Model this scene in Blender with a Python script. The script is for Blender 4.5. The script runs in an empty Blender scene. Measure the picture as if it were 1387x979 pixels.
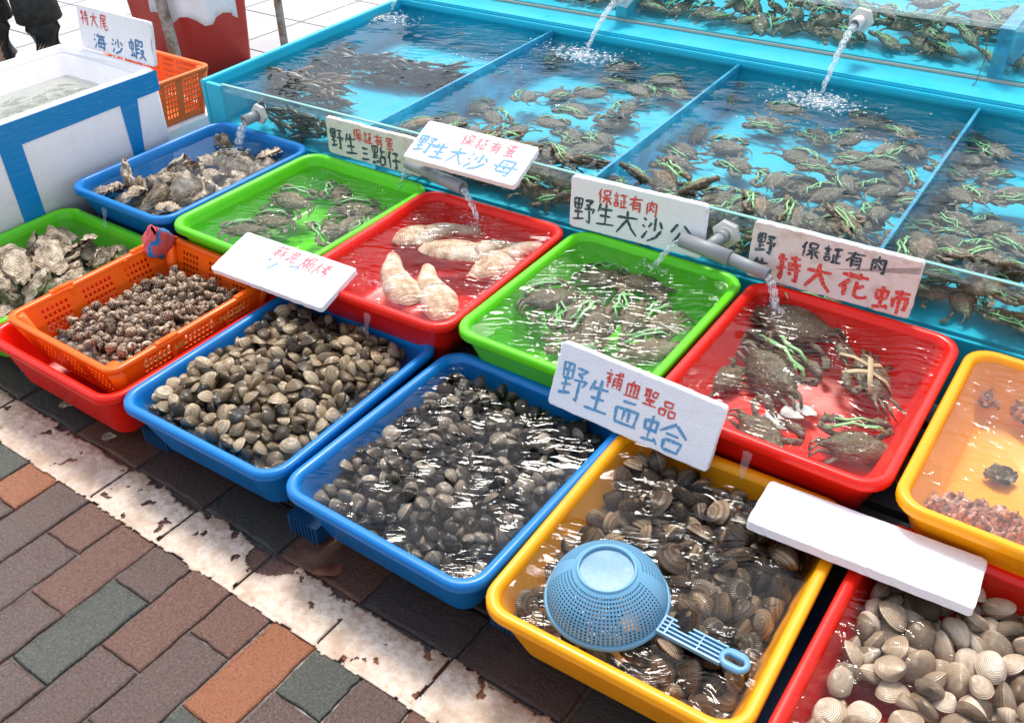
import bpy, bmesh, math, random
from mathutils import Vector, Matrix, Quaternion, Euler, noise

PI = math.pi
R = math.radians
sc = bpy.context.scene
COL = sc.collection
random.seed(7)

# ------------------------------------------------------------------ camera
cam_data = bpy.data.cameras.new('camera')
cam_data.sensor_width = 36
cam_data.lens = 36 * 1277.683 / 1387
cam_data.clip_start, cam_data.clip_end = .05, 500
cam = bpy.data.objects.new('camera', cam_data)
cam.location = (1.46976, -.61519, 1.30852)
cam.rotation_euler = (.939038, .016684, .608454)
COL.objects.link(cam)
sc.camera = cam

# ------------------------------------------------------------------ sky, sun, exposure
SUN_EL, SUN_AZ = R(60), R(-33)            # azimuth measured from +Y towards +X
world = bpy.data.worlds.new('World')
sc.world = world
world.use_nodes = True
wn = world.node_tree
sky = wn.nodes.new('ShaderNodeTexSky')
sky.sky_type = 'NISHITA'
sky.sun_disc = False
sky.sun_elevation = SUN_EL
sky.sun_rotation = SUN_AZ
sky.air_density, sky.dust_density, sky.ozone_density = 1.0, 1.5, 1.0
hs = wn.nodes.new('ShaderNodeHueSaturation')          # thin white overcast: the same sky, less blue
hs.inputs['Saturation'].default_value = .45
wn.links.new(sky.outputs[0], hs.inputs['Color'])
wn.links.new(hs.outputs[0], wn.nodes['Background'].inputs[0])
wn.nodes['Background'].inputs[1].default_value = .15
sun_data = bpy.data.lights.new('sun', 'SUN')
sun_data.energy = 1.6
sun_data.angle = R(14)
sun_data.color = (1, .93, .82)
sun = bpy.data.objects.new('sun', sun_data)
sun.rotation_euler = Vector((math.sin(SUN_AZ) * math.cos(SUN_EL), math.cos(SUN_AZ) * math.cos(SUN_EL), math.sin(SUN_EL))).to_track_quat('Z', 'Y').to_euler()
COL.objects.link(sun)
sc.view_settings.view_transform = 'Standard'
sc.view_settings.look = 'None'
sc.view_settings.exposure = 1.2
sc.view_settings.gamma = 1
sc.cycles.transparent_max_bounces = 16
sc.cycles.max_bounces = 7
sc.cycles.diffuse_bounces = 3
sc.cycles.glossy_bounces = 3
sc.cycles.sample_clamp_indirect = 6
sc.cycles.caustics_reflective = False
sc.cycles.caustics_refractive = False
# ------------------------------------------------------------------ helpers: objects
def link(o, parent=None):
    COL.objects.link(o)
    if parent is not None: o.parent = parent
    return o

def tag(o, label=None, cat=None, group=None, kind=None):
    for k, v in (('label', label), ('category', cat), ('group', group), ('kind', kind)):
        if v: o[k] = v
    return o

def mesh_obj(name, me, mat=None, parent=None, **t):
    if mat is not None and not me.materials: me.materials.append(mat)
    o = bpy.data.objects.new(name, me)
    link(o, parent)
    return tag(o, **t)

def empty(name, loc=(0, 0, 0), rot=(0, 0, 0), **t):
    o = bpy.data.objects.new(name, None)
    o.empty_display_size = .05
    o.location, o.rotation_euler = loc, rot
    return tag(link(o), **t)

def copy_tree(o, parent=None):
    c = o.copy()
    COL.objects.link(c)
    if parent is not None: c.parent = parent
    for ch in [x for x in o.children]:
        copy_tree(ch, c)
    return c

# ------------------------------------------------------------------ helpers: shaders
class Mat:
    def __init__(s, name, rough=.5, color=(.5, .5, .5), **kw):
        s.m = bpy.data.materials.new(name)
        s.m.use_nodes = True
        s.t = s.m.node_tree
        s.b = s.t.nodes['Principled BSDF']
        s.b.inputs['Roughness'].default_value = rough
        s.b.inputs['Base Color'].default_value = (*color, 1)
        for k, v in kw.items():
            s.b.inputs[k.replace('_', ' ')].default_value = v
    def n(s, kind, ins=None, **props):
        nd = s.t.nodes.new('ShaderNode' + kind)
        for k, v in props.items(): setattr(nd, k, v)
        for k, v in (ins or {}).items():
            sock = nd.inputs[k]
            if isinstance(v, bpy.types.NodeSocket): s.t.links.new(v, sock)
            else: sock.default_value = v
        return nd
    def ramp(s, fac, stops, interp='LINEAR'):
        nd = s.t.nodes.new('ShaderNodeValToRGB')
        cr = nd.color_ramp; cr.interpolation = interp
        while len(cr.elements) < len(stops): cr.elements.new(.5)
        for e, (p, c) in zip(cr.elements, stops):
            e.position = p; e.color = (*c, 1) if len(c) == 3 else c
        s.t.links.new(fac, nd.inputs[0])
        return nd.outputs[0]
    def mix(s, f, a, b, mode='MIX'):
        nd = s.n('Mix', data_type='RGBA', blend_type=mode)
        for i, v in ((0, f), (6, a), (7, b)):
            if isinstance(v, bpy.types.NodeSocket): s.t.links.new(v, nd.inputs[i])
            else: nd.inputs[i].default_value = v if i == 0 else (*v, 1)
        return nd.outputs[2]
    def math(s, op, a, b=0.0, clamp=False):
        nd = s.n('Math', {0: a, 1: b}, operation=op); nd.use_clamp = clamp
        return nd.outputs[0]
    def noise(s, scale, vec=None, detail=3, rough=.55, **k):
        ins = {'Scale': scale, 'Detail': detail, 'Roughness': rough}
        if vec is not None: ins['Vector'] = vec
        return s.n('TexNoise', ins, **k).outputs['Fac']
    def front(s, f): return s.math('MULTIPLY', f, s.math('SUBTRACT', 1.0, s.n('NewGeometry').outputs['Backfacing']), True)
    def obj(s): return s.n('TexCoord').outputs['Object']
    def uv(s): return s.n('TexCoord').outputs['UV']
    def pos(s): return s.n('NewGeometry').outputs['Position']
    def rnd(s): return s.n('ObjectInfo').outputs['Random']
    def color(s, c): s.t.links.new(c, s.b.inputs['Base Color']); return s
    def rough(s, c): s.t.links.new(c, s.b.inputs['Roughness']); return s
    def bump(s, h, strength=.3, dist=.002, normal=None):
        ins = {'Height': h, 'Strength': strength, 'Distance': dist}
        if normal is not None: ins['Normal'] = normal
        nd = s.n('Bump', ins); s.t.links.new(nd.outputs[0], s.b.inputs['Normal']); return nd.outputs[0]

def plastic(name, c, rough=.3, dirt=.25):
    M = Mat(name, rough, c, Specular_IOR_Level=.32)
    o = M.pos()
    a = M.noise(9, o, 4)
    b = M.noise(160, o, 3)
    dark = tuple(x * .62 for x in c)
    scr = M.noise(420, M.n('Mapping', {'Vector': o, 'Rotation': (0, 0, .6), 'Scale': (.12, 1, 1)}).outputs[0], 3, .6)
    cc = M.mix(M.math('MULTIPLY', M.ramp(a, [(.42, (0, 0, 0)), (.72, (1, 1, 1))]), dirt), c, dark)
    cc = M.mix(M.math('MULTIPLY', M.ramp(scr, [(.62, (0, 0, 0)), (.70, (1, 1, 1))]), dirt * .5), cc, tuple(min(.8, x * .7 + .12) for x in c))
    grime = M.ramp(M.noise(34, o, 5, .7), [(.60, (0, 0, 0)), (.74, (1, 1, 1))])
    M.color(M.mix(M.math('MULTIPLY', grime, dirt * .7), cc, tuple(x * .4 + .03 for x in c)))
    M.rough(M.ramp(a, [(.3, (rough - .12,) * 3), (.7, (rough + .15,) * 3)]))
    drops = M.n('TexVoronoi', {'Vector': o, 'Scale': 130.0}, feature='F1').outputs['Distance']
    dd = M.ramp(drops, [(.0, (1, 1, 1)), (.22, (0, 0, 0))])
    h = M.math('ADD', M.math('MULTIPLY', dd, .35), M.math('MULTIPLY', b, .25))
    M.bump(h, .12, .002)
    return M.m

def shell_mat(name, pale, mid, dark, rings=28, ribs=0, tint=.5, wet=.22, bumpd=.0012, radial_dark=.3):
    M = Mat(name, wet, mid, Specular_IOR_Level=.45)
    uv = M.uv()
    sx = M.n('SeparateXYZ', {0: uv})
    r = M.rnd(); o = M.obj()
    nz = M.noise(90, o, 4, .6)
    big = M.n('TexNoise', {'Scale': 26.0, 'Detail': 3.0, 'W': M.math('MULTIPLY', r, 40.0), 'Vector': o}, noise_dimensions='4D').outputs['Fac']
    v = M.math('ADD', sx.outputs[1], M.math('MULTIPLY', nz, .05))
    ring = M.math('SINE', M.math('MULTIPLY', v, float(rings) * 2 * PI / 2))
    ring = M.math('ADD', M.math('MULTIPLY', ring, .5), .5)
    ring2 = M.math('ADD', M.math('MULTIPLY', M.math('SINE', M.math('MULTIPLY', v, 23.0)), .5), .5)
    base = M.ramp(M.math('ADD', M.math('MULTIPLY', big, .45), M.math('MULTIPLY', r, tint)), [(.24, dark), (.50, mid), (.86, pale)])
    c = M.mix(M.math('MULTIPLY', ring, .35), base, dark)
    c = M.mix(M.math('MULTIPLY', ring2, radial_dark), c, tuple(x * .5 for x in dark))
    c = M.mix(M.ramp(sx.outputs[1], [(0, (.8,) * 3), (.25, (0, 0, 0))]), c, pale)
    h = M.math('MULTIPLY', ring, .5)
    if ribs:
        rb = M.math('ABSOLUTE', M.math('SINE', M.math('MULTIPLY', sx.outputs[0], PI * ribs)))
        c = M.mix(M.math('MULTIPLY', M.math('SUBTRACT', 1.0, rb), .26), c, tuple(x * .45 for x in dark))
        h = M.math('ADD', h, M.math('MULTIPLY', rb, 1.6))
    c = M.mix(M.math('MULTIPLY', M.ramp(nz, [(.5, (0, 0, 0)), (.7, (1, 1, 1))]), .4), c, tuple(x * .55 for x in mid))
    M.color(c)
    M.bump(M.math('ADD', h, M.math('MULTIPLY', nz, .8)), .7, bumpd)
    return M.m

def water_mat(name, tint=(1, 1, 1), scale=22, dist=.006, milky=0.0, rough=.01, crest=0.0, wavelen=.02, gain=1.0, calm=(.42, .60)):
    """Thin clear water surface: soft swell of noise plus, in patches, short parallel ripples."""
    m = bpy.data.materials.new(name); m.use_nodes = True
    M = Mat.__new__(Mat); M.m = m; M.t = m.node_tree
    M.t.nodes.remove(M.t.nodes['Principled BSDF'])
    out = M.t.nodes['Material Output']
    p = M.n('Mapping', {'Vector': M.pos(), 'Rotation': (0, 0, R(-24))}).outputs[0]
    a = M.noise(scale, p, 1, .5)
    nrm = M.n('Bump', {'Height': a, 'Strength': 1.0, 'Distance': dist}).outputs[0]
    if crest:
        w1 = M.n('TexNoise', {'Vector': p, 'Scale': 7.0, 'Detail': 1.0}).outputs['Color']
        w1 = M.n('VectorMath', {0: w1, 3: .085}, operation='SCALE').outputs[0]
        q = M.n('VectorMath', {0: p, 1: w1}, operation='ADD').outputs[0]
        q = M.n('Mapping', {'Vector': q, 'Scale': (.20, 1, 1)}).outputs[0]
        wv = M.noise(1.0 / wavelen, q, 1.6, .5)
        mask = M.ramp(M.noise(6.5, M.pos(), 1), [(calm[0], (0, 0, 0)), (calm[1], (1, 1, 1))])
        nrm = M.n('Bump', {'Height': M.math('MULTIPLY', wv, mask), 'Strength': 1.0, 'Distance': crest, 'Normal': nrm}).outputs[0]
    gl = M.n('BsdfGlossy', {'Color': (1, 1, 1, 1), 'Roughness': rough, 'Normal': nrm}).outputs[0]
    tr = M.n('BsdfTransparent', {'Color': (*tint, 1)}).outputs[0]
    fr = M.math('MULTIPLY', M.n('Fresnel', {'IOR': 1.33}).outputs[0], gain, True)
    if milky:
        df = M.n('BsdfDiffuse', {'Color': (.85, .88, .85, 1)}).outputs[0]
        tr = M.n('MixShader', {0: milky, 1: tr, 2: df}).outputs[0]
    M.t.links.new(M.n('MixShader', {0: fr, 1: tr, 2: gl}).outputs[0], out.inputs['Surface'])
    return m

def glass_mat(name, tint=(.93, .985, .975), body=.05, body_col=(.35, .6, .55), rough=.02):
    m = bpy.data.materials.new(name); m.use_nodes = True
    M = Mat.__new__(Mat); M.m = m; M.t = m.node_tree
    M.t.nodes.remove(M.t.nodes['Principled BSDF'])
    out = M.t.nodes['Material Output']
    o = M.pos()
    sm = M.noise(14, o, 4)
    tr = M.n('BsdfTransparent', {'Color': (*tint, 1)}).outputs[0]
    df = M.n('BsdfDiffuse', {'Color': (*body_col, 1)}).outputs[0]
    k = M.math('MULTIPLY', M.ramp(sm, [(.35, (.4,) * 3), (.7, (1, 1, 1))]), body)
    tr = M.n('MixShader', {0: k, 1: tr, 2: df}).outputs[0]
    gl = M.n('BsdfGlossy', {'Roughness': rough}).outputs[0]
    fr = M.front(M.n('Fresnel', {'IOR': 1.45}).outputs[0])
    M.t.links.new(M.n('MixShader', {0: fr, 1: tr, 2: gl}).outputs[0], out.inputs['Surface'])
    return m

def stream_mat(name):
    m = bpy.data.materials.new(name); m.use_nodes = True
    M = Mat.__new__(Mat); M.m = m; M.t = m.node_tree
    M.t.nodes.remove(M.t.nodes['Principled BSDF'])
    out = M.t.nodes['Material Output']
    p = M.n('Mapping', {'Vector': M.obj(), 'Scale': (1, 1, .12)}).outputs[0]
    a = M.noise(240, p, 3)
    bp = M.n('Bump', {'Height': a, 'Strength': .9, 'Distance': .004}).outputs[0]
    tr = M.n('BsdfTransparent', {'Color': (.93, .97, .98, 1)}).outputs[0]
    df = M.n('BsdfDiffuse', {'Color': (.9, .95, .97, 1), 'Normal': bp}).outputs[0]
    gl = M.n('BsdfGlossy', {'Roughness': .04, 'Normal': bp}).outputs[0]
    k = M.ramp(a, [(.42, (.08,) * 3), (.62, (.75,) * 3)])
    s1 = M.n('MixShader', {0: k, 1: tr, 2: df}).outputs[0]
    fr = M.front(M.n('LayerWeight', {'Blend': .35, 'Normal': bp}).outputs['Fresnel'])
    M.t.links.new(M.n('MixShader', {0: fr, 1: s1, 2: gl}).outputs[0], out.inputs['Surface'])
    return m

BLUE = plastic('blue_plastic', (.003, .17, .50))
RED = plastic('red_plastic', (.80, .012, .004))
GREEN = plastic('green_plastic', (.11, .60, .008))
YELLOW = plastic('yellow_plastic', (.92, .35, .004))
ORANGE = plastic('orange_plastic', (.92, .125, .004))
TANKBLUE = plastic('blue_fibreglass', (.020, .45, .62), .38, .25)
BLACKP = plastic('black_plastic', (.05, .055, .065), .4)
GREY_PVC = plastic('grey_pipe_plastic', (.27, .285, .30), .35, .4)
WHITE_PVC = plastic('white_nut_plastic', (.72, .68, .64), .35, .5)
COLANDER = plastic('pale_blue_plastic', (.12, .30, .46), .35, .1)

def foam_mat(name, c, dirt):
    M = Mat(name, .75, c)
    o = M.obj()
    vor = M.n('TexVoronoi', {'Vector': o, 'Scale': 260.0}, feature='F1').outputs['Distance']
    nz = M.noise(30, o, 5)
    M.color(M.mix(M.math('MULTIPLY', M.ramp(nz, [(.5, (0, 0, 0)), (.75, (1, 1, 1))]), dirt), c, (.42, .33, .24)))
    M.bump(M.math('ADD', vor, M.math('MULTIPLY', nz, 1.2)), .5, .0012)
    return M.m
FOAM = foam_mat('white_foam', (.80, .79, .82), .12)
FOAM_DIRTY = foam_mat('aged_foam', (.70, .64, .60), .75)

def ink_mat(name, c):
    M = Mat(name, .6, c)
    a = M.noise(220, M.obj(), 3)
    M.color(M.mix(M.ramp(a, [(.52, (0, 0, 0)), (.66, (1, 1, 1))]), c, tuple(min(.8, x * .6 + .26) for x in c)))
    return M.m
INK_RED = ink_mat('red_marker', (.62, .045, .03))
INK_BLUE = ink_mat('blue_marker', (.03, .15, .33))
INK_BLACK = ink_mat('dark_marker', (.015, .05, .065))
INK_FADED = ink_mat('faded_blue_marker', (.08, .28, .50))
INK_PINK = ink_mat('faded_red_marker', (.68, .13, .16))

CLAM_BROWN = shell_mat('brown_clam_shell', (.64, .49, .31), (.20, .135, .072), (.022, .017, .012), 26, tint=.66, wet=.14)
CLAM_DARK = shell_mat('dark_clam_shell', (.54, .43, .32), (.085, .060, .040), (.006, .0045, .0035), 20, tint=.56, wet=.12)
CLAM_ARK = shell_mat('ark_clam_shell', (.44, .30, .18), (.155, .098, .058), (.025, .017, .011), 10, ribs=38, tint=.6, wet=.15, bumpd=.0008)
CLAM_PALE = shell_mat('pale_clam_shell', (.80, .63, .48), (.56, .40, .27), (.20, .13, .08), 30, tint=.8, wet=.15, radial_dark=.12)

def snail_mat():
    M = Mat('turban_snail_shell', .3, (.2, .14, .1), Specular_IOR_Level=.55)
    uv = M.n('SeparateXYZ', {0: M.uv()}); o = M.obj(); r = M.rnd()
    stripe = M.math('ADD', M.math('MULTIPLY', M.math('SINE', M.math('MULTIPLY', uv.outputs[1], 9.0)), .5), .5)
    spiral = M.math('ABSOLUTE', M.math('SINE', M.math('MULTIPLY', uv.outputs[0], 14.0)))
    nz = M.noise(160, o, 3)
    f = M.math('ADD', M.math('MULTIPLY', M.math('MULTIPLY', stripe, spiral), .32), M.math('MULTIPLY', nz, .85))
    c = M.ramp(f, [(.34, (.040, .026, .017)), (.50, (.20, .125, .075)), (.70, (.56, .42, .30))])
    c = M.mix(M.math('MULTIPLY', M.ramp(r, [(.86, (0, 0, 0)), (.93, (1, 1, 1))]), .55), c, (.42, .27, .16))
    M.color(c); M.bump(M.math('ADD', spiral, nz), .6, .001)
    return M.m
SNAIL = snail_mat()

def oyster_mat():
    M = Mat('oyster_shell', .28, (.3, .26, .2), Specular_IOR_Level=.5)
    o = M.obj(); r = M.rnd(); uv = M.n('SeparateXYZ', {0: M.uv()})
    n1 = M.n('TexNoise', {'Scale': 38.0, 'Detail': 6.0, 'Roughness': .68, 'W': M.math('MULTIPLY', r, 30.0), 'Vector': o}, noise_dimensions='4D').outputs['Fac']
    n2 = M.noise(140, o, 5, .7)
    ring = M.math('ADD', M.math('MULTIPLY', M.math('SINE', M.math('MULTIPLY', M.math('ADD', uv.outputs[1], M.math('MULTIPLY', n1, .25)), 62.0)), .5), .5)
    f = M.math('ADD', M.math('MULTIPLY', n1, .92), M.math('MULTIPLY', ring, .07))
    c = M.ramp(f, [(.32, (.050, .040, .030)), (.42, (.26, .19, .12)), (.52, (.52, .40, .28)), (.64, (.78, .68, .55))])
    c = M.mix(M.ramp(n2, [(.55, (0, 0, 0)), (.72, (.6,) * 3)]), c, (.10, .10, .075))
    M.color(c); M.bump(M.math('ADD', M.math('ADD', M.math('MULTIPLY', ring, .35), n2), n1), .9, .003)
    return M.m
OYSTER = oyster_mat()

def crab_mat(name, a, b, c3, spots=0.0):
    M = Mat(name, .26, a, Specular_IOR_Level=.5)
    o = M.obj(); r = M.rnd()
    n1 = M.noise(4.5, o, 5, .65); n2 = M.noise(19, o, 4, .65)
    c = M.ramp(M.math('ADD', M.math('MULTIPLY', n1, .85), M.math('MULTIPLY', r, .16)), [(.30, a), (.55, b), (.85, c3)])
    c = M.mix(M.ramp(n2, [(.56, (0, 0, 0)), (.72, (.30,) * 3)]), c, c3)
    M.color(c); M.bump(M.math('ADD', n1, M.math('MULTIPLY', n2, .3)), .45, .04)
    return M.m
CRAB = crab_mat('olive_crab_shell', (.082, .062, .034), (.165, .122, .070), (.34, .27, .185))
CRAB_LIMB = crab_mat('crab_limb_shell', (.085, .062, .038), (.18, .13, .082), (.42, .36, .29))
EYE = Mat('black_spot', .3, (.01, .01, .012)).m
SPOTRING = Mat('pale_spot_ring', .4, (.62, .60, .52)).m
TIE = Mat('green_straw_tie', .45, (.26, .52, .22)).m
TIE_TAN = Mat('tan_band', .6, (.52, .40, .24)).m
# ------------------------------------------------------------------ mesh builders
def new_mesh(name, verts, faces, smooth=True, uvs=None):
    me = bpy.data.meshes.new(name)
    me.from_pydata([tuple(v) for v in verts], [], faces)
    if uvs is not None:
        uv = me.uv_layers.new(name='UVMap')
        for poly in me.polygons:
            for li, vi in zip(poly.loop_indices, poly.vertices):
                uv.data[li].uv = uvs[vi]
    if smooth:
        me.polygons.foreach_set('use_smooth', [True] * len(me.polygons))
    me.update()
    return me

def valve_geo(L, H, T, side=1, n=7, m=22, apex=.34, skew=.06, ridge=0.0, wob=0.0, seed=0):
    V, F, U = [], [], []
    for j in range(n + 1):
        s = .12 + .88 * (j / n) ** .8 if j else 0.0
        for k in range(m):
            a = 2 * PI * k / m
            ca, sa = math.cos(a), math.sin(a)
            e = .92
            ox = .5 * L * math.copysign(abs(ca) ** e, ca)
            oy = .5 * H * math.copysign(abs(sa) ** e, sa) * (1.0 if sa < 0 else .86)
            ax, ay = -skew * L, apex * H
            x = ax * (1 - s) + ox * s
            y = ay * (1 - s) + oy * s
            z = T * .5 * max(0, 1 - s ** 2.1) ** .72
            if ridge and 0 < s < 1:
                z *= 1 + ridge * (1 if k % 2 else -1)
            if wob and s > 0:
                q = noise.noise(Vector((x * 40 + seed, y * 40, 3.1)))
                z += wob * q * s
            V.append((x, y, side * z)); U.append((k / m, s))
    for j in range(n):
        for k in range(m):
            a, b = j * m + k, j * m + (k + 1) % m
            c, d = b + m, a + m
            F.append((a, d, c, b) if side > 0 else (a, b, c, d))
    return V, F, U

def join_geo(parts):
    V, F, U = [], [], []
    for v, f, u in parts:
        o = len(V); V += list(v); F += [tuple(i + o for i in q) for q in f]; U += list(u)
    return V, F, U

def clam_geo(L, H, T, **k):
    return join_geo([valve_geo(L, H, T, 1, **k), valve_geo(L, H, T, -1, **k)])

def snail_geo(R, Hh, whorls=3.6, seg=13, ring=9):
    V, F, U = [], [], []
    N = int(whorls * seg)
    for i in range(N + 1):
        t = i / N
        ph = t * whorls * 2 * PI
        sc = (1 - t) ** 1.05 * .93 + .05
        cx = R * .52 * sc
        cz = Hh * (1 - sc) * .86 - Hh * .32
        tr = R * .60 * sc
        if i == 0: tr *= .8
        for k in range(ring):
            b = 2 * PI * k / ring
            rib = 1 + (.06 if k % 2 else -.03) + .02 * (i % 2)
            rr = cx + tr * math.cos(b) * rib
            V.append((rr * math.cos(ph), rr * math.sin(ph), cz + tr * 1.12 * math.sin(b) * rib))
            U.append((k / ring, t * 30))
    for i in range(N):
        for k in range(ring):
            a, b = i * ring + k, i * ring + (k + 1) % ring
            F.append((a, a + ring, b + ring, b))
    F.append(tuple(range(ring)))
    return V, F, U

def oyster_geo(L, W, T, seed, side=1, n=11, m=30):
    V, F, U = [], [], []
    rnd = random.Random(seed)
    p1, p2 = rnd.uniform(0, 6), rnd.uniform(0, 6)
    for j in range(n + 1):
        s = j / n
        for k in range(m):
            a = 2 * PI * k / m
            wave = 1 + .11 * math.sin(3 * a + p1) + .06 * math.sin(7 * a + p2) * s + .22 * noise.noise(Vector((math.cos(a) * 2.2, math.sin(a) * 2.2, seed))) + .10 * noise.noise(Vector((math.cos(a) * 7, math.sin(a) * 7, seed + s * 2)))
            ox = .5 * L * math.cos(a) * wave
            oy = .5 * W * math.sin(a) * wave * (1 - .35 * math.cos(a))
            ax = -.33 * L
            x, y = ax * (1 - s) + ox * s, oy * s
            step = (math.floor(s * 5 + .6 * noise.noise(Vector((x * 25, y * 25, seed)))) / 5)
            z = T * (.62 * (1 - s ** 2) ** .6 + .38 * (1 - step))
            z += T * (.85 * noise.noise(Vector((x * 30 + seed, y * 38, 0))) + .5 * noise.noise(Vector((x * 85, y * 110, seed))))
            z += T * .34 * math.sin(2.2 * a + p1 + 5 * s) * s + T * .28 * math.sin(11 * a + p2) * s * s
            if j == n: z -= T * .12
            V.append((x, y, side * z * (1 if side > 0 else .45))); U.append((k / m, s))
    for j in range(n):
        for k in range(m):
            a, b = j * m + k, j * m + (k + 1) % m
            c, d = b + m, a + m
            F.append((a, d, c, b) if side > 0 else (a, b, c, d))
    return V, F, U
# ------------------------------------------------------------------ shape helpers
def box_geo(lo, hi, V=None, F=None):
    V = [] if V is None else V; F = [] if F is None else F
    b = len(V)
    V += [(x, y, z) for x in (lo[0], hi[0]) for y in (lo[1], hi[1]) for z in (lo[2], hi[2])]
    F += [tuple(i + b for i in f) for f in ((0, 1, 3, 2), (4, 6, 7, 5), (0, 4, 5, 1), (2, 3, 7, 6), (0, 2, 6, 4), (1, 5, 7, 3))]
    return V, F

def box_mesh(name, boxes, bevel=0.0, seg=2):
    V, F = [], []
    for lo, hi in boxes: box_geo(lo, hi, V, F)
    me = bpy.data.meshes.new(name); me.from_pydata(V, [], F)
    if bevel:
        bm = bmesh.new(); bm.from_mesh(me)
        bmesh.ops.bevel(bm, geom=bm.edges[:], offset=bevel, segments=seg, affect='EDGES', profile=.5)
        for f in bm.faces: f.smooth = seg > 1
        bm.to_mesh(me); bm.free()
    return me

def tube_geo(path, radii, seg=10, cap=True, flat=1.0, up=(0, 0, 1)):
    V, F, U = [], [], []
    n = len(path); P = [Vector(p) for p in path]
    for i, p in enumerate(P):
        t = (P[min(n - 1, i + 1)] - P[max(0, i - 1)]).normalized()
        s = t.cross(Vector(up))
        if s.length < 1e-3: s = t.cross(Vector((1, 0, 0)))
        s.normalize(); u = s.cross(t)
        for k in range(seg):
            a = 2 * PI * k / seg
            q = p + s * math.cos(a) * radii[i] + u * math.sin(a) * radii[i] * flat
            V.append(tuple(q)); U.append((k / seg, i / max(1, n - 1)))
    for i in range(n - 1):
        for k in range(seg):
            a, b = i * seg + k, i * seg + (k + 1) % seg
            F.append((a, b, b + seg, a + seg))
    if cap:
        F.append(tuple(reversed(range(seg)))); F.append(tuple(range((n - 1) * seg, n * seg)))
    return V, F, U

def rloop(w, d, r, z, n=7, cx=None, cy=None):
    cx = w / 2 if cx is None else cx; cy = d / 2 if cy is None else cy
    out = []
    for qx, qy, a0 in ((1, 1, 0), (-1, 1, 90), (-1, -1, 180), (1, -1, 270)):
        for i in range(n):
            a = R(a0 + 90 * i / (n - 1))
            out.append((cx + qx * (w / 2 - r) + r * math.cos(a), cy + qy * (d / 2 - r) + r * math.sin(a), z))
    return out

def loft(loops, cap_first=True, cap_last=True):
    V, F = [], []; m = len(loops[0])
    for l in loops: V += l
    for j in range(len(loops) - 1):
        for k in range(m):
            a, b = j * m + k, j * m + (k + 1) % m
            F.append((a, b, b + m, a + m))
    if cap_first: F.append(tuple(reversed(range(m))))
    if cap_last: F.append(tuple(range((len(loops) - 1) * m, len(loops) * m)))
    return V, F

# ------------------------------------------------------------------ ground
def ground_mat(name):
    """Wet brick, with the worn white road line painted across it and the soaked strip under the trays (places on the ground)."""
    M = Mat(name, .5, (.2, .1, .08))
    p = M.pos(); r = M.rnd(); s = M.n('SeparateXYZ', {0: p}); x, y, z = s.outputs
    base = M.ramp(r, [(0, (.125, .052, .032)), (.28, (.088, .050, .040)), (.50, (.052, .058, .045)), (.72, (.27, .085, .028))], 'CONSTANT')
    n1 = M.noise(210, p, 5, .75); n2 = M.noise(13, p, 4); n3 = M.noise(60, p, 5, .65)
    c = M.mix(M.ramp(n1, [(.52, (0, 0, 0)), (.68, (.6,) * 3)]), base, (.24, .19, .17))
    c = M.mix(M.ramp(n1, [(.32, (.8,) * 3), (.45, (0, 0, 0))]), c, (.018, .014, .013))
    # soaked strip
    yy = M.math('ADD', y, M.math('MULTIPLY', M.math('SUBTRACT', n2, .5), .05))
    wet = M.ramp(yy, [(.088, (0, 0, 0)), (.112, (1, 1, 1))])
    c = M.mix(M.math('MULTIPLY', wet, .72), c, (.020, .012, .010))
    # worn paint
    edge = M.math('ADD', M.math('MULTIPLY', M.math('SUBTRACT', n2, .5), .07), M.math('MULTIPLY', M.math('SUBTRACT', n3, .5), .03))
    py = M.math('ADD', y, edge)
    lo = M.ramp(py, [(.000, (0, 0, 0)), (.004, (1, 1, 1))]); hi = M.ramp(py, [(.094, (1, 1, 1)), (.1, (0, 0, 0))])
    pm = M.math('MULTIPLY', lo, hi)
    chips = M.ramp(M.noise(36, M.n('Mapping', {'Vector': p, 'Scale': (1, 1.5, 1)}).outputs[0], 5, .62), [(.335, (0, 0, 0)), (.365, (1, 1, 1))])
    chips2 = M.ramp(M.noise(7, p, 2), [(.27, (0, 0, 0)), (.3, (1, 1, 1))])
    pm = M.math('MULTIPLY', pm, M.math('MULTIPLY', chips, chips2))
    pc = M.mix(M.ramp(n3, [(.42, (0, 0, 0)), (.75, (.7,) * 3)]), (.66, .56, .47), (.45, .31, .21))
    pc = M.mix(M.ramp(M.math('ADD', yy, M.math('MULTIPLY', n3, .04)), [(.085, (0, 0, 0)), (.125, (.8,) * 3)]), pc, (.20, .085, .04))
    zt = M.ramp(M.math('ADD', z, .02), [(.0145, (0, 0, 0)), (.0175, (1, 1, 1))])
    pm = M.math('MULTIPLY', pm, zt)
    pm = M.math('MULTIPLY', pm, .0)
    M.color(c)
    M.rough(M.mix(pm, M.mix(wet, M.ramp(n1, [(.36, (.07,) * 3), (.60, (.42,) * 3)]), (.16,) * 3), (.5,) * 3))
    M.bump(M.math('ADD', n1, M.math('MULTIPLY', n3, .6)), 1.0, .0030)
    return M.m

BRICKM = ground_mat('wet_brick')
def joint_mat():
    M = Mat('wet_joint_sand', .2, (.05, .04, .035))
    p = M.pos(); n = M.noise(150, p, 4)
    w = M.ramp(M.noise(18, p, 2), [(.45, (0, 0, 0)), (.6, (1, 1, 1))])
    M.color(M.mix(n, (.035, .028, .024), (.12, .10, .085)))
    M.rough(M.mix(w, (.08,) * 3, (.55,) * 3))
    M.bump(n, .5, .002)
    return M.m
JOINT = joint_mat()
gme = bpy.data.meshes.new('ground')
gme.from_pydata([(-60, -60, -.006), (60, -60, -.006), (60, 60, -.006), (-60, 60, -.006)], [], [(0, 1, 2, 3)])
ground = mesh_obj('ground', gme, JOINT, kind='structure')

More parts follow.
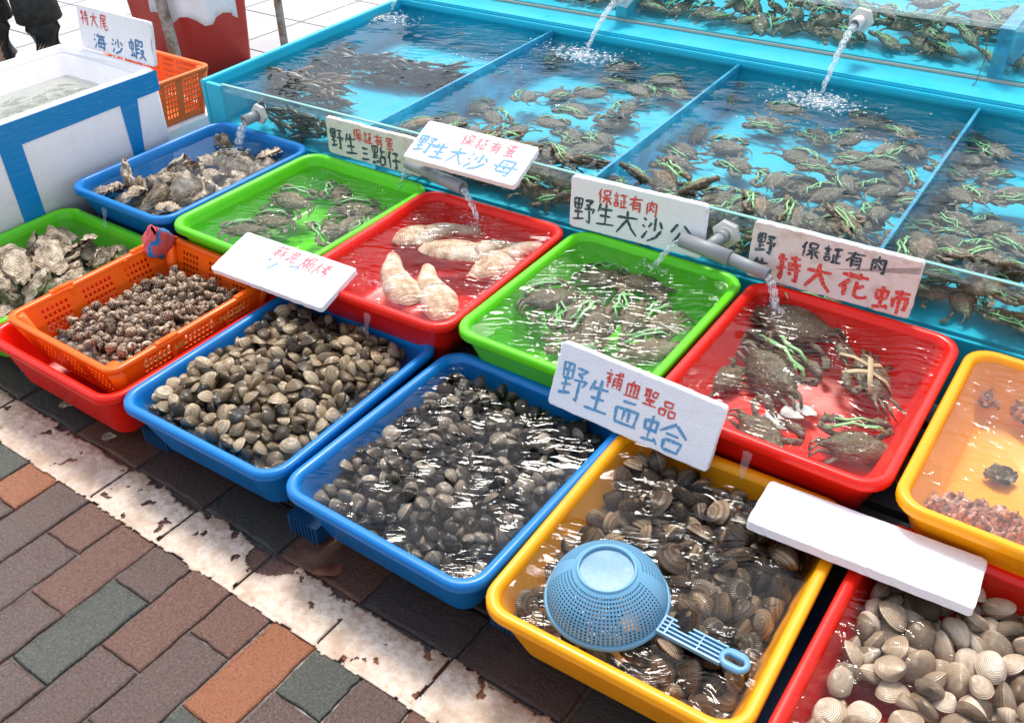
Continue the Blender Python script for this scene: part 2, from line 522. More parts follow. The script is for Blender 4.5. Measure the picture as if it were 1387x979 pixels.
def brick_mesh(L, W, seed, n=10):
    rnd = random.Random(seed)
    v = []
    loops = []
    r = .006
    prof = [(0, -.05), (0, -.006), (.0012, -.0025), (.0035, -.0006), (.007, 0)]
    def wob(x, y, a): return a * noise.noise(Vector((x * 60 + seed * 3.7, y * 60, seed)))
    for ins, z in prof:
        lp = []
        w, l = W - 2 * ins, L - 2 * ins
        pts = []
        for i in range(5): pts.append((-w / 2 + w * i / 5, -l / 2))
        for i in range(9): pts.append((w / 2, -l / 2 + l * i / 9))
        for i in range(5): pts.append((w / 2 - w * i / 5, l / 2))
        for i in range(9): pts.append((-w / 2, l / 2 - l * i / 9))
        for x, y in pts:
            k = .0034
            lp.append((x + wob(x, y + 9, k), y + wob(x + 5, y, k), z + (wob(x, y, .0012) if z > -.01 else 0)))
        loops.append(lp)
    V, F = loft(loops, cap_first=False)
    me = bpy.data.meshes.new('brick'); me.from_pydata(V, [], F)
    for p in me.polygons: p.use_smooth = False
    me.materials.append(BRICKM)
    return me
FULL = [brick_mesh(.200, .0995, s) for s in range(5)]
HALF = [brick_mesh(.0985, .0995, s + 20) for s in range(4)]
px, py = .103, .203
rb = random.Random(4)
def put_brick(me, x, y, rot=0):
    b = mesh_obj('brick', me, parent=ground)
    b.location = (x, y, rb.uniform(-.0012, .0012))
    b.rotation_euler = (rb.uniform(-.006, .006), rb.uniform(-.006, .006), rot + rb.uniform(-.008, .008))
    return b
nb = 0
for k in range(-13, 14):
    x = (k + .5) * px
    y = -.1015 if k % 2 == 0 else -.203
    if k % 2 == 0:
        put_brick(rb.choice(HALF), x, -.0508); nb += 1
    top = y
    while top > -.72:
        put_brick(rb.choice(FULL), x, top - .1) if not (k % 2 and top == -.203 and False) else None
        nb += 1
        top -= py
    if k % 2:
        put_brick(rb.choice(FULL), x, -.1015); nb += 1
for row, yc, off in ((0, .0525, .2), (1, .157, .413), (2, .2605, .3), (3, .364, .413)):
    for i in range(-9, 9):
        if row > 1 and not -6 < i < 6: continue
        put_brick(rb.choice(FULL), off + (i + .5) * .207, yc, PI / 2); nb += 1
# bricks beyond those, too far under the stall or outside the picture to show: one mass
V, F = [], []
for k in range(-25, 30):
    for j in range(0, 12):
        x, y = (k + .5) * px, -.72 - j * py - (.1 if k % 2 else 0)
        if y < -2.2: continue
        box_geo((x - .049, y - .2, -.04), (x + .049, y - .003, -.001), V, F)
me = bpy.data.meshes.new('outer_bricks'); me.from_pydata(V, [], F); me.materials.append(BRICKM)
mesh_obj('outer_bricks', me, parent=ground, kind='stuff')

# worn white road line: a thick, ragged crust of paint over the bricks
def paint_mat():
    M = Mat('worn_road_paint', .5, (.66, .56, .47))
    p = M.pos(); n2 = M.noise(13, p, 5, .6); n3 = M.noise(70, p, 5, .65); s = M.n('SeparateXYZ', {0: p})
    c = M.mix(M.ramp(n3, [(.42, (0, 0, 0)), (.66, (.8,) * 3)]), (.66, .53, .43), (.46, .32, .23))
    c = M.mix(M.ramp(n2, [(.47, (0, 0, 0)), (.62, (.7,) * 3)]), c, (.40, .27, .18))
    yy = M.math('ADD', s.outputs[1], M.math('MULTIPLY', n3, .05))
    c = M.mix(M.ramp(yy, [(.095, (0, 0, 0)), (.14, (.85,) * 3)]), c, (.20, .085, .04))
    M.color(c); M.bump(n3, 1.0, .004); M.rough(M.ramp(n2, [(.4, (.25,) * 3), (.6, (.6,) * 3)]))
    return M.m
V, F, idx = [], [], {}
cs = .0034
def pn(x, y, f, k): return noise.noise(Vector((x * f, y * f, k)))
def painted(x, y):
    e = .0085 * pn(x, 0, 21, 1) + .004 * pn(x, y, 90, 2)
    if not (-.004 + e < y < .101 + .016 * pn(x, 3, 9, 5) + .006 * pn(x, y, 60, 7)): return False
    h = pn(x, y, 26, 9) + .55 * pn(x, y, 75, 11)
    jx = ((x - .2) / .207 + 50) % 1
    if min(jx, 1 - jx) * .207 < .0026 + .002 * pn(x, y, 50, 4) and y > .004 and pn(x, y, 16, 41) > -.22: return False
    edge = max(0, (y - .075) / .03)
    return h > -.57 + .42 * edge - .55 * (pn(x, y, 4.2, 20) < -.34) * 0 and not (pn(x, y, 5.5, 33) < -.48)
nx, ny = int(2.9 / cs), 38
keep = set()
for i in range(nx):
    for j in range(ny):
        x, y = -1.15 + i * cs, -.015 + j * cs
        if painted(x, y): keep.add((i, j))
def vid(i, j):
    if (i, j) not in idx:
        x, y = -1.15 + (i - .5) * cs, -.015 + (j - .5) * cs
        jx = min(abs(((x - .2) / .207 + 50) % 1), 1 - abs(((x - .2) / .207 + 50) % 1)) * .207
        dip = -.0030 * math.exp(-(jx / .0030) ** 2) * (1 if y > 0 else 0) - .0022 * math.exp(-((y - .002) / .003) ** 2)
        idx[(i, j)] = len(V)
        V.append((x + .0011 * pn(x, y, 300, 3), y + .0011 * pn(x, y, 300, 8), .0026 + dip + .0008 * pn(x, y, 40, 1)))
    return idx[(i, j)]
for i, j in sorted(keep):
    F.append((vid(i, j), vid(i + 1, j), vid(i + 1, j + 1), vid(i, j + 1)))
pme = new_mesh('road_marking', V, F, smooth=True); pme.materials.append(paint_mat())
rm = mesh_obj('road_marking', pme, kind='structure')
so = rm.modifiers.new('thickness', 'SOLIDIFY'); so.thickness = .0022; so.offset = -1

# tiled floor behind the stall
def tile_mat():
    M = Mat('white_floor_tile', .14, (.6, .58, .56))
    p = M.pos(); n = M.noise(3, p, 4); f = M.noise(60, p, 4)
    c = M.mix(M.ramp(n, [(.35, (0, 0, 0)), (.7, (1, 1, 1))]), (.37, .345, .325), (.29, .265, .25))
    c = M.mix(M.ramp(f, [(.62, (0, 0, 0)), (.76, (.6,) * 3)]), c, (.34, .29, .25))
    M.color(c); M.bump(f, .1, .001)
    return M.m
TILE = tile_mat()
GROUT = Mat('tile_grout', .6, (.20, .15, .12)).m
fl = mesh_obj('tiled_floor', box_mesh('tiled_floor', [((-6, 1.25, -.004), (4.5, 7, .004))]), GROUT, kind='structure')
tm = box_mesh('tile', [((-.1965, -.1965, 0), (.1965, .1965, .006))], .0015, 1); tm.materials.append(TILE)
cnt = 0
for i in range(-7, 2):
    for j in range(0, 8):
        x, y = -2.31 + .40 * (i + .5), 2.08 - .8 + .4 * (j + .5)
        if x > -.6: continue
        t = mesh_obj('tile', tm, parent=fl); t.location = (x, y, .002)
V, F = [], []
for i in range(-6, 16):
    for j in range(0, 13):
        x, y = -2.31 + .40 * (i + .5), 2.08 - .8 + .4 * (j + .5)
        if (-7 <= i < 2 and j < 8 and x <= -.6) or y > 6.7: continue
        box_geo((x - .1965, y - .1965, .002), (x + .1965, y + .1965, .008), V, F)
me = bpy.data.meshes.new('outer_tiles'); me.from_pydata(V, [], F); me.materials.append(TILE)
mesh_obj('outer_tiles', me, parent=fl, kind='stuff')

# ------------------------------------------------------------------ near tank (blue fibreglass, glass front)
ZT = .345
def front_y(x): return 1.105 + (x + .87) * .0365
def back_y(x): return 2.085 + (x + .94) * .024
GLASS = glass_mat('tank_front_glass')
tank = empty('fish_tank', (-.87, 1.1, 0), label='low blue tank with four compartments of crabs behind the tray rows', cat='tank')
def T_(me, name, mat, **k):
    o = mesh_obj(name, me, mat, tank, **k); o.location = (.87, -1.1, 0); return o
X0, X1 = -.875, 2.9
def slab(pts, z0, z1):
    n = len(pts)
    V = [(x, y, z0) for x, y in pts] + [(x, y, z1) for x, y in pts]
    F = [tuple(reversed(range(n))), tuple(range(n, 2 * n))] + [(i, (i + 1) % n, n + (i + 1) % n, n + i) for i in range(n)]
    return V, F
def slab_me(name, pts, z0, z1, bevel=.0):
    V, F = slab(pts, z0, z1); me = bpy.data.meshes.new(name); me.from_pydata(V, [], F)
    if bevel:
        bm = bmesh.new(); bm.from_mesh(me)
        bmesh.ops.bevel(bm, geom=bm.edges[:], offset=bevel, segments=2, affect='EDGES')
        bm.to_mesh(me); bm.free()
    return me
FZ = .205
T_(slab_me('floor_panel', [(X0 + .02, front_y(X0) + .012), (X1, front_y(X1) + .012), (X1, back_y(X1)), (X0 - .05, back_y(X0))], .10, FZ), 'floor_panel', TANKBLUE)
T_(slab_me('left_wall', [(X0 - .004, front_y(X0)), (X0 + .018, front_y(X0)), (X0 - .052, back_y(X0) + .03), (X0 - .074, back_y(X0) + .03)], 0, ZT, .003), 'left_wall', TANKBLUE)
T_(slab_me('corner_post', [(X0 + .019, front_y(X0) - .001), (X0 + .085, front_y(X0) + .001), (X0 + .085, front_y(X0) + .016), (X0 + .019, front_y(X0) + .016)], 0, ZT - .004, .001), 'corner_post', TANKBLUE)
T_(slab_me('front_base', [(X0 + .086, front_y(X0) + .000), (X1, front_y(X1)), (X1, front_y(X1) + .010), (X0 + .086, front_y(X0) + .010)], 0, .198, .001), 'front_base', TANKBLUE)
T_(slab_me('front_glass', [(X0 + .086, front_y(X0) + .002), (X1, front_y(X1) + .002), (X1, front_y(X1) + .010), (X0 + .086, front_y(X0) + .010)], .199, ZT), 'front_glass', GLASS)
T_(slab_me('glass_edge', [(X0 + .086, front_y(X0) + .001), (X1, front_y(X1) + .001), (X1, front_y(X1) + .011), (X0 + .086, front_y(X0) + .011)], ZT + .0005, ZT + .003), 'glass_edge', Mat('green_glass_edge', .2, (.16, .36, .33)).m)
T_(slab_me('back_wall', [(X0 - .05, back_y(X0) + .001), (X1, back_y(X1) + .001), (X1, back_y(X1) + .03), (X0 - .05, back_y(X0) + .03)], .10, ZT - .012), 'back_wall', TANKBLUE)
T_(slab_me('back_ledge', [(X0 - .08, back_y(X0)), (X1, back_y(X1) + .008), (X1, back_y(X1) + .19), (X0 - .09, back_y(X0) + .135)], ZT - .0115, ZT + .008, .004), 'back_ledge', TANKBLUE)
T_(slab_me('ledge_lip', [(X0 - .078, back_y(X0) - .014), (X1, back_y(X1) - .006), (X1, back_y(X1) + .007), (X0 - .078, back_y(X0) - .001)], ZT - .02, ZT - .002, .003), 'ledge_lip', TANKBLUE)
DIVG = glass_mat('blue_divider_panel', (.55, .82, .9), .75, (.05, .42, .66), .1)
divx = [(-.268, -.232), (.396, .433), (1.086, 1.105), (1.80, 1.82)]
for xb, xf in divx:
    for nm, z0, z1, sh in (('divider', .206, .333, 0),):
        yb, yf = back_y(xb) - .001, front_y(xf) + .013
        T_(slab_me(nm, [(xf - .004, yf), (xf + .004, yf), (xb + .004, yb), (xb - .004, yb)], z0, z1), nm, DIVG)
WATER_TANK = water_mat('tank_water_surface', (.90, .98, .99), 20, .0042, crest=.0042, wavelen=.017, gain=.6)
V, F = slab([(X0 + .012, front_y(X0) + .011), (X1, front_y(X1) + .011), (X1, back_y(X1)), (X0 - .052, back_y(X0))], .318, .318)
me = bpy.data.meshes.new('tank_water'); me.from_pydata(V[4:], [], [(0, 1, 2, 3)])
mesh_obj('tank_water', me, WATER_TANK, kind='structure')

# ------------------------------------------------------------------ far tank, higher
far = empty('raised_fish_tank', (-.9, 2.24, 0), label='raised blue tank full of crabs behind the low tank, clear front', cat='tank')
def F_(me, name, mat): o = mesh_obj(name, me, mat, far); o.location = (.9, -2.24, 0); return o
def fy(x): return back_y(x) + .125 + (x + .9) * .016
ZF = .508
F_(slab_me('floor_panel', [(-1.0, fy(-1) + .008), (X1, fy(X1) + .008), (X1, 3.3), (-1.0, 3.3)], .30, .362), 'floor_panel', TANKBLUE)
F_(slab_me('tank_base', [(-1.0, fy(-1) + .009), (X1, fy(X1) + .009), (X1, 3.3), (-1.0, 3.3)], .0, .299), 'tank_base', TANKBLUE)
F_(slab_me('front_glass', [(-1.0, fy(-1)), (X1, fy(X1)), (X1, fy(X1) + .007), (-1.0, fy(-1) + .007)], .354, ZF), 'front_glass', GLASS)
F_(slab_me('sealant_strip', [(-1.0, fy(-1) - .010), (X1, fy(X1) - .010), (X1, fy(X1) - .001), (-1.0, fy(-1) - .001)], .353, .361, .002), 'sealant_strip', Mat('grey_sealant', .6, (.36, .38, .34)).m)
F_(slab_me('back_wall', [(-1.0, 3.3), (X1, 3.3), (X1, 3.33), (-1.0, 3.33)], .30, ZF), 'back_wall', TANKBLUE)
F_(slab_me('left_wall', [(-1.03, fy(-1)), (-1.001, fy(-1)), (-1.001, 3.3), (-1.03, 3.3)], .0, ZF), 'left_wall', TANKBLUE)
for xd in (-.10, 1.075, 2.2):
    F_(slab_me('divider', [(xd - .02, fy(xd) + .008), (xd + .02, fy(xd) + .008), (xd + .012, 3.299), (xd - .012, 3.299)], .363, ZF - .012), 'divider', DIVG if xd > 0 else TANKBLUE)
me = bpy.data.meshes.new('raised_tank_water')
me.from_pydata([(-1.0, fy(-1) + .0075, .492), (X1, fy(X1) + .0075, .492), (X1, 3.299, .492), (-1.0, 3.299, .492)], [], [(0, 1, 2, 3)])
mesh_obj('raised_tank_water', me, WATER_TANK, kind='structure')
# ------------------------------------------------------------------ plastic trays
def tray_mesh(w, d, h=.13, taper=.034, lip=.013, r=.052):
    def L(ins, z, rr): return rloop(w - 2 * ins, d - 2 * ins, rr, z, cx=w / 2, cy=d / 2)
    bt = -h
    loops = [L(lip + taper + .006, bt, .028), L(lip + taper, bt + .006, .034), L(lip + .001, -.024, r - .012), L(lip - .001, -.021, r - .012),
             L(.0015, -.019, r - .002), L(0, -.016, r), L(0, -.006, r), L(.0025, -.001, r - .001), L(.007, 0, r - .004), L(.015, -.0005, r - .012),
             L(.0185, -.004, r - .014), L(.021, -.012, r - .016), L(.024, -.020, r - .017), L(.021 + taper, bt + .012, .022), L(.029 + taper, bt + .006, .018)]
    V, F = loft(loops)
    return new_mesh('tray', V, F)

TRAYS = {}
def add_tray(key, x, y, th, w, d, z, mat, label, h=.13, taper=.034, grp='large plastic trays of the stall'):
    o = mesh_obj('plastic_tray', tray_mesh(w, d, h, taper), mat, label=label, cat='tray', group=grp)
    o.location = (x, y, z); o.rotation_euler = (0, 0, R(th))
    M4 = Matrix.Translation((x, y, z)) @ Matrix.Rotation(R(th), 4, 'Z')
    TRAYS[key] = (M4, w, d)
    return o
W_, D_ = .433, .5104
Z1, Z2 = .170, .244
add_tray('red_low', -.462, .098, 0, .445, .505, .166, RED, 'red tray holding the orange basket of snails, front row', taper=.024)
add_tray('blue1', -.016, .111, 1.44, W_, D_, Z1, BLUE, 'blue tray of brown clams between the red tray and the other front blue tray')
add_tray('blue2', .427, .119, -.36, W_, D_, Z1, BLUE, 'blue tray of small dark clams beside the front yellow tray')
add_tray('yel', .869, .108, 1.75, W_, D_, Z1, YELLOW, 'yellow front tray of ribbed clams with the blue colander')
add_tray('red', 1.315, .125, 0, W_, D_, Z1, RED, 'red front tray of pale clams under the blank foam slab')
add_tray('goy', -.845, .105, 0, .388, .475, Z1, GREEN, 'green tray of grey oysters beside the orange basket')
add_tray('boy', -.800, .562, .6, .388, .530, Z2, BLUE, 'blue tray of brown oysters against the taped foam box')
add_tray('grn1', -.405, .570, .26, .428, .508, Z2, GREEN, 'green tray of crabs beside the blue oyster tray, back row')
add_tray('geo', .032, .560, 2.1, .420, .512, Z2, RED, 'red tray of long-necked clams between two green trays')
add_tray('grn2', .452, .590, .6, .428, .508, Z2, GREEN, 'green tray of crabs between two red trays, back row')
add_tray('crab', .888, .603, .4, .434, .510, Z2, RED, 'red tray of large crabs in front of the red-lettered sign')
add_tray('yel2', 1.330, .594, 0, .433, .515, Z2, YELLOW, 'yellow back-row tray of pink and black shellfish')

def tray_water(key, drop, mat, name='tray_water', ins=None):
    M4, w, d = TRAYS[key]
    ins = .0225 + max(0, drop - .02) * .3 if ins is None else ins
    V = rloop(w - 2 * ins, d - 2 * ins, .034, -drop, cx=w / 2, cy=d / 2)
    me = new_mesh(name, V, [tuple(range(len(V)))], smooth=False)
    o = mesh_obj(name, me, mat, kind='structure'); o.matrix_world = M4
    return o
W_CALM = water_mat('calm_tray_water', (.97, .99, .99), 14, .0025, gain=.45)
W_RIP = water_mat('rippled_tray_water', (.97, .99, .99), 12, .0040, crest=.0075, wavelen=.014, gain=.60, calm=(.43, .54))
W_GREEN = water_mat('tray_water_over_green', (.97, .99, .97), 18, .0040, crest=.0065, wavelen=.011, gain=.6, calm=(.32, .46))
W_BUSY = water_mat('stirred_tray_water', (.97, .99, .99), 22, .0040, crest=.0065, wavelen=.012, gain=.6, calm=(.30, .46))
tray_water('blue1', .026, W_CALM)
tray_water('blue2', .012, W_RIP)
tray_water('yel', .012, W_RIP)
tray_water('red', .012, W_BUSY)
tray_water('goy', .020, W_CALM)
tray_water('boy', .018, W_CALM)
tray_water('grn1', .026, W_GREEN)
tray_water('geo', .016, W_BUSY)
tray_water('grn2', .014, W_GREEN)
tray_water('crab', .014, W_GREEN)
tray_water('yel2', .012, water_mat('frothy_tray_water', (.97, .98, .97), 26, .007, milky=.05, crest=.008, wavelen=.012, gain=.7, calm=(.2, .4)))

# what the trays stand on
def crate_mesh(w, d, h):
    B = [((0, 0, 0), (w, .006, h)), ((0, d - .006, 0), (w, d, h)), ((0, .0062, 0), (.006, d - .0062, h)), ((w - .006, .0062, 0), (w, d - .0062, h)), ((.0062, .0062, h - .006), (w - .0062, d - .0062, h - .0005))]
    n = 7
    for i in range(n):
        x = .01 + (w - .02) * i / (n - 1)
        B += [((x - .002, -.003, .002), (x + .002, -.0002, h - .002)), ((x - .002, d + .0002, .002), (x + .002, d + .003, h - .002))]
    return box_mesh('support_crate', B)
blue_old = plastic('faded_blue_plastic', (.006, .05, .13), .45, .6)
for x, y, w, lab in ((-.50, .165, .09, 'blue upturned crate under the corner of the orange basket tray'), (-.06, .175, .075, 'blue upturned crate under the joint of red and blue trays'),
                     (.385, .165, .075, 'blue upturned crate under the joint of the two blue trays'), (.83, .20, .075, 'blue upturned crate under the joint of blue and yellow trays'),
                     (1.27, .20, .075, 'blue upturned crate under the joint of yellow and red trays')):
    o = mesh_obj('support_crate', crate_mesh(w, .36, .0395), blue_old, label=lab, cat='crate', group='upturned crates under the front trays')
    o.location = (x, y, 0)
st = empty('low_stand', (-.83, .64, 0), label='dark low slatted stand carrying the back row of trays', cat='stand')
for i in range(5):
    o = mesh_obj('slat', box_mesh('slat', [((0, 0, .09), (2.75, .07, .1135))], .002, 1), BLACKP, st); o.location = (0, .0 + i * .09, 0)
for x in (0.02, .55, 1.1, 1.65, 2.2, 2.68):
    for y in (.0, .36):
        o = mesh_obj('leg', box_mesh('leg', [((0, 0, 0), (.05, .07, .0895))], .002, 1), BLACKP, st); o.location = (x, y, 0)
st.location = (-.83, .635, 0)

# ------------------------------------------------------------------ orange perforated basket
def holed_wall(P0, U, Vv, nu, nv, hole, t, nrm):
    """grid wall; hole(i, j) cells get a slot cut through. P0 origin, U, Vv full vectors, t thickness along nrm."""
    V, F = [], []
    P0, U, Vv, nrm = Vector(P0), Vector(U), Vector(Vv), Vector(nrm)
    def P(u, v, s): return P0 + U * u + Vv * v + nrm * s
    def quad(a, b, c, d):
        k = len(V); V.extend([tuple(x) for x in (a, b, c, d)]); F.append((k, k + 1, k + 2, k + 3))
    for i in range(nu):
        for j in range(nv):
            u0, u1, v0, v1 = i / nu, (i + 1) / nu, j / nv, (j + 1) / nv
            if hole(i, j):
                a, b = (u1 - u0) * .20, (v1 - v0) * .16
                for s in (0, t):
                    o = [P(u0, v0, s), P(u1, v0, s), P(u1, v1, s), P(u0, v1, s)]
                    n_ = [P(u0 + a, v0 + b, s), P(u1 - a, v0 + b, s), P(u1 - a, v1 - b, s), P(u0 + a, v1 - b, s)]
                    for k in range(4): quad(o[k], o[(k + 1) % 4], n_[(k + 1) % 4], n_[k])
                n0 = [P(u0 + a, v0 + b, 0), P(u1 - a, v0 + b, 0), P(u1 - a, v1 - b, 0), P(u0 + a, v1 - b, 0)]
                n1 = [q + nrm * t for q in n0]
                for k in range(4): quad(n0[k], n0[(k + 1) % 4], n1[(k + 1) % 4], n1[k])
            else:
                for s in (0, t): quad(P(u0, v0, s), P(u1, v0, s), P(u1, v1, s), P(u0, v1, s))
    return V, F

def basket(name, w, d, h, mat, holes, tp=.022, lipw=.012):
    """origin at the front-left top corner of the rim, z down"""
    root = empty(name)
    zb = -h
    c0 = [(tp, tp), (w - tp, tp), (w - tp, d - tp), (tp, d - tp)]
    i0 = .010
    c1 = [(i0, i0), (w - i0, i0), (w - i0, d - i0), (i0, d - i0)]
    ns = ((0, 1, 0), (-1, 0, 0), (0, -1, 0), (1, 0, 0))
    for k in range(4):
        a, b = c0[k], c0[(k + 1) % 4]; c, e = c1[k], c1[(k + 1) % 4]
        L = math.hypot(b[0] - a[0], b[1] - a[1]); nu = int(L / .0115)
        # sheared quad: approximate with U along the bottom and V leaning outwards
        V, F = holed_wall((a[0], a[1], zb), (b[0] - a[0], b[1] - a[1], 0), ((c[0] - a[0] + e[0] - b[0]) / 2, (c[1] - a[1] + e[1] - b[1]) / 2, h - .006), nu, 8, lambda i, j, nu=nu: holes(k, i / nu, j), .003, ns[k])
        me = new_mesh('side_wall', V, F, smooth=False)
        mesh_obj('side_wall', me, mat, root)
        # corner fillet posts
    for k in range(4):
        a, c = c0[k], c1[k]
        sx, sy = (1 if k in (0, 3) else -1), (1 if k < 2 else -1)
        V, F, U = tube_geo([(a[0] + sx * .010, a[1] + sy * .010, zb), (c[0] + sx * .012, c[1] + sy * .012, -.006)], [.014, .017], 12)
        mesh_obj('corner_post', new_mesh('corner_post', V, F), mat, root)
    lo = [rloop(w - 2 * q, d - 2 * q, max(.006, .03 - q * .6), z, cx=w / 2, cy=d / 2) for q, z in ((.0135, -.006), (.0135, -.012), (0, -.012), (0, -.002), (.002, 0), (lipw, 0), (.0155, -.003), (.0155, -.008))]
    V, F = loft(lo, False, False)
    mesh_obj('rim', new_mesh('rim', V, F), mat, root)
    bars = [((tp, tp, zb), (w - tp, d - tp, zb + .003))]
    mesh_obj('base', box_mesh('base', bars), mat, root)
    return root
bk = basket('perforated_basket', .378, .448, .118, ORANGE,
            lambda k, u, j: (j in (1, 2, 3, 4, 5, 6)) and ((.10 < u < .30) or (.40 < u < .60) or (.70 < u < .90)), tp=.040)
bk.location = (-.424, .140, .203)
tag(bk, 'orange perforated basket of striped snails set inside the red tray', 'basket')
TRAYS['basket'] = (Matrix.Translation((-.425, .138, .2)), .375, .447)
for s, x, y, rot, fs in (('CHILLA 60L', .3782, .075, 90, .019), ('11-7603 27', .3782, .245, 90, .019)):
    cu = bpy.data.curves.new('lettering', 'FONT'); cu.body = s; cu.size = fs; cu.extrude = .0007; cu.space_character = 1.15
    ob = bpy.data.objects.new('lettering', cu); cu.materials.append(Mat('worn_gold_print', .5, (.42, .27, .06)).m)
    lm = bpy.data.meshes.new_from_object(ob); bpy.data.objects.remove(ob)
    ob = mesh_obj('lettering', lm, parent=bk); ob.location = (x - .0035, y, -.034); ob.rotation_euler = (R(90), 0, R(90))
for u in (.115, .33):
    for side in (0, 1):
        o = mesh_obj('notch_tab', box_mesh('notch_tab', [((0, 0, -.003), (.013, .055, .0035)), ((.004, .012, .0036), (.010, .030, .0042))], .001, 1), ORANGE, bk)
        o.location = (-.0005 if side == 0 else .3655, u, .0005)
for u in (.155, .30):
    for side in (0, 1):
        o = mesh_obj('rib', box_mesh('rib', [((0, 0, -.112), (.004, .010, -.004))], .001, 1), ORANGE, bk)
        o.location = (.0145 if side == 0 else .3585, u, 0)
W_BASK = W_CALM
V = rloop(.378 - .05, .448 - .05, .01, -.052, cx=.189, cy=.224)
o = mesh_obj('tray_water', new_mesh('tray_water', V, [tuple(range(len(V)))], smooth=False), W_CALM, kind='structure'); o.location = bk.location
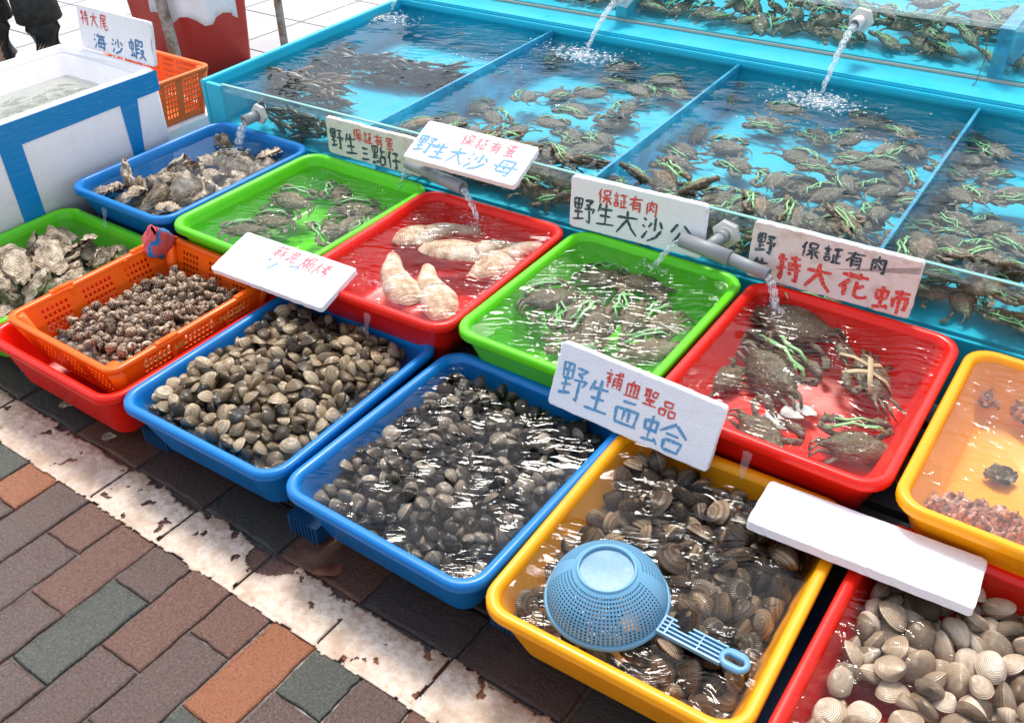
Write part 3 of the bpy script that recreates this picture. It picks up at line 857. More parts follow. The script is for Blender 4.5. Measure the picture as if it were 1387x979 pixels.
# resting places of the shells in each tray, from letting them fall into it once: x, y, z in mm from the front left rim corner,
# orientation as a quaternion in hundredths, size in percent, mesh number
HEAPS = {}
HEAPS['blue1'] = [
(384,67,-41,39,-63,-11,67,109,0),(90,326,0,4,-44,-88,14,99,0),(371,109,-26,15,39,-90,-11,112,0),(375,220,-28,29,77,-56,-11,107,0),(365,376,-26,49,45,-26,-70,100,0),(251,94,5,41,0,-4,91,110,0),(324,95,-16,2,93,-31,-19,80,0),
(324,95,-16,2,93,-31,-19,80,0),(307,299,-6,86,-2,32,-41,109,0),(290,135,-8,49,17,23,82,108,0),(364,258,-21,46,-36,78,20,100,0),(375,188,-32,89,20,-22,-34,109,0),(377,393,-35,40,20,1,-90,112,0),(136,162,0,68,43,-33,-50,113,0),
(136,162,0,68,43,-33,-50,113,0),(269,51,-19,1,99,1,-15,100,0),(235,148,5,71,-13,-24,65,103,0),(202,345,10,95,-2,-12,29,100,0),(274,225,-2,7,-43,90,-5,109,0),(383,309,-32,71,-4,-11,-70,87,0),(349,150,-27,34,-3,-51,-79,89,0),
(349,150,-27,34,-3,-51,-79,89,0),(348,444,-24,86,-1,29,43,89,0),(330,200,-11,36,-86,-21,30,103,0),(380,341,-30,2,-59,-79,-19,102,0),(161,52,-24,56,55,62,-6,106,0),(367,53,-51,20,98,-3,-2,95,0),(269,76,-8,8,61,78,12,109,0),
(269,76,-8,8,61,78,12,109,0),(326,340,-12,35,80,-2,-48,93,0),(360,350,-25,68,48,-54,-12,83,0),(69,176,8,5,99,9,-13,107,0),(336,401,-16,86,-35,16,-34,102,0),(340,355,-8,40,51,-74,18,112,0),(239,346,0,2,35,-53,-77,104,0),
(239,346,0,2,35,-53,-77,104,0),(149,109,-4,24,48,-84,6,95,0),(288,101,-2,15,98,-14,6,110,0),(319,48,-32,48,42,57,-51,111,0),(380,162,-42,28,-12,-88,36,90,0),(302,83,-15,16,-55,-79,24,105,0),(188,321,0,40,90,14,12,106,0),
(188,321,0,40,90,14,12,106,0),(92,74,-12,5,91,-40,-15,84,0),(286,261,0,13,-18,-52,-82,114,0),(108,96,-12,50,86,-2,-12,109,0),(383,297,-48,25,76,42,42,81,0),(337,57,-51,11,94,-32,-9,93,0),(302,161,-9,100,1,4,3,84,0),
(302,161,-9,100,1,4,3,84,0),(172,120,-6,36,10,3,93,92,0),(186,129,4,64,49,-51,-29,107,0),(335,120,-22,68,30,-20,-64,115,0),(58,80,-12,14,28,-95,-2,107,0),(379,135,-33,4,22,69,68,88,0),(302,462,-26,40,80,-32,31,95,0),
(302,462,-26,40,80,-32,31,95,0),(229,48,-22,52,-48,54,45,109,0),(102,368,4,4,90,-40,-18,114,0),(165,290,-1,41,81,34,-24,106,0),(384,116,-47,66,-53,-37,38,93,0),(209,328,-8,51,20,82,15,92,0),(116,62,-21,41,-76,24,44,106,0),
(116,62,-21,41,-76,24,44,106,0),(70,287,-12,47,48,-74,-3,107,0),(274,47,-48,1,-1,83,-56,84,0),(243,66,-10,31,-30,87,24,111,0),(270,182,-10,5,45,-88,16,111,0),(363,317,-29,80,38,-43,-20,101,0),(180,442,-22,42,-6,58,70,112,0),
(180,442,-22,42,-6,58,70,112,0),(305,340,-8,16,86,-31,-36,101,0),(129,366,3,74,-19,5,-64,109,0),(295,56,-19,54,-5,-31,78,90,0),(48,380,-6,62,33,-40,-59,110,0),(147,70,-21,3,-76,45,48,115,0),(312,221,-7,7,14,-98,-6,98,0),
(312,221,-7,7,14,-98,-6,98,0),(207,136,-5,32,0,47,82,103,0),(148,459,-24,51,67,-5,-54,92,0),(158,182,3,66,9,2,-75,94,0),(231,180,0,22,0,8,97,98,0),(49,109,-11,70,10,-6,71,90,0),(251,457,-18,67,23,69,-15,106,0),
(251,457,-18,67,23,69,-15,106,0),(89,240,-6,91,-38,-7,-17,88,0),(331,282,-20,60,39,14,-68,96,0),(210,151,5,76,43,-48,-10,94,0),(316,395,-14,22,80,-17,-52,108,0),(314,150,-20,13,-98,12,-1,81,0),(95,282,-14,87,29,-5,40,97,0),
(95,282,-14,87,29,-5,40,97,0),(176,235,-4,13,18,-96,16,89,0),(120,185,0,82,13,50,25,106,0),(242,122,-6,96,-9,11,-26,87,0),(228,213,3,17,79,-47,35,105,0),(88,130,-3,75,-29,-12,58,104,0),(166,100,-20,2,-27,-87,-41,96,0),
(166,100,-20,2,-27,-87,-41,96,0),(307,273,-22,8,-25,-47,-84,103,0),(248,283,-1,98,-18,2,-13,113,0),(291,427,-12,3,97,22,12,86,0),(327,76,-29,40,0,35,85,113,0),(326,317,-17,34,93,-13,5,115,0),(229,264,0,16,-36,-10,-91,114,0),
(229,264,0,16,-36,-10,-91,114,0),(243,165,-10,15,-20,0,97,82,0),(249,218,-10,3,-98,14,13,89,0),(349,334,-25,92,-34,0,19,85,0),(339,164,-20,28,90,-17,30,98,0),(380,264,-51,50,1,15,85,89,0),(251,372,-1,50,84,-16,10,100,0),
(251,372,-1,50,84,-16,10,100,0),(348,298,-26,85,10,-45,-27,111,0),(48,323,-6,69,13,-34,-63,85,0),(355,242,-28,29,79,14,-52,94,0),(138,233,-12,48,5,-38,-79,112,0),(282,322,-3,13,-45,82,-34,92,0),(260,252,0,7,-19,-29,-94,92,0),
(260,252,0,7,-19,-29,-94,92,0),(277,452,-26,83,55,-6,5,103,0),(379,188,-50,59,5,-6,-80,105,0),(380,91,-52,18,90,38,8,83,0),(51,417,-9,54,-64,-41,37,113,0),(130,247,-3,4,13,-96,24,80,0),(82,57,-23,97,-22,10,-7,98,0),
(82,57,-23,97,-22,10,-7,98,0),(218,240,-4,39,63,8,-67,109,0),(61,54,-35,5,97,23,-10,107,0),(360,406,-29,35,34,-56,-67,106,0),(102,51,-38,26,91,-28,16,89,0),(166,48,-48,85,52,0,0,92,0),(356,172,-32,39,-79,-46,-12,94,0),
(356,172,-32,39,-79,-46,-12,94,0),(192,258,2,4,-52,-85,-8,109,0),(87,311,-13,19,96,-18,8,113,0),(285,212,-14,26,-2,12,-96,98,0),(160,256,-5,3,-3,20,98,108,0),(281,382,-11,27,-18,23,-92,82,0),(386,410,-48,50,-55,49,-44,87,0),
(386,410,-48,50,-55,49,-44,87,0),(224,430,-5,70,-63,24,-23,114,0),(197,191,-7,81,-6,-54,23,103,0),(263,422,-5,91,-39,-11,-8,112,0),(379,217,-50,23,6,-39,-89,89,0),(152,403,-8,95,-11,11,27,98,0),(51,450,-16,56,-9,30,77,97,0),
(51,450,-16,56,-9,30,77,97,0),(191,80,-19,2,-57,-80,16,95,0),(258,394,-2,15,-11,17,-97,109,0),(249,310,-7,34,-11,20,91,100,0),(330,462,-27,25,-14,36,89,88,0),(105,121,-7,19,49,83,16,85,0),(221,90,0,11,-32,-92,-23,113,0),
(221,90,0,11,-32,-92,-23,113,0),(100,342,-14,82,42,12,-36,110,0),(184,169,-4,1,-34,-94,1,108,0),(122,280,-16,72,36,-19,57,89,0),(382,144,-49,30,-29,-69,59,81,0),(199,49,-35,13,-9,-81,-56,115,0),(260,362,-12,3,-5,90,-44,84,0),
(260,362,-12,3,-5,90,-44,84,0),(98,440,-14,37,-87,31,11,111,0),(80,100,-11,24,-51,-32,76,89,0),(226,301,-3,20,-45,82,-28,90,0),(351,214,-33,10,-91,9,38,107,0),(163,332,-3,44,78,20,-40,99,0),(277,404,-17,95,23,-17,-14,109,0),
(277,404,-17,95,23,-17,-14,109,0),(342,419,-27,28,-26,86,34,88,0),(336,188,-29,13,98,11,-2,110,0),(70,147,-7,63,47,59,-16,96,0),(54,315,-21,6,20,-79,-57,91,0),(302,246,-12,87,-46,-5,16,114,0),(106,224,-14,94,12,-8,-30,82,0),
(106,224,-14,94,12,-8,-30,82,0),(200,303,-11,92,-34,20,4,107,0),(71,262,-16,6,61,77,-18,96,0),(254,339,-9,67,-55,-18,47,114,0),(310,129,-24,76,-38,-10,-52,95,0),(377,236,-44,11,-50,84,-17,88,0),(132,49,-31,77,-26,-38,-44,85,0),
(132,49,-31,77,-26,-38,-44,85,0),(112,48,-48,15,6,92,-35,81,0),(184,215,-11,37,88,-11,-27,102,0),(130,118,-5,24,74,-5,62,100,0),(170,366,0,52,-28,-26,77,114,0),(244,144,-16,17,44,39,-79,106,0),(283,283,-7,53,-63,11,-56,90,0),
(283,283,-7,53,-63,11,-56,90,0),(214,355,-4,18,34,8,-92,112,0),(154,163,-11,93,-20,-17,26,94,0),(107,260,-9,90,-13,-34,-23,107,0),(48,72,-25,10,-82,-42,39,89,0),(142,324,-10,38,58,72,-5,115,0),(73,200,-7,35,37,62,60,106,0),
(73,200,-7,35,37,62,60,106,0),(119,140,-1,11,32,-20,92,103,0),(116,321,-12,97,-15,-11,-17,81,0),(186,399,-11,0,33,90,28,96,0),(96,190,1,54,-17,-27,78,83,0),(128,445,-30,41,35,12,-83,115,0),(71,430,-26,7,-27,40,87,100,0),
(71,430,-26,7,-27,40,87,100,0),(235,202,-11,16,44,-55,69,87,0),(334,376,-23,84,36,-26,30,89,0),(301,64,-32,36,14,92,12,85,0),(312,424,-24,8,-46,-88,8,110,0),(378,352,-47,28,17,-94,-7,103,0),(366,103,-47,47,52,-27,-66,84,0),
(366,103,-47,47,52,-27,-66,84,0),(354,435,-51,6,43,90,4,94,0),(359,76,-43,51,-74,-44,-6,106,0),(176,387,-6,35,-30,83,32,81,0),(172,313,-14,36,15,31,86,90,0),(129,347,-11,5,96,-2,27,93,0),(215,399,-15,86,15,38,-29,105,0),
(215,399,-15,86,15,38,-29,105,0),(343,460,-44,10,22,37,-90,113,0),(222,385,-7,43,-39,-66,-48,91,0),(322,258,-34,8,42,-81,39,101,0),(169,82,-28,18,-36,-46,-79,81,0),(361,288,-50,19,93,-30,-6,102,0),(204,225,-4,60,-22,-36,68,95,0),
(204,225,-4,60,-22,-36,68,95,0),(289,174,-14,29,-22,74,-57,85,0),(52,212,-14,27,-54,44,67,97,0),(68,339,-2,64,-46,-60,12,101,0),(344,96,-34,37,-26,-18,-87,108,0),(47,232,-17,20,62,2,-76,100,0),(103,457,-27,1,14,-27,-95,101,0),
(103,457,-27,1,14,-27,-95,101,0),(339,235,-33,1,-91,35,21,90,0),(54,162,-8,28,-85,35,27,108,0),(122,417,-16,19,1,-96,20,101,0),(65,241,-20,47,-40,9,78,84,0),(49,285,-16,21,-39,-65,62,86,0),(312,175,-22,38,-80,38,-26,109,0),
(312,175,-22,38,-80,38,-26,109,0),(130,389,-13,3,-84,-54,4,84,0),(136,104,-21,25,29,87,-30,93,0),(170,199,-16,51,6,30,80,113,0),(151,353,-15,78,47,-2,-42,109,0),(347,430,-38,18,45,83,28,90,0),(80,221,-14,10,-24,95,19,96,0),
(80,221,-14,10,-24,95,19,96,0),(106,156,-6,83,16,-27,46,100,0),(67,127,-15,40,-87,-26,10,87,0),(224,54,-52,12,2,20,97,90,0),(194,367,1,31,-41,69,-51,106,0),(352,131,-35,4,-70,-69,18,92,0),(47,258,-25,57,42,-38,-60,101,0),
(47,258,-25,57,42,-38,-60,101,0),(212,456,-17,12,-20,-6,97,94,0),(224,325,-17,19,84,47,20,107,0),(100,407,-22,19,69,-66,-22,107,0),(339,353,-30,14,94,18,-25,89,0),(201,420,-20,61,-30,-5,-73,89,0),(279,192,-29,71,-8,-10,-70,91,0),
(279,192,-29,71,-8,-10,-70,91,0),(290,117,-21,8,9,26,96,96,0),(351,272,-32,1,34,-94,-11,90,0),(371,318,-49,55,22,-30,-75,105,0),(103,209,-5,36,-92,0,-15,108,0),(289,363,-18,77,-2,29,57,83,0),(143,196,-2,3,32,-18,93,92,0),
(143,196,-2,3,32,-18,93,92,0),(290,151,-23,94,18,14,24,88,0),(73,407,-19,6,9,92,-37,82,0),(148,137,-15,20,18,-14,-95,111,0),(362,257,-46,44,-65,52,-35,100,0),(302,389,-26,9,77,-60,-22,110,0),(319,230,-26,62,-64,41,-16,87,0),
(319,230,-26,62,-64,41,-16,87,0),(326,439,-39,60,0,80,11,114,0),(148,95,-36,46,86,-21,-11,85,0),(346,312,-49,21,46,86,-8,94,0),(250,51,-34,12,-46,-76,-43,97,0),(160,279,-13,18,28,-79,51,99,0),(139,51,-52,0,0,99,16,85,0),
(139,51,-52,0,0,99,16,85,0),(366,382,-52,9,86,-51,-6,87,0),(266,160,-20,65,-36,12,-66,95,0),(181,68,-39,39,23,84,-31,111,0),(117,244,-17,27,-26,-20,-90,92,0),(100,301,-28,50,-13,72,-47,91,0),(195,116,-15,32,-42,-16,83,109,0),
(195,116,-15,32,-42,-16,83,109,0),(267,300,-21,79,0,-6,61,103,0),(78,356,-19,38,22,-43,-79,94,0),(86,168,-9,68,-68,-27,3,97,0),(51,350,-7,78,-31,0,54,92,0),(78,56,-51,8,40,90,18,92,0),(185,277,-8,6,-59,80,-6,80,0),
(185,277,-8,6,-59,80,-6,80,0),(310,363,-18,77,-1,19,-60,105,0),(341,386,-33,10,-29,-57,76,95,0),(245,246,-13,84,-54,0,5,107,0),(359,338,-45,42,57,30,64,85,0),(361,151,-50,12,54,-81,-18,99,0),(264,131,-20,52,-10,-21,-82,107,0),
(264,131,-20,52,-10,-21,-82,107,0),(216,76,-24,11,-71,-62,-32,114,0),(47,138,-23,47,49,66,32,100,0),(275,63,-34,8,-84,53,6,101,0),(251,196,-20,61,8,-39,-68,86,0),(285,89,-25,49,33,24,77,107,0),(191,460,-29,8,95,2,-30,83,0),
(191,460,-29,8,95,2,-30,83,0),(146,233,-33,22,97,-13,-4,92,0),(242,408,-12,53,29,78,-15,86,0),(146,302,-11,76,-53,-37,-10,88,0),(92,322,-32,13,-32,-80,-49,87,0),(291,308,-14,22,40,-89,-5,95,0),(114,159,-22,25,31,90,17,109,0),
(114,159,-22,25,31,90,17,109,0),(335,85,-50,13,4,-5,-99,106,0),(150,376,-19,17,-64,74,9,98,0),(257,100,-14,5,-30,94,18,105,0),(314,203,-21,8,27,-91,-31,93,0),(227,461,-28,44,-88,19,1,97,0),(213,200,-14,3,-64,-18,74,101,0),
(213,200,-14,3,-64,-18,74,101,0),(66,386,-18,59,-21,4,-78,88,0),(100,78,-29,20,-77,59,14,108,0),(267,217,-28,31,71,22,60,92,0),(130,311,-23,9,60,-80,2,85,0),(321,150,-36,10,-80,58,-13,96,0),(308,293,-26,31,-16,-88,32,85,0),
(308,293,-26,31,-16,-88,32,85,0),(205,173,-26,27,37,78,44,92,0),(226,184,-19,0,-8,55,83,85,0),(186,344,-9,17,98,-1,-7,88,0),(254,440,-21,54,74,-15,36,80,0),(308,458,-45,77,-60,-18,-12,105,0),(107,455,-50,43,11,26,86,96,0),
(107,455,-50,43,11,26,86,96,0),(133,207,-14,57,-73,-36,-9,103,0),(194,293,-26,6,19,67,-72,88,0),(164,233,-22,46,12,48,74,91,0),(216,106,-10,49,-8,48,-72,91,0),(54,441,-30,88,-30,-8,35,93,0),(273,435,-26,10,6,-56,-82,93,0),
(273,435,-26,10,6,-56,-82,93,0),(57,370,-27,12,98,-15,-3,102,0),(229,440,-28,25,-3,51,82,81,0),(272,335,-16,52,-66,-47,28,107,0),(328,282,-38,47,-80,-37,-2,80,0),(104,383,-11,19,-71,-67,5,105,0),(274,242,-20,34,-88,-13,31,84,0),
(274,242,-20,34,-88,-13,31,84,0),(133,260,-16,43,-77,47,-3,86,0),(52,60,-49,13,-82,55,11,93,0),(73,81,-33,9,96,-11,-23,99,0),(52,342,-23,70,-7,-30,-65,98,0),(340,408,-49,18,97,14,-6,115,0),(102,361,-27,75,-17,-4,64,97,0),
(102,361,-27,75,-17,-4,64,97,0),(130,81,-26,44,-6,49,-75,88,0),(295,333,-21,30,-52,-80,9,83,0),(298,207,-35,13,-28,-87,39,96,0),(313,69,-47,38,42,29,78,91,0),(324,313,-36,16,-14,92,-32,98,0),(76,458,-24,20,77,56,-21,93,0),
(76,458,-24,20,77,56,-21,93,0),(115,317,-34,43,59,-5,68,81,0),(153,431,-41,13,-77,-46,42,113,0),(50,396,-24,2,-81,58,-1,80,0),(118,123,-24,15,47,-84,-20,95,0),(287,296,-31,26,-32,-57,71,97,0),(184,161,-25,19,-24,-39,-87,103,0),
(184,161,-25,19,-24,-39,-87,103,0),(212,260,-14,74,7,18,-64,88,0),(216,125,-24,56,38,12,73,90,0),(343,210,-51,15,79,-58,-13,90,0),(218,155,-12,10,59,76,27,92,0),(221,245,-32,72,-48,-46,19,101,0),(252,166,-36,27,87,39,15,86,0),
(252,166,-36,27,87,39,15,86,0),(264,272,-16,13,-87,-48,6,99,0),(184,402,-31,21,15,-49,-84,93,0),(247,81,-29,10,45,-89,6,103,0),(91,124,-25,72,-17,-6,-66,112,0),(143,178,-21,94,28,12,15,113,0),(187,331,-22,6,-30,-94,15,98,0),
(187,331,-22,6,-30,-94,15,98,0),(140,452,-46,45,-59,-67,-2,86,0),(298,440,-43,34,-88,-21,-26,111,0),(56,107,-27,20,-12,-9,97,105,0),(112,185,-16,80,-9,27,52,100,0),(138,147,-32,98,-11,2,17,104,0),(324,329,-47,36,-70,59,19,90,0),
(324,329,-47,36,-70,59,19,90,0),(78,344,-33,26,62,67,-32,101,0),(208,345,-30,17,-9,98,-10,95,0),(227,363,-18,36,-89,28,-5,109,0),(281,463,-44,44,-73,35,39,94,0),(309,106,-32,8,74,67,-1,104,0),(369,412,-48,59,-50,-41,48,85,0),
(369,412,-48,59,-50,-41,48,85,0),(78,244,-32,40,18,-15,-89,109,0),(245,295,-31,82,28,3,-49,81,0),(160,84,-51,13,64,74,15,92,0),(248,177,-25,0,73,-61,32,85,0),(84,370,-39,33,27,25,87,90,0),(161,151,-26,84,5,11,-52,94,0),
(161,151,-26,84,5,11,-52,94,0),(226,421,-29,55,-37,-16,-73,105,0),(86,105,-34,12,-76,-53,35,100,0),(228,164,-29,0,52,76,39,94,0),(249,320,-27,2,-98,-20,10,99,0),(350,184,-49,82,33,2,-46,98,0),(177,308,-37,60,75,-28,-3,85,0),
(177,308,-37,60,75,-28,-3,85,0),(217,223,-24,43,88,-10,17,88,0),(286,137,-35,1,7,97,-23,92,0),(190,269,-22,79,7,-18,-58,101,0),(122,158,-44,86,27,39,-17,83,0),(147,205,-32,4,65,72,24,110,0),(371,130,-47,72,-34,29,53,83,0),
(371,130,-47,72,-34,29,53,83,0),(256,370,-31,19,3,-67,72,93,0),(112,288,-30,44,-82,-33,13,100,0),(219,193,-40,67,-48,-51,-25,85,0),(140,78,-46,65,-19,0,73,115,0),(199,136,-30,39,-70,58,18,99,0),(250,389,-23,12,-16,-94,26,111,0),
(250,389,-23,12,-16,-94,26,111,0),(185,459,-47,78,50,1,-38,92,0),(245,271,-26,97,-1,18,16,109,0),(336,150,-48,62,-68,29,-26,92,0),(115,94,-37,70,0,18,-69,110,0),(118,222,-32,83,-15,14,52,112,0),(56,281,-32,14,17,-11,-97,81,0),
(56,281,-32,14,17,-11,-97,81,0),(126,365,-22,96,7,20,-20,86,0),(322,236,-50,15,74,-64,-13,114,0),(143,289,-30,1,-99,-9,11,113,0),
]
HEAPS['blue2'] = [
(376,175,-20,1,-17,-98,-9,121,0),(217,98,-22,65,-20,-44,58,117,0),(342,227,-14,6,25,95,16,119,0),(382,455,-31,14,94,26,16,87,0),(204,77,-29,78,1,21,-58,77,0),(184,48,-56,9,18,-73,65,98,0),(203,124,-13,26,-63,72,-10,116,0),
(203,124,-13,26,-63,72,-10,116,0),(383,413,-36,79,28,5,-54,96,0),(252,79,-34,7,-38,-89,-26,109,0),(344,161,-27,76,-35,24,-50,113,0),(315,93,-28,97,22,-8,-10,92,0),(373,279,-32,29,24,-37,-85,85,0),(341,411,-26,37,-91,10,16,89,0),
(341,411,-26,37,-91,10,16,89,0),(231,316,-32,28,26,92,6,101,0),(308,388,-20,55,4,-5,83,95,0),(234,204,-11,17,13,62,76,108,0),(74,328,-17,54,28,43,66,119,0),(281,50,-46,57,-43,2,-70,84,0),(380,147,-29,73,-49,26,-40,118,0),
(380,147,-29,73,-49,26,-40,118,0),(164,50,-42,68,65,-16,30,108,0),(176,326,-20,31,93,12,-16,120,0),(240,336,-19,4,10,30,-95,124,0),(208,354,-16,68,59,-27,-35,123,0),(219,443,-21,20,-85,48,11,118,0),(382,222,-32,42,24,63,-61,97,0),
(382,222,-32,42,24,63,-61,97,0),(366,241,-23,46,-12,5,88,122,0),(258,154,-17,9,-4,7,99,119,0),(385,301,-37,36,66,-60,-28,100,0),(87,135,-24,39,74,-54,-7,104,0),(78,158,-23,94,31,-4,-10,87,0),(154,146,-16,31,-57,-22,-72,113,0),
(154,146,-16,31,-57,-22,-72,113,0),(224,391,-26,5,53,84,5,105,0),(240,177,-19,98,11,6,12,106,0),(82,440,-22,5,-73,68,9,98,0),(277,445,-31,2,-41,-91,2,104,0),(375,49,-54,76,-64,-2,2,117,0),(157,386,-16,9,69,57,-44,115,0),
(157,386,-16,9,69,57,-44,115,0),(52,127,-25,64,-24,30,67,117,0),(283,90,-30,51,76,12,-39,103,0),(342,111,-25,3,18,21,-96,83,0),(366,104,-33,24,6,18,-95,123,0),(305,121,-30,94,8,34,3,78,0),(183,68,-31,79,14,32,-50,118,0),
(183,68,-31,79,14,32,-50,118,0),(262,198,-24,33,80,-34,-37,118,0),(128,110,-24,17,96,10,18,125,0),(302,182,-20,9,-56,-25,79,94,0),(69,396,-14,94,30,6,14,123,0),(109,454,-17,11,63,56,53,119,0),(148,220,-19,34,92,17,11,114,0),
(148,220,-19,34,92,17,11,114,0),(97,382,-18,5,99,-6,10,111,0),(159,408,-18,33,16,67,64,117,0),(283,201,-21,34,-93,10,-8,81,0),(359,123,-21,12,99,0,-4,88,0),(128,70,-37,44,30,37,-76,94,0),(348,356,-23,40,63,9,-66,123,0),
(348,356,-23,40,63,9,-66,123,0),(100,288,-26,94,11,-21,-26,115,0),(357,296,-26,7,32,59,-74,109,0),(155,298,-30,48,85,-21,-3,113,0),(242,411,-26,24,-96,6,-10,116,0),(228,129,-23,0,-27,3,-96,101,0),(315,341,-24,67,-58,-47,-6,118,0),
(315,341,-24,67,-58,-47,-6,118,0),(319,207,-22,35,-21,90,-16,105,0),(93,76,-34,6,-6,87,48,105,0),(131,51,-54,51,26,-44,70,101,0),(345,53,-35,0,28,59,-76,119,0),(364,415,-26,42,74,-31,-41,110,0),(260,286,-28,41,36,19,-82,102,0),
(260,286,-28,41,36,19,-82,102,0),(144,375,-26,10,85,-52,0,117,0),(359,390,-39,62,70,-32,-14,79,0),(348,460,-21,6,6,-100,-4,104,0),(72,94,-29,30,-12,-18,-93,107,0),(210,310,-35,22,-34,91,1,94,0),(279,265,-31,46,79,-32,-26,95,0),
(279,265,-31,46,79,-32,-26,95,0),(154,168,-16,12,89,-35,-27,102,0),(59,54,-42,56,82,-7,9,122,0),(65,203,-20,41,40,64,51,102,0),(288,71,-41,53,-30,-4,79,115,0),(384,86,-51,29,49,-52,-64,96,0),(89,265,-30,49,2,84,22,99,0),
(89,265,-30,49,2,84,22,99,0),(164,458,-18,14,63,0,76,111,0),(111,54,-45,71,37,33,50,96,0),(53,370,-24,84,39,30,23,113,0),(331,133,-21,82,38,1,-44,122,0),(200,338,-27,4,98,-12,-14,90,0),(386,267,-40,20,79,-46,-35,82,0),
(386,267,-40,20,79,-46,-35,82,0),(300,142,-23,37,92,-9,-5,87,0),(54,285,-27,90,36,-16,-16,104,0),(308,274,-25,38,-68,49,40,86,0),(372,364,-30,9,97,-22,-7,88,0),(386,354,-57,42,75,24,46,77,0),(337,92,-38,29,74,-7,-61,107,0),
(337,92,-38,29,74,-7,-61,107,0),(237,255,-26,36,32,87,13,119,0),(240,60,-54,48,-48,9,73,109,0),(322,52,-38,18,80,-14,-56,110,0),(125,266,-31,80,58,-2,12,111,0),(314,318,-34,79,53,31,1,106,0),(273,113,-30,8,90,-37,-21,103,0),
(273,113,-30,8,90,-37,-21,103,0),(53,165,-20,68,66,-27,-19,108,0),(56,311,-25,97,19,13,-2,116,0),(102,346,-28,63,15,-25,-72,90,0),(160,84,-32,40,21,-87,-18,107,0),(276,403,-26,23,18,51,81,97,0),(224,84,-40,17,92,32,-12,104,0),
(224,84,-40,17,92,32,-12,104,0),(251,133,-30,65,52,54,-10,90,0),(244,451,-30,37,76,29,44,120,0),(326,425,-25,12,31,-91,-24,119,0),(199,64,-52,43,-74,-34,-40,107,0),(183,203,-24,96,-8,9,-25,104,0),(248,111,-26,16,52,83,-15,109,0),
(248,111,-26,16,52,83,-15,109,0),(122,330,-34,91,6,41,3,114,0),(322,179,-28,43,-74,49,-16,101,0),(206,414,-27,5,-8,98,17,99,0),(264,387,-35,33,-49,69,42,102,0),(65,141,-23,54,-22,75,31,97,0),(275,140,-28,3,-82,47,-32,104,0),
(275,140,-28,3,-82,47,-32,104,0),(231,105,-34,57,18,-8,80,88,0),(76,177,-17,20,20,-95,16,108,0),(264,54,-54,22,30,3,93,122,0),(152,436,-29,52,52,68,3,120,0),(305,88,-40,29,-2,-4,96,80,0),(48,435,-22,12,-80,-18,-56,98,0),
(48,435,-22,12,-80,-18,-56,98,0),(64,69,-33,23,-12,-73,-63,105,0),(386,170,-35,67,-24,-9,-70,75,0),(147,320,-26,47,-1,16,87,93,0),(217,51,-55,89,-17,-29,-31,101,0),(287,223,-24,11,-78,61,-8,121,0),(355,68,-40,79,-55,-5,-27,105,0),
(355,68,-40,79,-55,-5,-27,105,0),(302,289,-30,95,28,13,2,102,0),(195,396,-27,23,-94,19,14,102,0),(123,179,-16,9,-15,-96,20,117,0),(111,240,-27,75,37,13,53,112,0),(213,196,-23,35,91,22,8,118,0),(120,354,-35,13,-17,98,2,89,0),
(120,354,-35,13,-17,98,2,89,0),(259,259,-34,47,-4,64,60,103,0),(382,66,-56,30,32,80,-41,85,0),(275,304,-31,12,8,-2,99,84,0),(357,325,-38,42,-71,56,-10,82,0),(263,239,-27,16,-94,30,-4,79,0),(285,324,-32,53,-80,-14,-23,110,0),
(285,324,-32,53,-80,-14,-23,110,0),(313,233,-16,26,-52,51,-63,118,0),(77,294,-28,79,-23,-27,51,106,0),(120,85,-40,94,16,30,1,107,0),(366,346,-42,15,-94,-30,5,108,0),(56,245,-26,98,4,3,17,118,0),(129,230,-25,65,63,5,42,109,0),
(129,230,-25,65,63,5,42,109,0),(154,107,-32,41,-50,29,70,87,0),(195,258,-30,40,56,45,57,79,0),(108,169,-23,13,-57,-66,47,107,0),(130,400,-17,16,-88,-45,-5,123,0),(219,165,-27,3,-42,-85,32,78,0),(110,213,-22,67,-32,45,50,114,0),
(110,213,-22,67,-32,45,50,114,0),(183,111,-22,29,59,75,-4,109,0),(192,177,-29,74,44,40,-32,100,0),(162,343,-22,46,28,78,-30,99,0),(322,118,-27,32,-82,7,-48,76,0),(63,52,-60,7,87,48,0,85,0),(287,340,-26,32,-30,-74,-51,91,0),
(287,340,-26,32,-30,-74,-51,91,0),(328,379,-32,19,-18,94,24,111,0),(383,137,-59,23,-25,-69,64,78,0),(384,153,-49,54,-2,22,-81,82,0),(165,127,-33,8,-43,83,34,121,0),(150,261,-30,65,-37,45,-48,111,0),(360,194,-21,33,40,-12,85,75,0),
(360,194,-21,33,40,-12,85,75,0),(202,235,-22,14,35,81,-44,117,0),(173,251,-30,12,-25,90,-33,111,0),(307,54,-48,4,-66,58,47,118,0),(49,454,-25,53,22,6,-82,81,0),(213,287,-38,45,-43,64,45,99,0),(84,345,-27,68,-17,66,-26,93,0),
(84,345,-27,68,-17,66,-26,93,0),(110,124,-24,3,-92,-38,7,99,0),(211,267,-34,21,24,94,-15,107,0),(65,226,-22,4,89,-26,-38,92,0),(291,132,-38,72,13,28,62,113,0),(77,372,-29,54,64,-49,25,102,0),(382,458,-56,48,-29,26,-79,86,0),
(382,458,-56,48,-29,26,-79,86,0),(169,180,-22,16,-53,-63,-54,103,0),(380,392,-51,73,-23,48,42,116,0),(382,416,-54,32,-58,-69,-28,106,0),(241,224,-21,0,87,-46,-17,120,0),(193,438,-30,8,2,23,97,123,0),(121,305,-34,80,-42,17,38,100,0),
(121,305,-34,80,-42,17,38,100,0),(186,462,-29,51,-64,28,49,120,0),(92,56,-48,51,11,-85,-3,125,0),(170,384,-33,23,49,84,0,101,0),(245,390,-41,79,30,32,43,110,0),(116,377,-34,50,70,51,1,124,0),(185,225,-27,34,49,-69,41,105,0),
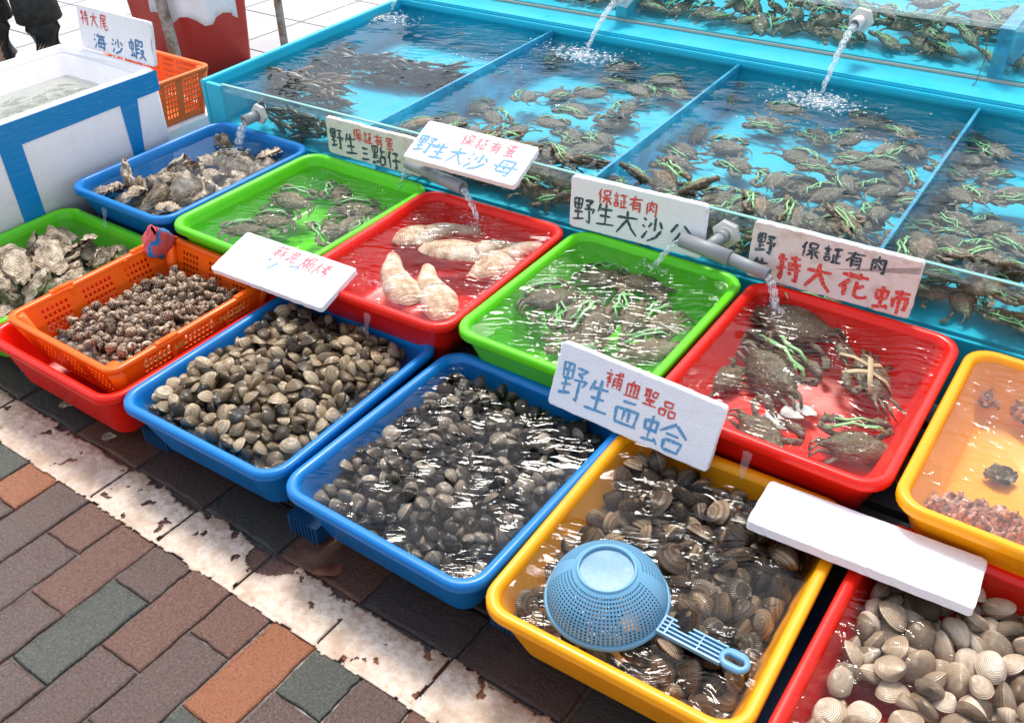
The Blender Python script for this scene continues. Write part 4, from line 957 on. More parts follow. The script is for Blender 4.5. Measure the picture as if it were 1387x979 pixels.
(185,225,-27,34,49,-69,41,105,0),(87,411,-26,3,-69,73,0,96,0),(326,306,-36,38,46,75,-29,92,0),(375,439,-42,5,87,44,-21,111,0),(99,192,-20,15,13,-98,6,98,0),(180,160,-22,56,-61,20,53,114,0),(55,117,-40,92,-28,-24,-10,116,0),
(55,117,-40,92,-28,-24,-10,116,0),(129,439,-33,92,35,16,-11,97,0),(375,207,-40,34,87,-25,25,90,0),(383,223,-56,38,-45,62,-52,107,0),(366,72,-55,89,2,-35,30,101,0),(288,379,-30,70,-11,-70,9,122,0),(107,423,-25,52,-14,-18,-82,95,0),
(107,423,-25,52,-14,-18,-82,95,0),(365,134,-31,19,-49,85,-1,79,0),(370,129,-45,24,27,92,-17,115,0),(384,195,-49,34,-65,-23,65,116,0),(176,352,-33,22,26,75,56,91,0),(295,459,-34,18,-33,-93,5,91,0),(124,145,-33,36,-36,-75,42,108,0),
(124,145,-33,36,-36,-75,42,108,0),(264,80,-52,34,13,58,73,97,0),(246,365,-29,15,57,-70,41,99,0),(330,351,-40,35,59,72,11,114,0),(126,287,-34,4,-2,21,98,103,0),(269,371,-40,65,75,9,-10,91,0),(51,269,-23,24,-85,-15,-45,109,0),
(51,269,-23,24,-85,-15,-45,109,0),(304,364,-29,28,22,-29,-89,118,0),(348,269,-27,39,-89,-21,14,117,0),(380,335,-56,14,12,-65,74,92,0),(92,116,-35,75,41,-31,-42,100,0),(142,94,-36,38,13,8,91,85,0),(352,209,-30,84,-22,20,-44,117,0),
(352,209,-30,84,-22,20,-44,117,0),(379,369,-53,11,-34,64,-68,124,0),(351,440,-28,10,-9,-60,79,102,0),(330,284,-34,4,19,-14,-97,122,0),(341,315,-35,62,-42,64,-14,98,0),(104,324,-38,28,-57,2,77,79,0),(242,78,-48,0,51,-10,85,80,0),
(242,78,-48,0,51,-10,85,80,0),(301,176,-40,23,95,19,12,101,0),(65,351,-28,90,-17,37,14,113,0),(192,142,-23,54,-39,-75,-1,119,0),(87,218,-24,78,-20,-23,-54,104,0),(172,315,-40,35,72,57,-20,111,0),(357,459,-38,100,-5,2,-6,107,0),
(357,459,-38,100,-5,2,-6,107,0),(82,51,-61,55,12,18,81,78,0),(86,244,-36,88,29,-28,25,89,0),(256,350,-32,24,91,-14,30,120,0),(189,294,-41,87,6,-36,33,123,0),(73,262,-36,69,-20,68,15,98,0),(327,201,-38,30,-34,9,89,118,0),
(327,201,-38,30,-34,9,89,118,0),(340,397,-42,30,72,-60,-16,105,0),(184,96,-38,35,-18,72,-57,113,0),(260,320,-38,39,-73,56,-2,123,0),(138,344,-41,42,2,74,52,94,0),(80,107,-42,40,-19,-27,85,76,0),(177,412,-34,33,46,-33,-76,111,0),
(177,412,-34,33,46,-33,-76,111,0),(378,316,-52,92,-23,31,-8,116,0),(297,411,-25,12,-31,-31,89,94,0),(385,257,-55,8,-74,53,-41,91,0),(312,255,-31,15,22,-96,-8,108,0),(204,216,-29,18,96,21,9,95,0),(360,410,-43,2,-98,17,12,108,0),
(360,410,-43,2,-98,17,12,108,0),(161,197,-30,85,28,6,-43,115,0),(380,102,-57,66,-69,-21,20,96,0),(283,286,-38,10,-98,-17,10,89,0),(106,103,-39,62,-34,-43,56,76,0),(46,150,-28,32,52,-5,-79,76,0),(348,58,-60,91,20,-8,-35,85,0),
(348,58,-60,91,20,-8,-35,85,0),(381,296,-56,68,-67,8,-30,100,0),(282,188,-34,42,-59,0,-68,118,0),(131,420,-26,26,-8,95,16,105,0),(139,146,-28,85,-11,51,-6,89,0),(73,127,-46,62,54,0,-57,90,0),(134,121,-37,29,-37,88,10,76,0),
(134,121,-37,29,-37,88,10,76,0),(249,296,-38,3,-45,89,8,87,0),(345,336,-46,25,48,-83,-12,91,0),(374,116,-56,15,-20,75,-61,100,0),(192,322,-40,58,-54,46,-40,93,0),(233,145,-36,13,-15,-96,-18,125,0),(354,88,-55,24,-26,68,-64,115,0),
(354,88,-55,24,-26,68,-64,115,0),(348,188,-33,15,85,32,-40,92,0),(264,172,-32,20,12,15,96,114,0),(365,266,-46,38,16,43,81,104,0),(382,462,-43,2,-20,-98,-10,80,0),(86,166,-37,92,1,-31,-25,121,0),(172,366,-42,1,-45,-87,-22,80,0),
(172,366,-42,1,-45,-87,-22,80,0),(224,78,-58,4,91,41,6,110,0),(240,276,-41,82,-56,11,-2,111,0),(131,74,-59,8,92,38,-1,104,0),(202,158,-37,40,-87,0,-28,117,0),(49,190,-29,30,49,77,28,113,0),(70,460,-36,28,9,-77,-57,94,0),
(70,460,-36,28,9,-77,-57,94,0),(208,374,-31,20,-80,-52,21,99,0),(324,458,-35,12,3,99,4,121,0),(227,376,-37,26,43,82,-26,75,0),(336,248,-27,4,36,71,60,91,0),(352,167,-43,96,-4,-21,-20,95,0),(276,418,-34,56,51,22,-61,85,0),
(276,418,-34,56,51,22,-61,85,0),(376,280,-52,6,-69,-45,-56,107,0),(269,97,-42,6,-48,-5,-88,88,0),(379,242,-41,79,14,6,59,103,0),(172,110,-39,8,12,-68,-72,81,0),(213,184,-40,20,-1,77,60,93,0),(155,280,-40,25,-62,73,-15,86,0),
(155,280,-40,25,-62,73,-15,86,0),(225,303,-46,14,1,85,-51,124,0),(290,158,-35,15,-97,15,8,92,0),(255,101,-44,82,19,27,47,94,0),(332,228,-35,66,8,14,73,110,0),(164,461,-44,24,-31,-5,92,75,0),(149,59,-60,69,10,11,71,90,0),
(149,59,-60,69,10,11,71,90,0),(75,315,-40,6,48,-44,-76,76,0),(209,128,-34,37,57,71,19,105,0),(247,231,-35,54,-12,27,-79,82,0),(354,372,-43,85,32,41,-6,122,0),(316,141,-38,4,-93,36,-9,123,0),(180,273,-36,0,4,-56,83,117,0),
(180,273,-36,0,4,-56,83,117,0),(269,438,-44,67,-12,8,73,110,0),(260,463,-39,54,-81,-14,-20,103,0),(153,232,-37,2,-81,53,-25,107,0),(301,196,-38,49,-6,76,43,85,0),(138,192,-28,50,62,-7,60,85,0),(360,228,-46,26,14,39,87,116,0),
(360,228,-46,26,14,39,87,116,0),(330,69,-51,72,10,-49,48,119,0),(93,444,-34,87,-4,2,-50,95,0),(311,444,-30,40,-90,1,-17,83,0),(255,420,-39,13,56,-32,-75,86,0),(89,144,-46,32,20,55,74,93,0),(382,177,-60,58,2,18,79,90,0),
(382,177,-60,58,2,18,79,90,0),(51,441,-42,7,-36,52,77,91,0),(208,332,-42,45,-59,-32,59,79,0),(286,101,-50,59,-16,78,11,112,0),(282,354,-37,33,60,-60,-42,90,0),(110,462,-37,64,-77,3,4,118,0),(108,145,-36,44,13,-78,42,76,0),
(108,145,-36,44,13,-78,42,76,0),(168,427,-45,30,39,-76,-43,119,0),(118,228,-44,97,-22,14,-1,76,0),(170,60,-58,72,-66,-15,16,90,0),(346,137,-40,76,44,34,-32,98,0),(290,218,-45,66,46,-2,-60,92,0),(222,425,-37,26,-10,-14,95,87,0),
(222,425,-37,26,-10,-14,95,87,0),(82,279,-45,10,-31,90,29,100,0),(213,251,-42,21,97,9,-13,115,0),(365,305,-42,55,-74,36,-12,77,0),(311,398,-36,50,-76,-37,20,111,0),(261,220,-39,73,-58,-37,5,120,0),(194,375,-42,23,-77,25,54,123,0),
(194,375,-42,23,-77,25,54,123,0),(155,68,-47,48,-17,-41,76,87,0),(222,351,-33,12,80,49,33,125,0),(135,455,-43,2,-44,89,12,100,0),(277,209,-44,69,-35,-42,-48,78,0),(60,255,-48,64,58,49,10,77,0),(115,212,-42,15,96,-21,15,77,0),
(115,212,-42,15,96,-21,15,77,0),(112,55,-61,5,72,-70,-5,82,0),(379,433,-61,21,98,-4,-1,80,0),(320,104,-41,70,-19,34,-60,89,0),(230,329,-47,33,-93,-17,0,93,0),(119,182,-39,3,56,-71,42,75,0),(74,330,-37,14,49,-78,38,92,0),
(74,330,-37,14,49,-78,38,92,0),(154,360,-36,45,-10,-9,-89,93,0),(168,309,-57,20,98,-2,-5,123,0),(202,83,-45,93,-15,32,10,112,0),(239,198,-31,6,-38,66,-64,106,0),(129,199,-37,8,-60,61,51,83,0),(138,218,-40,51,-49,56,-42,88,0),
(138,218,-40,51,-49,56,-42,88,0),(150,462,-31,31,-30,-36,-83,97,0),(306,91,-58,8,100,1,0,108,0),(294,424,-38,47,32,28,-77,94,0),(277,126,-54,45,69,48,31,114,0),(140,123,-49,28,27,92,-10,97,0),(295,268,-40,89,8,-3,-44,79,0),
(295,268,-40,89,8,-3,-44,79,0),(92,85,-47,58,-8,25,-77,86,0),(80,195,-35,80,42,-7,42,124,0),(296,323,-47,2,-83,41,-37,89,0),(372,169,-41,46,-39,47,-64,91,0),(279,265,-50,18,-16,-92,30,117,0),(197,349,-42,29,32,-51,-74,111,0),
(197,349,-42,29,32,-51,-74,111,0),(143,320,-40,1,98,-14,-11,76,0),(308,71,-55,70,43,-21,54,92,0),(85,362,-39,40,84,-23,27,94,0),(145,383,-43,26,-89,-38,-3,113,0),(95,345,-46,2,81,59,1,124,0),(133,244,-42,9,79,-52,-31,105,0),
(133,244,-42,9,79,-52,-31,105,0),(93,385,-38,72,17,11,-67,119,0),(243,245,-45,10,60,-69,-39,111,0),(332,99,-58,52,9,-8,85,94,0),(87,307,-44,18,80,47,32,112,0),(108,276,-44,24,70,26,62,97,0),(51,461,-39,50,-79,-31,18,97,0),
(51,461,-39,50,-79,-31,18,97,0),(117,161,-48,80,11,49,-33,109,0),(109,373,-54,77,-54,3,34,107,0),(332,157,-40,75,-57,27,-22,103,0),(123,106,-42,100,-5,-1,-3,78,0),(244,430,-50,80,47,33,17,121,0),(287,462,-45,94,-14,22,-20,81,0),
(287,462,-45,94,-14,22,-20,81,0),(146,170,-32,42,-10,16,-89,120,0),(222,121,-47,59,20,30,72,98,0),(307,222,-36,25,-66,-70,11,116,0),(362,286,-41,16,-46,73,-49,78,0),(166,334,-40,86,-38,7,34,124,0),(99,419,-44,72,22,24,61,125,0),
(99,419,-44,72,22,24,61,125,0),(257,191,-46,53,54,-29,-59,104,0),(167,287,-47,61,19,13,76,81,0),(360,351,-59,59,4,6,80,97,0),(216,455,-35,26,-82,-50,2,89,0),(315,359,-45,72,2,69,6,77,0),(141,298,-47,15,-63,-75,12,103,0),
(141,298,-47,15,-63,-75,12,103,0),(247,451,-60,85,6,-4,-53,89,0),(303,299,-42,16,-11,32,-93,89,0),(57,300,-43,0,-14,-22,-96,111,0),(140,362,-49,48,-61,27,58,78,0),(289,61,-60,4,49,87,6,90,0),(75,151,-35,12,-89,42,-11,76,0),
(75,151,-35,12,-89,42,-11,76,0),(318,426,-42,12,-65,-75,7,114,0),(127,143,-55,44,17,34,-82,100,0),(155,93,-50,15,-62,77,-8,112,0),(55,277,-43,9,-3,98,-16,101,0),(107,82,-58,62,7,-3,-78,114,0),(52,72,-51,31,-65,61,34,114,0),
(52,72,-51,31,-65,61,34,114,0),(292,439,-48,24,84,15,47,103,0),(112,401,-36,69,49,26,-46,110,0),(353,389,-59,95,7,1,-31,101,0),(110,197,-35,7,37,92,-8,83,0),(163,449,-59,19,88,-42,-9,108,0),(300,179,-60,81,7,14,56,83,0),
(300,179,-60,81,7,14,56,83,0),(308,352,-61,92,17,-7,-35,80,0),(156,144,-45,73,13,13,-66,115,0),(256,74,-61,26,6,20,94,75,0),(218,399,-42,85,-9,-2,52,123,0),(54,418,-39,88,28,3,39,111,0),(304,108,-45,2,67,68,29,94,0),
(304,108,-45,2,67,68,29,94,0),(54,145,-53,46,81,-16,32,102,0),(147,115,-61,13,61,76,17,79,0),(63,172,-34,24,44,86,-4,89,0),(194,80,-60,5,98,17,-6,84,0),(196,113,-53,4,55,65,52,116,0),(264,347,-52,31,48,1,-82,121,0),
(264,347,-52,31,48,1,-82,121,0),(331,327,-55,53,19,42,72,114,0),(55,215,-37,25,-96,8,-4,101,0),(72,354,-57,57,-52,-43,46,95,0),(343,363,-57,70,-42,49,-30,88,0),(98,154,-55,29,-27,-62,68,111,0),(302,158,-54,34,-15,84,40,98,0),
(302,158,-54,34,-15,84,40,98,0),(302,347,-46,20,86,-47,-3,109,0),(68,388,-36,70,-38,-60,-9,79,0),(357,286,-60,19,86,-47,-10,88,0),(95,110,-54,13,-2,-15,98,115,0),(238,174,-40,49,-86,-2,15,121,0),(323,230,-50,53,-29,-11,79,81,0),
(323,230,-50,53,-29,-11,79,81,0),(205,315,-52,53,3,-2,-85,82,0),(66,109,-59,97,21,2,8,101,0),(138,454,-59,66,5,-6,-75,103,0),(362,154,-56,11,9,12,-98,109,0),(345,114,-41,20,-50,84,7,112,0),(73,444,-41,42,1,-26,-87,93,0),
(73,444,-41,42,1,-26,-87,93,0),(53,337,-60,91,7,-3,-42,91,0),(112,126,-42,98,12,9,-8,117,0),(336,300,-60,82,18,-12,-53,93,0),(203,291,-59,14,64,-73,-16,109,0),(134,322,-58,21,94,-25,-5,117,0),(221,101,-56,11,-12,73,-67,109,0),
(221,101,-56,11,-12,73,-67,109,0),(63,93,-44,74,-38,22,-51,111,0),(114,437,-41,26,31,-91,7,85,0),(232,462,-50,46,69,-30,48,114,0),(238,118,-43,31,-62,-72,6,92,0),(352,249,-39,11,-54,-83,10,86,0),(222,436,-52,39,-89,-6,22,121,0),
(222,436,-52,39,-89,-6,22,121,0),(274,317,-58,96,19,-4,-19,116,0),(260,272,-56,14,-71,42,55,76,0),(321,179,-60,50,11,-18,-84,87,0),(206,104,-39,84,27,45,-10,77,0),(261,128,-45,37,-62,0,70,112,0),(170,230,-47,51,-2,54,67,105,0),
(170,230,-47,51,-2,54,67,105,0),(255,369,-55,14,-50,-28,-81,87,0),(169,80,-60,10,1,7,99,90,0),(335,255,-45,73,-28,24,-58,105,0),(188,242,-39,20,9,-96,-15,79,0),(282,83,-57,47,12,-31,82,77,0),(350,116,-58,5,73,68,5,110,0),
(350,116,-58,5,73,68,5,110,0),(116,271,-60,7,-5,5,100,82,0),(168,120,-53,37,-92,1,-10,102,0),(191,443,-53,28,-29,16,90,111,0),(208,462,-44,2,-37,42,-83,92,0),(143,412,-40,9,-76,-64,7,120,0),(266,102,-61,6,25,-94,-21,78,0),
(266,102,-61,6,25,-94,-21,78,0),(352,330,-61,2,7,-98,-21,76,0),(175,409,-60,96,21,4,19,97,0),(53,158,-40,48,82,-33,2,97,0),(224,228,-36,5,-21,-98,3,106,0),(342,189,-54,79,45,-8,-40,119,0),(147,329,-51,96,-7,28,-4,75,0),
(147,329,-51,96,-7,28,-4,75,0),(259,155,-48,42,80,-42,2,114,0),(135,381,-60,98,7,1,15,88,0),(180,146,-42,49,15,15,84,109,0),(184,193,-42,12,95,8,27,125,0),(307,393,-58,6,74,67,5,111,0),(339,230,-56,36,-33,59,-64,108,0),
(339,230,-56,36,-33,59,-64,108,0),(353,455,-52,10,-52,-81,27,85,0),(335,415,-59,59,11,18,78,104,0),(52,88,-60,83,22,-4,-51,93,0),(95,320,-58,6,82,57,4,108,0),(175,380,-50,16,3,-89,-43,89,0),(155,203,-46,29,-53,-79,11,118,0),
(155,203,-46,29,-53,-79,11,118,0),(243,319,-58,55,14,-15,-81,110,0),(312,191,-50,16,-38,-54,74,90,0),(59,235,-42,25,96,-6,13,115,0),(136,420,-58,40,43,80,-6,79,0),(103,180,-56,19,78,58,-12,123,0),(363,175,-59,66,-61,-30,33,81,0),
(363,175,-59,66,-61,-30,33,81,0),(177,242,-48,84,-36,41,-2,80,0),(266,242,-43,92,-36,-17,2,100,0),(91,434,-58,5,52,-85,-8,114,0),
]
HEAPS['yel'] = [
(112,242,-30,26,33,-43,-80,101,0),(281,366,-26,23,5,36,90,111,0),(356,54,-54,58,29,59,-48,111,0),(71,172,-28,24,-91,18,29,120,0),(142,360,-22,87,6,-39,29,119,0),(238,119,-12,92,38,-10,8,113,0),(289,304,-36,46,20,-56,-66,78,0),
(289,304,-36,46,20,-56,-66,78,0),(378,112,-40,91,-2,40,-11,87,0),(286,143,-9,79,20,-12,-57,115,0),(114,130,-19,18,26,95,0,105,0),(105,324,-21,20,33,-88,-27,108,0),(327,85,-36,60,-54,58,-7,111,0),(375,455,-46,40,19,-36,-82,81,0),
(375,455,-46,40,19,-36,-82,81,0),(336,124,-26,2,11,98,13,112,0),(235,394,-20,38,-22,-36,83,113,0),(338,341,-39,23,87,-42,-11,79,0),(102,60,-25,94,-16,21,23,119,0),(363,360,-28,28,-1,59,75,119,0),(343,306,-44,64,36,-59,-34,105,0),
(343,306,-44,64,36,-59,-34,105,0),(374,305,-34,16,-54,-44,70,112,0),(87,456,-28,45,73,9,-50,105,0),(153,283,-30,58,52,-18,-61,107,0),(175,68,-38,42,79,43,-12,97,0),(175,359,-25,13,22,95,19,99,0),(78,223,-21,70,25,-20,-64,109,0),
(78,223,-21,70,25,-20,-64,109,0),(259,56,-57,37,-26,15,88,80,0),(347,459,-35,6,-8,-58,-81,97,0),(282,102,-25,94,-31,14,-7,106,0),(206,151,-16,99,-11,-4,10,117,0),(219,99,-38,49,10,32,81,108,0),(61,340,-36,33,-55,4,77,98,0),
(61,340,-36,33,-55,4,77,98,0),(237,295,-30,31,-64,-45,54,91,0),(288,202,-29,60,66,20,-41,98,0),(313,67,-68,81,48,34,-4,84,0),(87,277,-25,38,-59,-56,43,93,0),(344,232,-37,37,-17,92,-1,93,0),(317,402,-36,69,20,-47,-51,107,0),
(317,402,-36,69,20,-47,-51,107,0),(245,453,-32,49,28,-67,-48,94,0),(274,58,-73,7,-43,-37,82,92,0),(374,232,-46,71,35,2,-61,106,0),(187,51,-57,5,7,83,55,84,0),(58,420,-22,93,-28,-7,-23,90,0),(240,178,-20,76,-40,-20,46,95,0),
(240,178,-20,76,-40,-20,46,95,0),(202,391,-35,60,17,54,56,93,0),(189,316,-35,53,36,-62,-46,107,0),(219,243,-14,96,-11,21,16,117,0),(91,418,-39,6,65,-76,-2,110,0),(265,311,-42,42,37,-82,14,104,0),(56,117,-36,54,80,-25,1,81,0),
(56,117,-36,54,80,-25,1,81,0),(156,232,-28,5,68,-70,-21,78,0),(144,84,-34,2,-11,62,-78,111,0),(281,79,-48,86,47,-10,-16,111,0),(139,172,-33,30,74,-28,-54,89,0),(131,54,-46,1,100,0,-3,91,0),(152,455,-38,4,-56,42,72,109,0),
(152,455,-38,4,-56,42,72,109,0),(382,146,-37,19,69,-43,-55,99,0),(106,172,-30,54,-11,-57,-61,88,0),(328,52,-76,9,9,-68,-72,76,0),(218,442,-34,77,42,22,43,97,0),(85,370,-32,63,-3,24,-74,81,0),(354,96,-46,24,57,77,18,110,0),
(354,96,-46,24,57,77,18,110,0),(217,207,-22,74,39,-54,10,101,0),(296,339,-41,23,18,-14,-95,116,0),(181,220,-24,18,-38,-90,7,97,0),(321,181,-49,87,22,38,-22,112,0),(223,338,-31,14,16,-90,37,111,0),(52,70,-40,63,-32,31,-63,101,0),
(52,70,-40,63,-32,31,-63,101,0),(379,272,-51,60,28,-75,-7,112,0),(179,181,-22,27,-94,20,7,115,0),(54,387,-26,53,-48,24,-65,119,0),(168,397,-21,23,96,-12,-7,110,0),(124,285,-43,58,57,43,-38,108,0),(380,180,-42,71,10,-53,46,104,0),
(380,180,-42,71,10,-53,46,104,0),(316,219,-32,45,-34,-58,59,111,0),(343,431,-52,72,-9,-61,-33,118,0),(317,455,-52,97,5,1,23,93,0),(164,54,-79,0,0,8,100,84,0),(100,202,-40,79,34,24,45,111,0),(322,263,-38,69,-15,22,-68,118,0),
(322,263,-38,69,-15,22,-68,118,0),(239,226,-31,19,95,-13,21,98,0),(60,287,-42,15,-5,-88,-45,98,0),(140,118,-38,4,96,25,-15,116,0),(196,125,-33,93,-32,-7,16,104,0),(116,455,-42,44,52,70,-20,92,0),(294,424,-41,58,31,31,-68,79,0),
(294,424,-41,58,31,31,-68,79,0),(94,55,-79,97,23,0,0,88,0),(180,450,-36,67,-15,-51,-52,108,0),(381,61,-74,69,-42,-28,52,88,0),(271,405,-34,6,69,55,-46,92,0),(163,154,-38,36,-41,20,-82,112,0),(208,272,-26,32,18,-90,-24,105,0),
(208,272,-26,32,18,-90,-24,105,0),(206,60,-76,36,80,-44,-19,101,0),(240,84,-58,69,-26,-25,-63,115,0),(130,220,-43,29,57,-41,65,96,0),(340,159,-45,81,4,56,16,78,0),(286,294,-56,14,52,81,-22,82,0),(51,205,-32,69,-4,7,72,77,0),
(51,205,-32,69,-4,7,72,77,0),(54,59,-72,40,-37,1,-84,96,0),(382,453,-70,68,11,56,45,89,0),(291,396,-46,56,6,-26,-79,81,0),(278,454,-47,45,87,11,19,119,0),(278,177,-24,40,89,6,-21,104,0),(374,337,-49,77,54,-10,33,90,0),
(374,337,-49,77,54,-10,33,90,0),(89,94,-33,9,-25,63,73,115,0),(235,65,-78,10,23,89,38,87,0),(257,379,-48,56,-48,55,-41,114,0),(178,266,-39,6,85,0,53,89,0),(373,98,-68,3,52,85,-2,113,0),(301,149,-34,4,-51,-84,20,107,0),
(301,149,-34,4,-51,-84,20,107,0),(246,112,-40,7,-30,-91,28,102,0),(257,144,-28,25,-24,31,-89,102,0),(261,260,-50,15,-75,62,16,102,0),(379,380,-54,6,73,-32,-60,113,0),(354,203,-47,44,-59,-36,57,115,0),(248,340,-55,82,17,-6,-55,93,0),
(248,340,-55,82,17,-6,-55,93,0),(182,101,-53,8,6,-2,100,120,0),(60,144,-47,18,-29,-79,50,119,0),(228,384,-44,32,-4,-86,41,76,0),(126,426,-50,2,7,99,8,105,0),(378,231,-75,24,50,76,-34,82,0),(214,308,-42,53,8,-14,-83,98,0),
(214,308,-42,53,8,-14,-83,98,0),(318,385,-58,2,0,93,-37,95,0),(148,201,-36,1,-36,16,92,90,0),(188,425,-47,28,93,20,-13,114,0),(75,63,-55,12,48,86,6,87,0),(59,454,-39,48,-8,40,78,108,0),(122,398,-38,46,36,8,81,96,0),
(122,398,-38,46,36,8,81,96,0),(317,302,-52,9,92,-33,-18,103,0),(373,411,-66,38,69,0,-61,110,0),(354,262,-56,28,76,-52,-25,102,0),(164,338,-46,12,21,-12,96,105,0),(125,318,-48,12,46,80,-35,103,0),(54,261,-60,5,57,-82,-6,84,0),
(54,261,-60,5,57,-82,-6,84,0),(236,418,-46,49,42,48,-59,119,0),(166,72,-63,58,9,21,78,86,0),(279,129,-48,8,-76,-64,4,106,0),(275,231,-39,43,-88,-13,-14,120,0),(243,294,-60,18,95,8,23,105,0),(135,77,-69,55,61,42,38,115,0),
(135,77,-69,55,61,42,38,115,0),(260,198,-41,92,-18,22,-26,87,0),(110,359,-42,55,-59,40,-43,107,0),(296,251,-52,53,-20,72,41,92,0),(81,249,-49,60,-46,59,30,111,0),(348,355,-57,23,-17,-96,-3,80,0),(51,363,-55,29,49,-13,-82,80,0),
(51,363,-55,29,49,-13,-82,80,0),(374,140,-76,4,53,85,7,107,0),(166,301,-49,62,-66,40,-17,120,0),(94,308,-46,39,87,-29,4,101,0),(347,392,-47,3,-80,-60,6,98,0),(227,364,-52,26,57,37,-69,78,0),(276,352,-66,49,46,-62,-41,85,0),
(276,352,-66,49,46,-62,-41,85,0),(54,182,-49,60,7,-24,76,85,0),(103,148,-45,95,29,12,8,110,0),(105,262,-43,31,21,-88,-29,75,0),(202,355,-47,67,-7,42,-62,99,0),(58,226,-47,17,14,97,-14,90,0),(380,312,-65,62,-28,-21,70,94,0),
(380,312,-65,62,-28,-21,70,94,0),(308,104,-52,32,-91,-20,20,90,0),(60,106,-55,11,93,27,-20,98,0),(99,116,-51,22,16,59,-76,110,0),(104,77,-56,24,-73,62,-19,100,0),(345,74,-66,82,42,39,9,78,0),(146,156,-62,79,-8,29,53,84,0),
(146,156,-62,79,-8,29,53,84,0),(382,343,-74,37,60,-10,70,76,0),(122,181,-56,11,74,64,18,106,0),(359,138,-51,66,-41,39,-49,98,0),(292,180,-52,62,61,-46,-21,80,0),(215,175,-39,80,56,10,-17,84,0),(75,374,-54,3,-38,-64,-66,87,0),
(75,374,-54,3,-38,-64,-66,87,0),(58,313,-54,11,-97,-13,-17,78,0),(90,337,-48,67,-45,58,10,100,0),(329,338,-60,5,19,15,97,93,0),(295,83,-77,0,57,-82,-8,102,0),(335,124,-56,22,-42,47,74,80,0),(153,251,-48,32,-71,22,59,82,0),
(153,251,-48,32,-71,22,59,82,0),(171,133,-56,86,-44,-19,15,84,0),(126,246,-59,13,67,24,69,99,0),(194,192,-48,14,-47,87,8,107,0),(359,177,-77,2,7,97,23,107,0),(202,239,-45,12,57,35,73,102,0),(319,224,-62,24,-67,70,-2,99,0),
(319,224,-62,24,-67,70,-2,99,0),(90,278,-53,6,-24,96,11,79,0),(352,296,-74,55,-60,-43,40,106,0),(376,206,-77,33,-24,11,90,84,0),(232,262,-46,17,-75,21,-61,94,0),(266,276,-72,29,-8,92,-24,100,0),(261,324,-72,91,-31,-3,-26,86,0),
(261,324,-72,91,-31,-3,-26,86,0),(260,304,-80,23,5,22,95,78,0),(294,156,-74,33,60,64,35,105,0),(304,274,-70,16,-27,41,86,108,0),(72,396,-58,95,32,0,-3,87,0),(138,265,-77,38,90,-20,12,88,0),(58,333,-66,19,-11,-37,90,86,0),
(58,333,-66,19,-11,-37,90,86,0),(155,274,-61,62,76,-8,-16,79,0),(367,440,-80,37,9,21,90,85,0),(233,190,-54,83,27,-1,-48,120,0),(178,377,-53,4,86,50,-5,119,0),(332,363,-75,99,-5,0,14,93,0),(129,383,-69,55,34,-64,-42,108,0),
(129,383,-69,55,34,-64,-42,108,0),(147,340,-68,39,-61,-68,12,99,0),(111,344,-73,13,-7,99,-6,110,0),(306,122,-73,69,-67,-19,19,109,0),(266,101,-70,12,-65,-37,-66,95,0),(56,425,-58,13,-88,-8,-45,100,0),(232,150,-43,64,-62,-23,40,119,0),
(232,150,-43,64,-62,-23,40,119,0),(379,254,-74,60,-32,47,56,75,0),(220,113,-72,84,41,-6,34,118,0),(335,98,-76,87,21,10,43,115,0),(256,441,-77,84,17,10,50,106,0),(338,211,-76,54,-58,-45,41,92,0),(290,381,-73,39,-42,-60,56,110,0),
(290,381,-73,39,-42,-60,56,110,0),(119,102,-77,86,20,11,46,103,0),(323,147,-57,44,52,72,13,89,0),(262,134,-70,13,-94,7,30,117,0),(86,174,-68,34,-81,29,38,117,0),(111,306,-73,15,86,44,-21,116,0),(94,452,-68,11,-48,-77,41,96,0),
(94,452,-68,11,-48,-77,41,96,0),(99,406,-70,19,-83,4,-53,104,0),(69,203,-57,74,-11,6,-66,79,0),(166,456,-72,66,-45,32,52,89,0),(230,380,-76,5,47,75,-46,77,0),(154,181,-52,90,-32,-30,2,77,0),(307,196,-70,38,19,-55,72,99,0),
(307,196,-70,38,19,-55,72,99,0),(340,401,-76,95,22,-1,-20,113,0),(104,265,-69,90,-31,-24,16,107,0),(289,310,-78,19,20,-95,-16,86,0),(200,277,-54,70,-41,20,-54,117,0),(93,215,-69,48,43,-32,-70,117,0),(224,324,-70,76,48,19,-38,103,0),
(224,324,-70,76,48,19,-38,103,0),(357,329,-77,87,38,-10,31,87,0),(54,287,-69,70,16,36,-60,83,0),(142,296,-79,16,66,72,17,91,0),(260,356,-80,66,16,17,71,86,0),(54,383,-77,4,85,41,-32,80,0),(192,222,-73,57,77,-27,12,92,0),
(192,222,-73,57,77,-27,12,92,0),(214,399,-62,6,-36,-92,-14,89,0),(160,379,-76,80,19,13,56,111,0),(210,458,-60,11,-18,53,82,102,0),(131,455,-74,15,8,-48,-86,102,0),(267,164,-52,26,-35,-90,4,101,0),
]
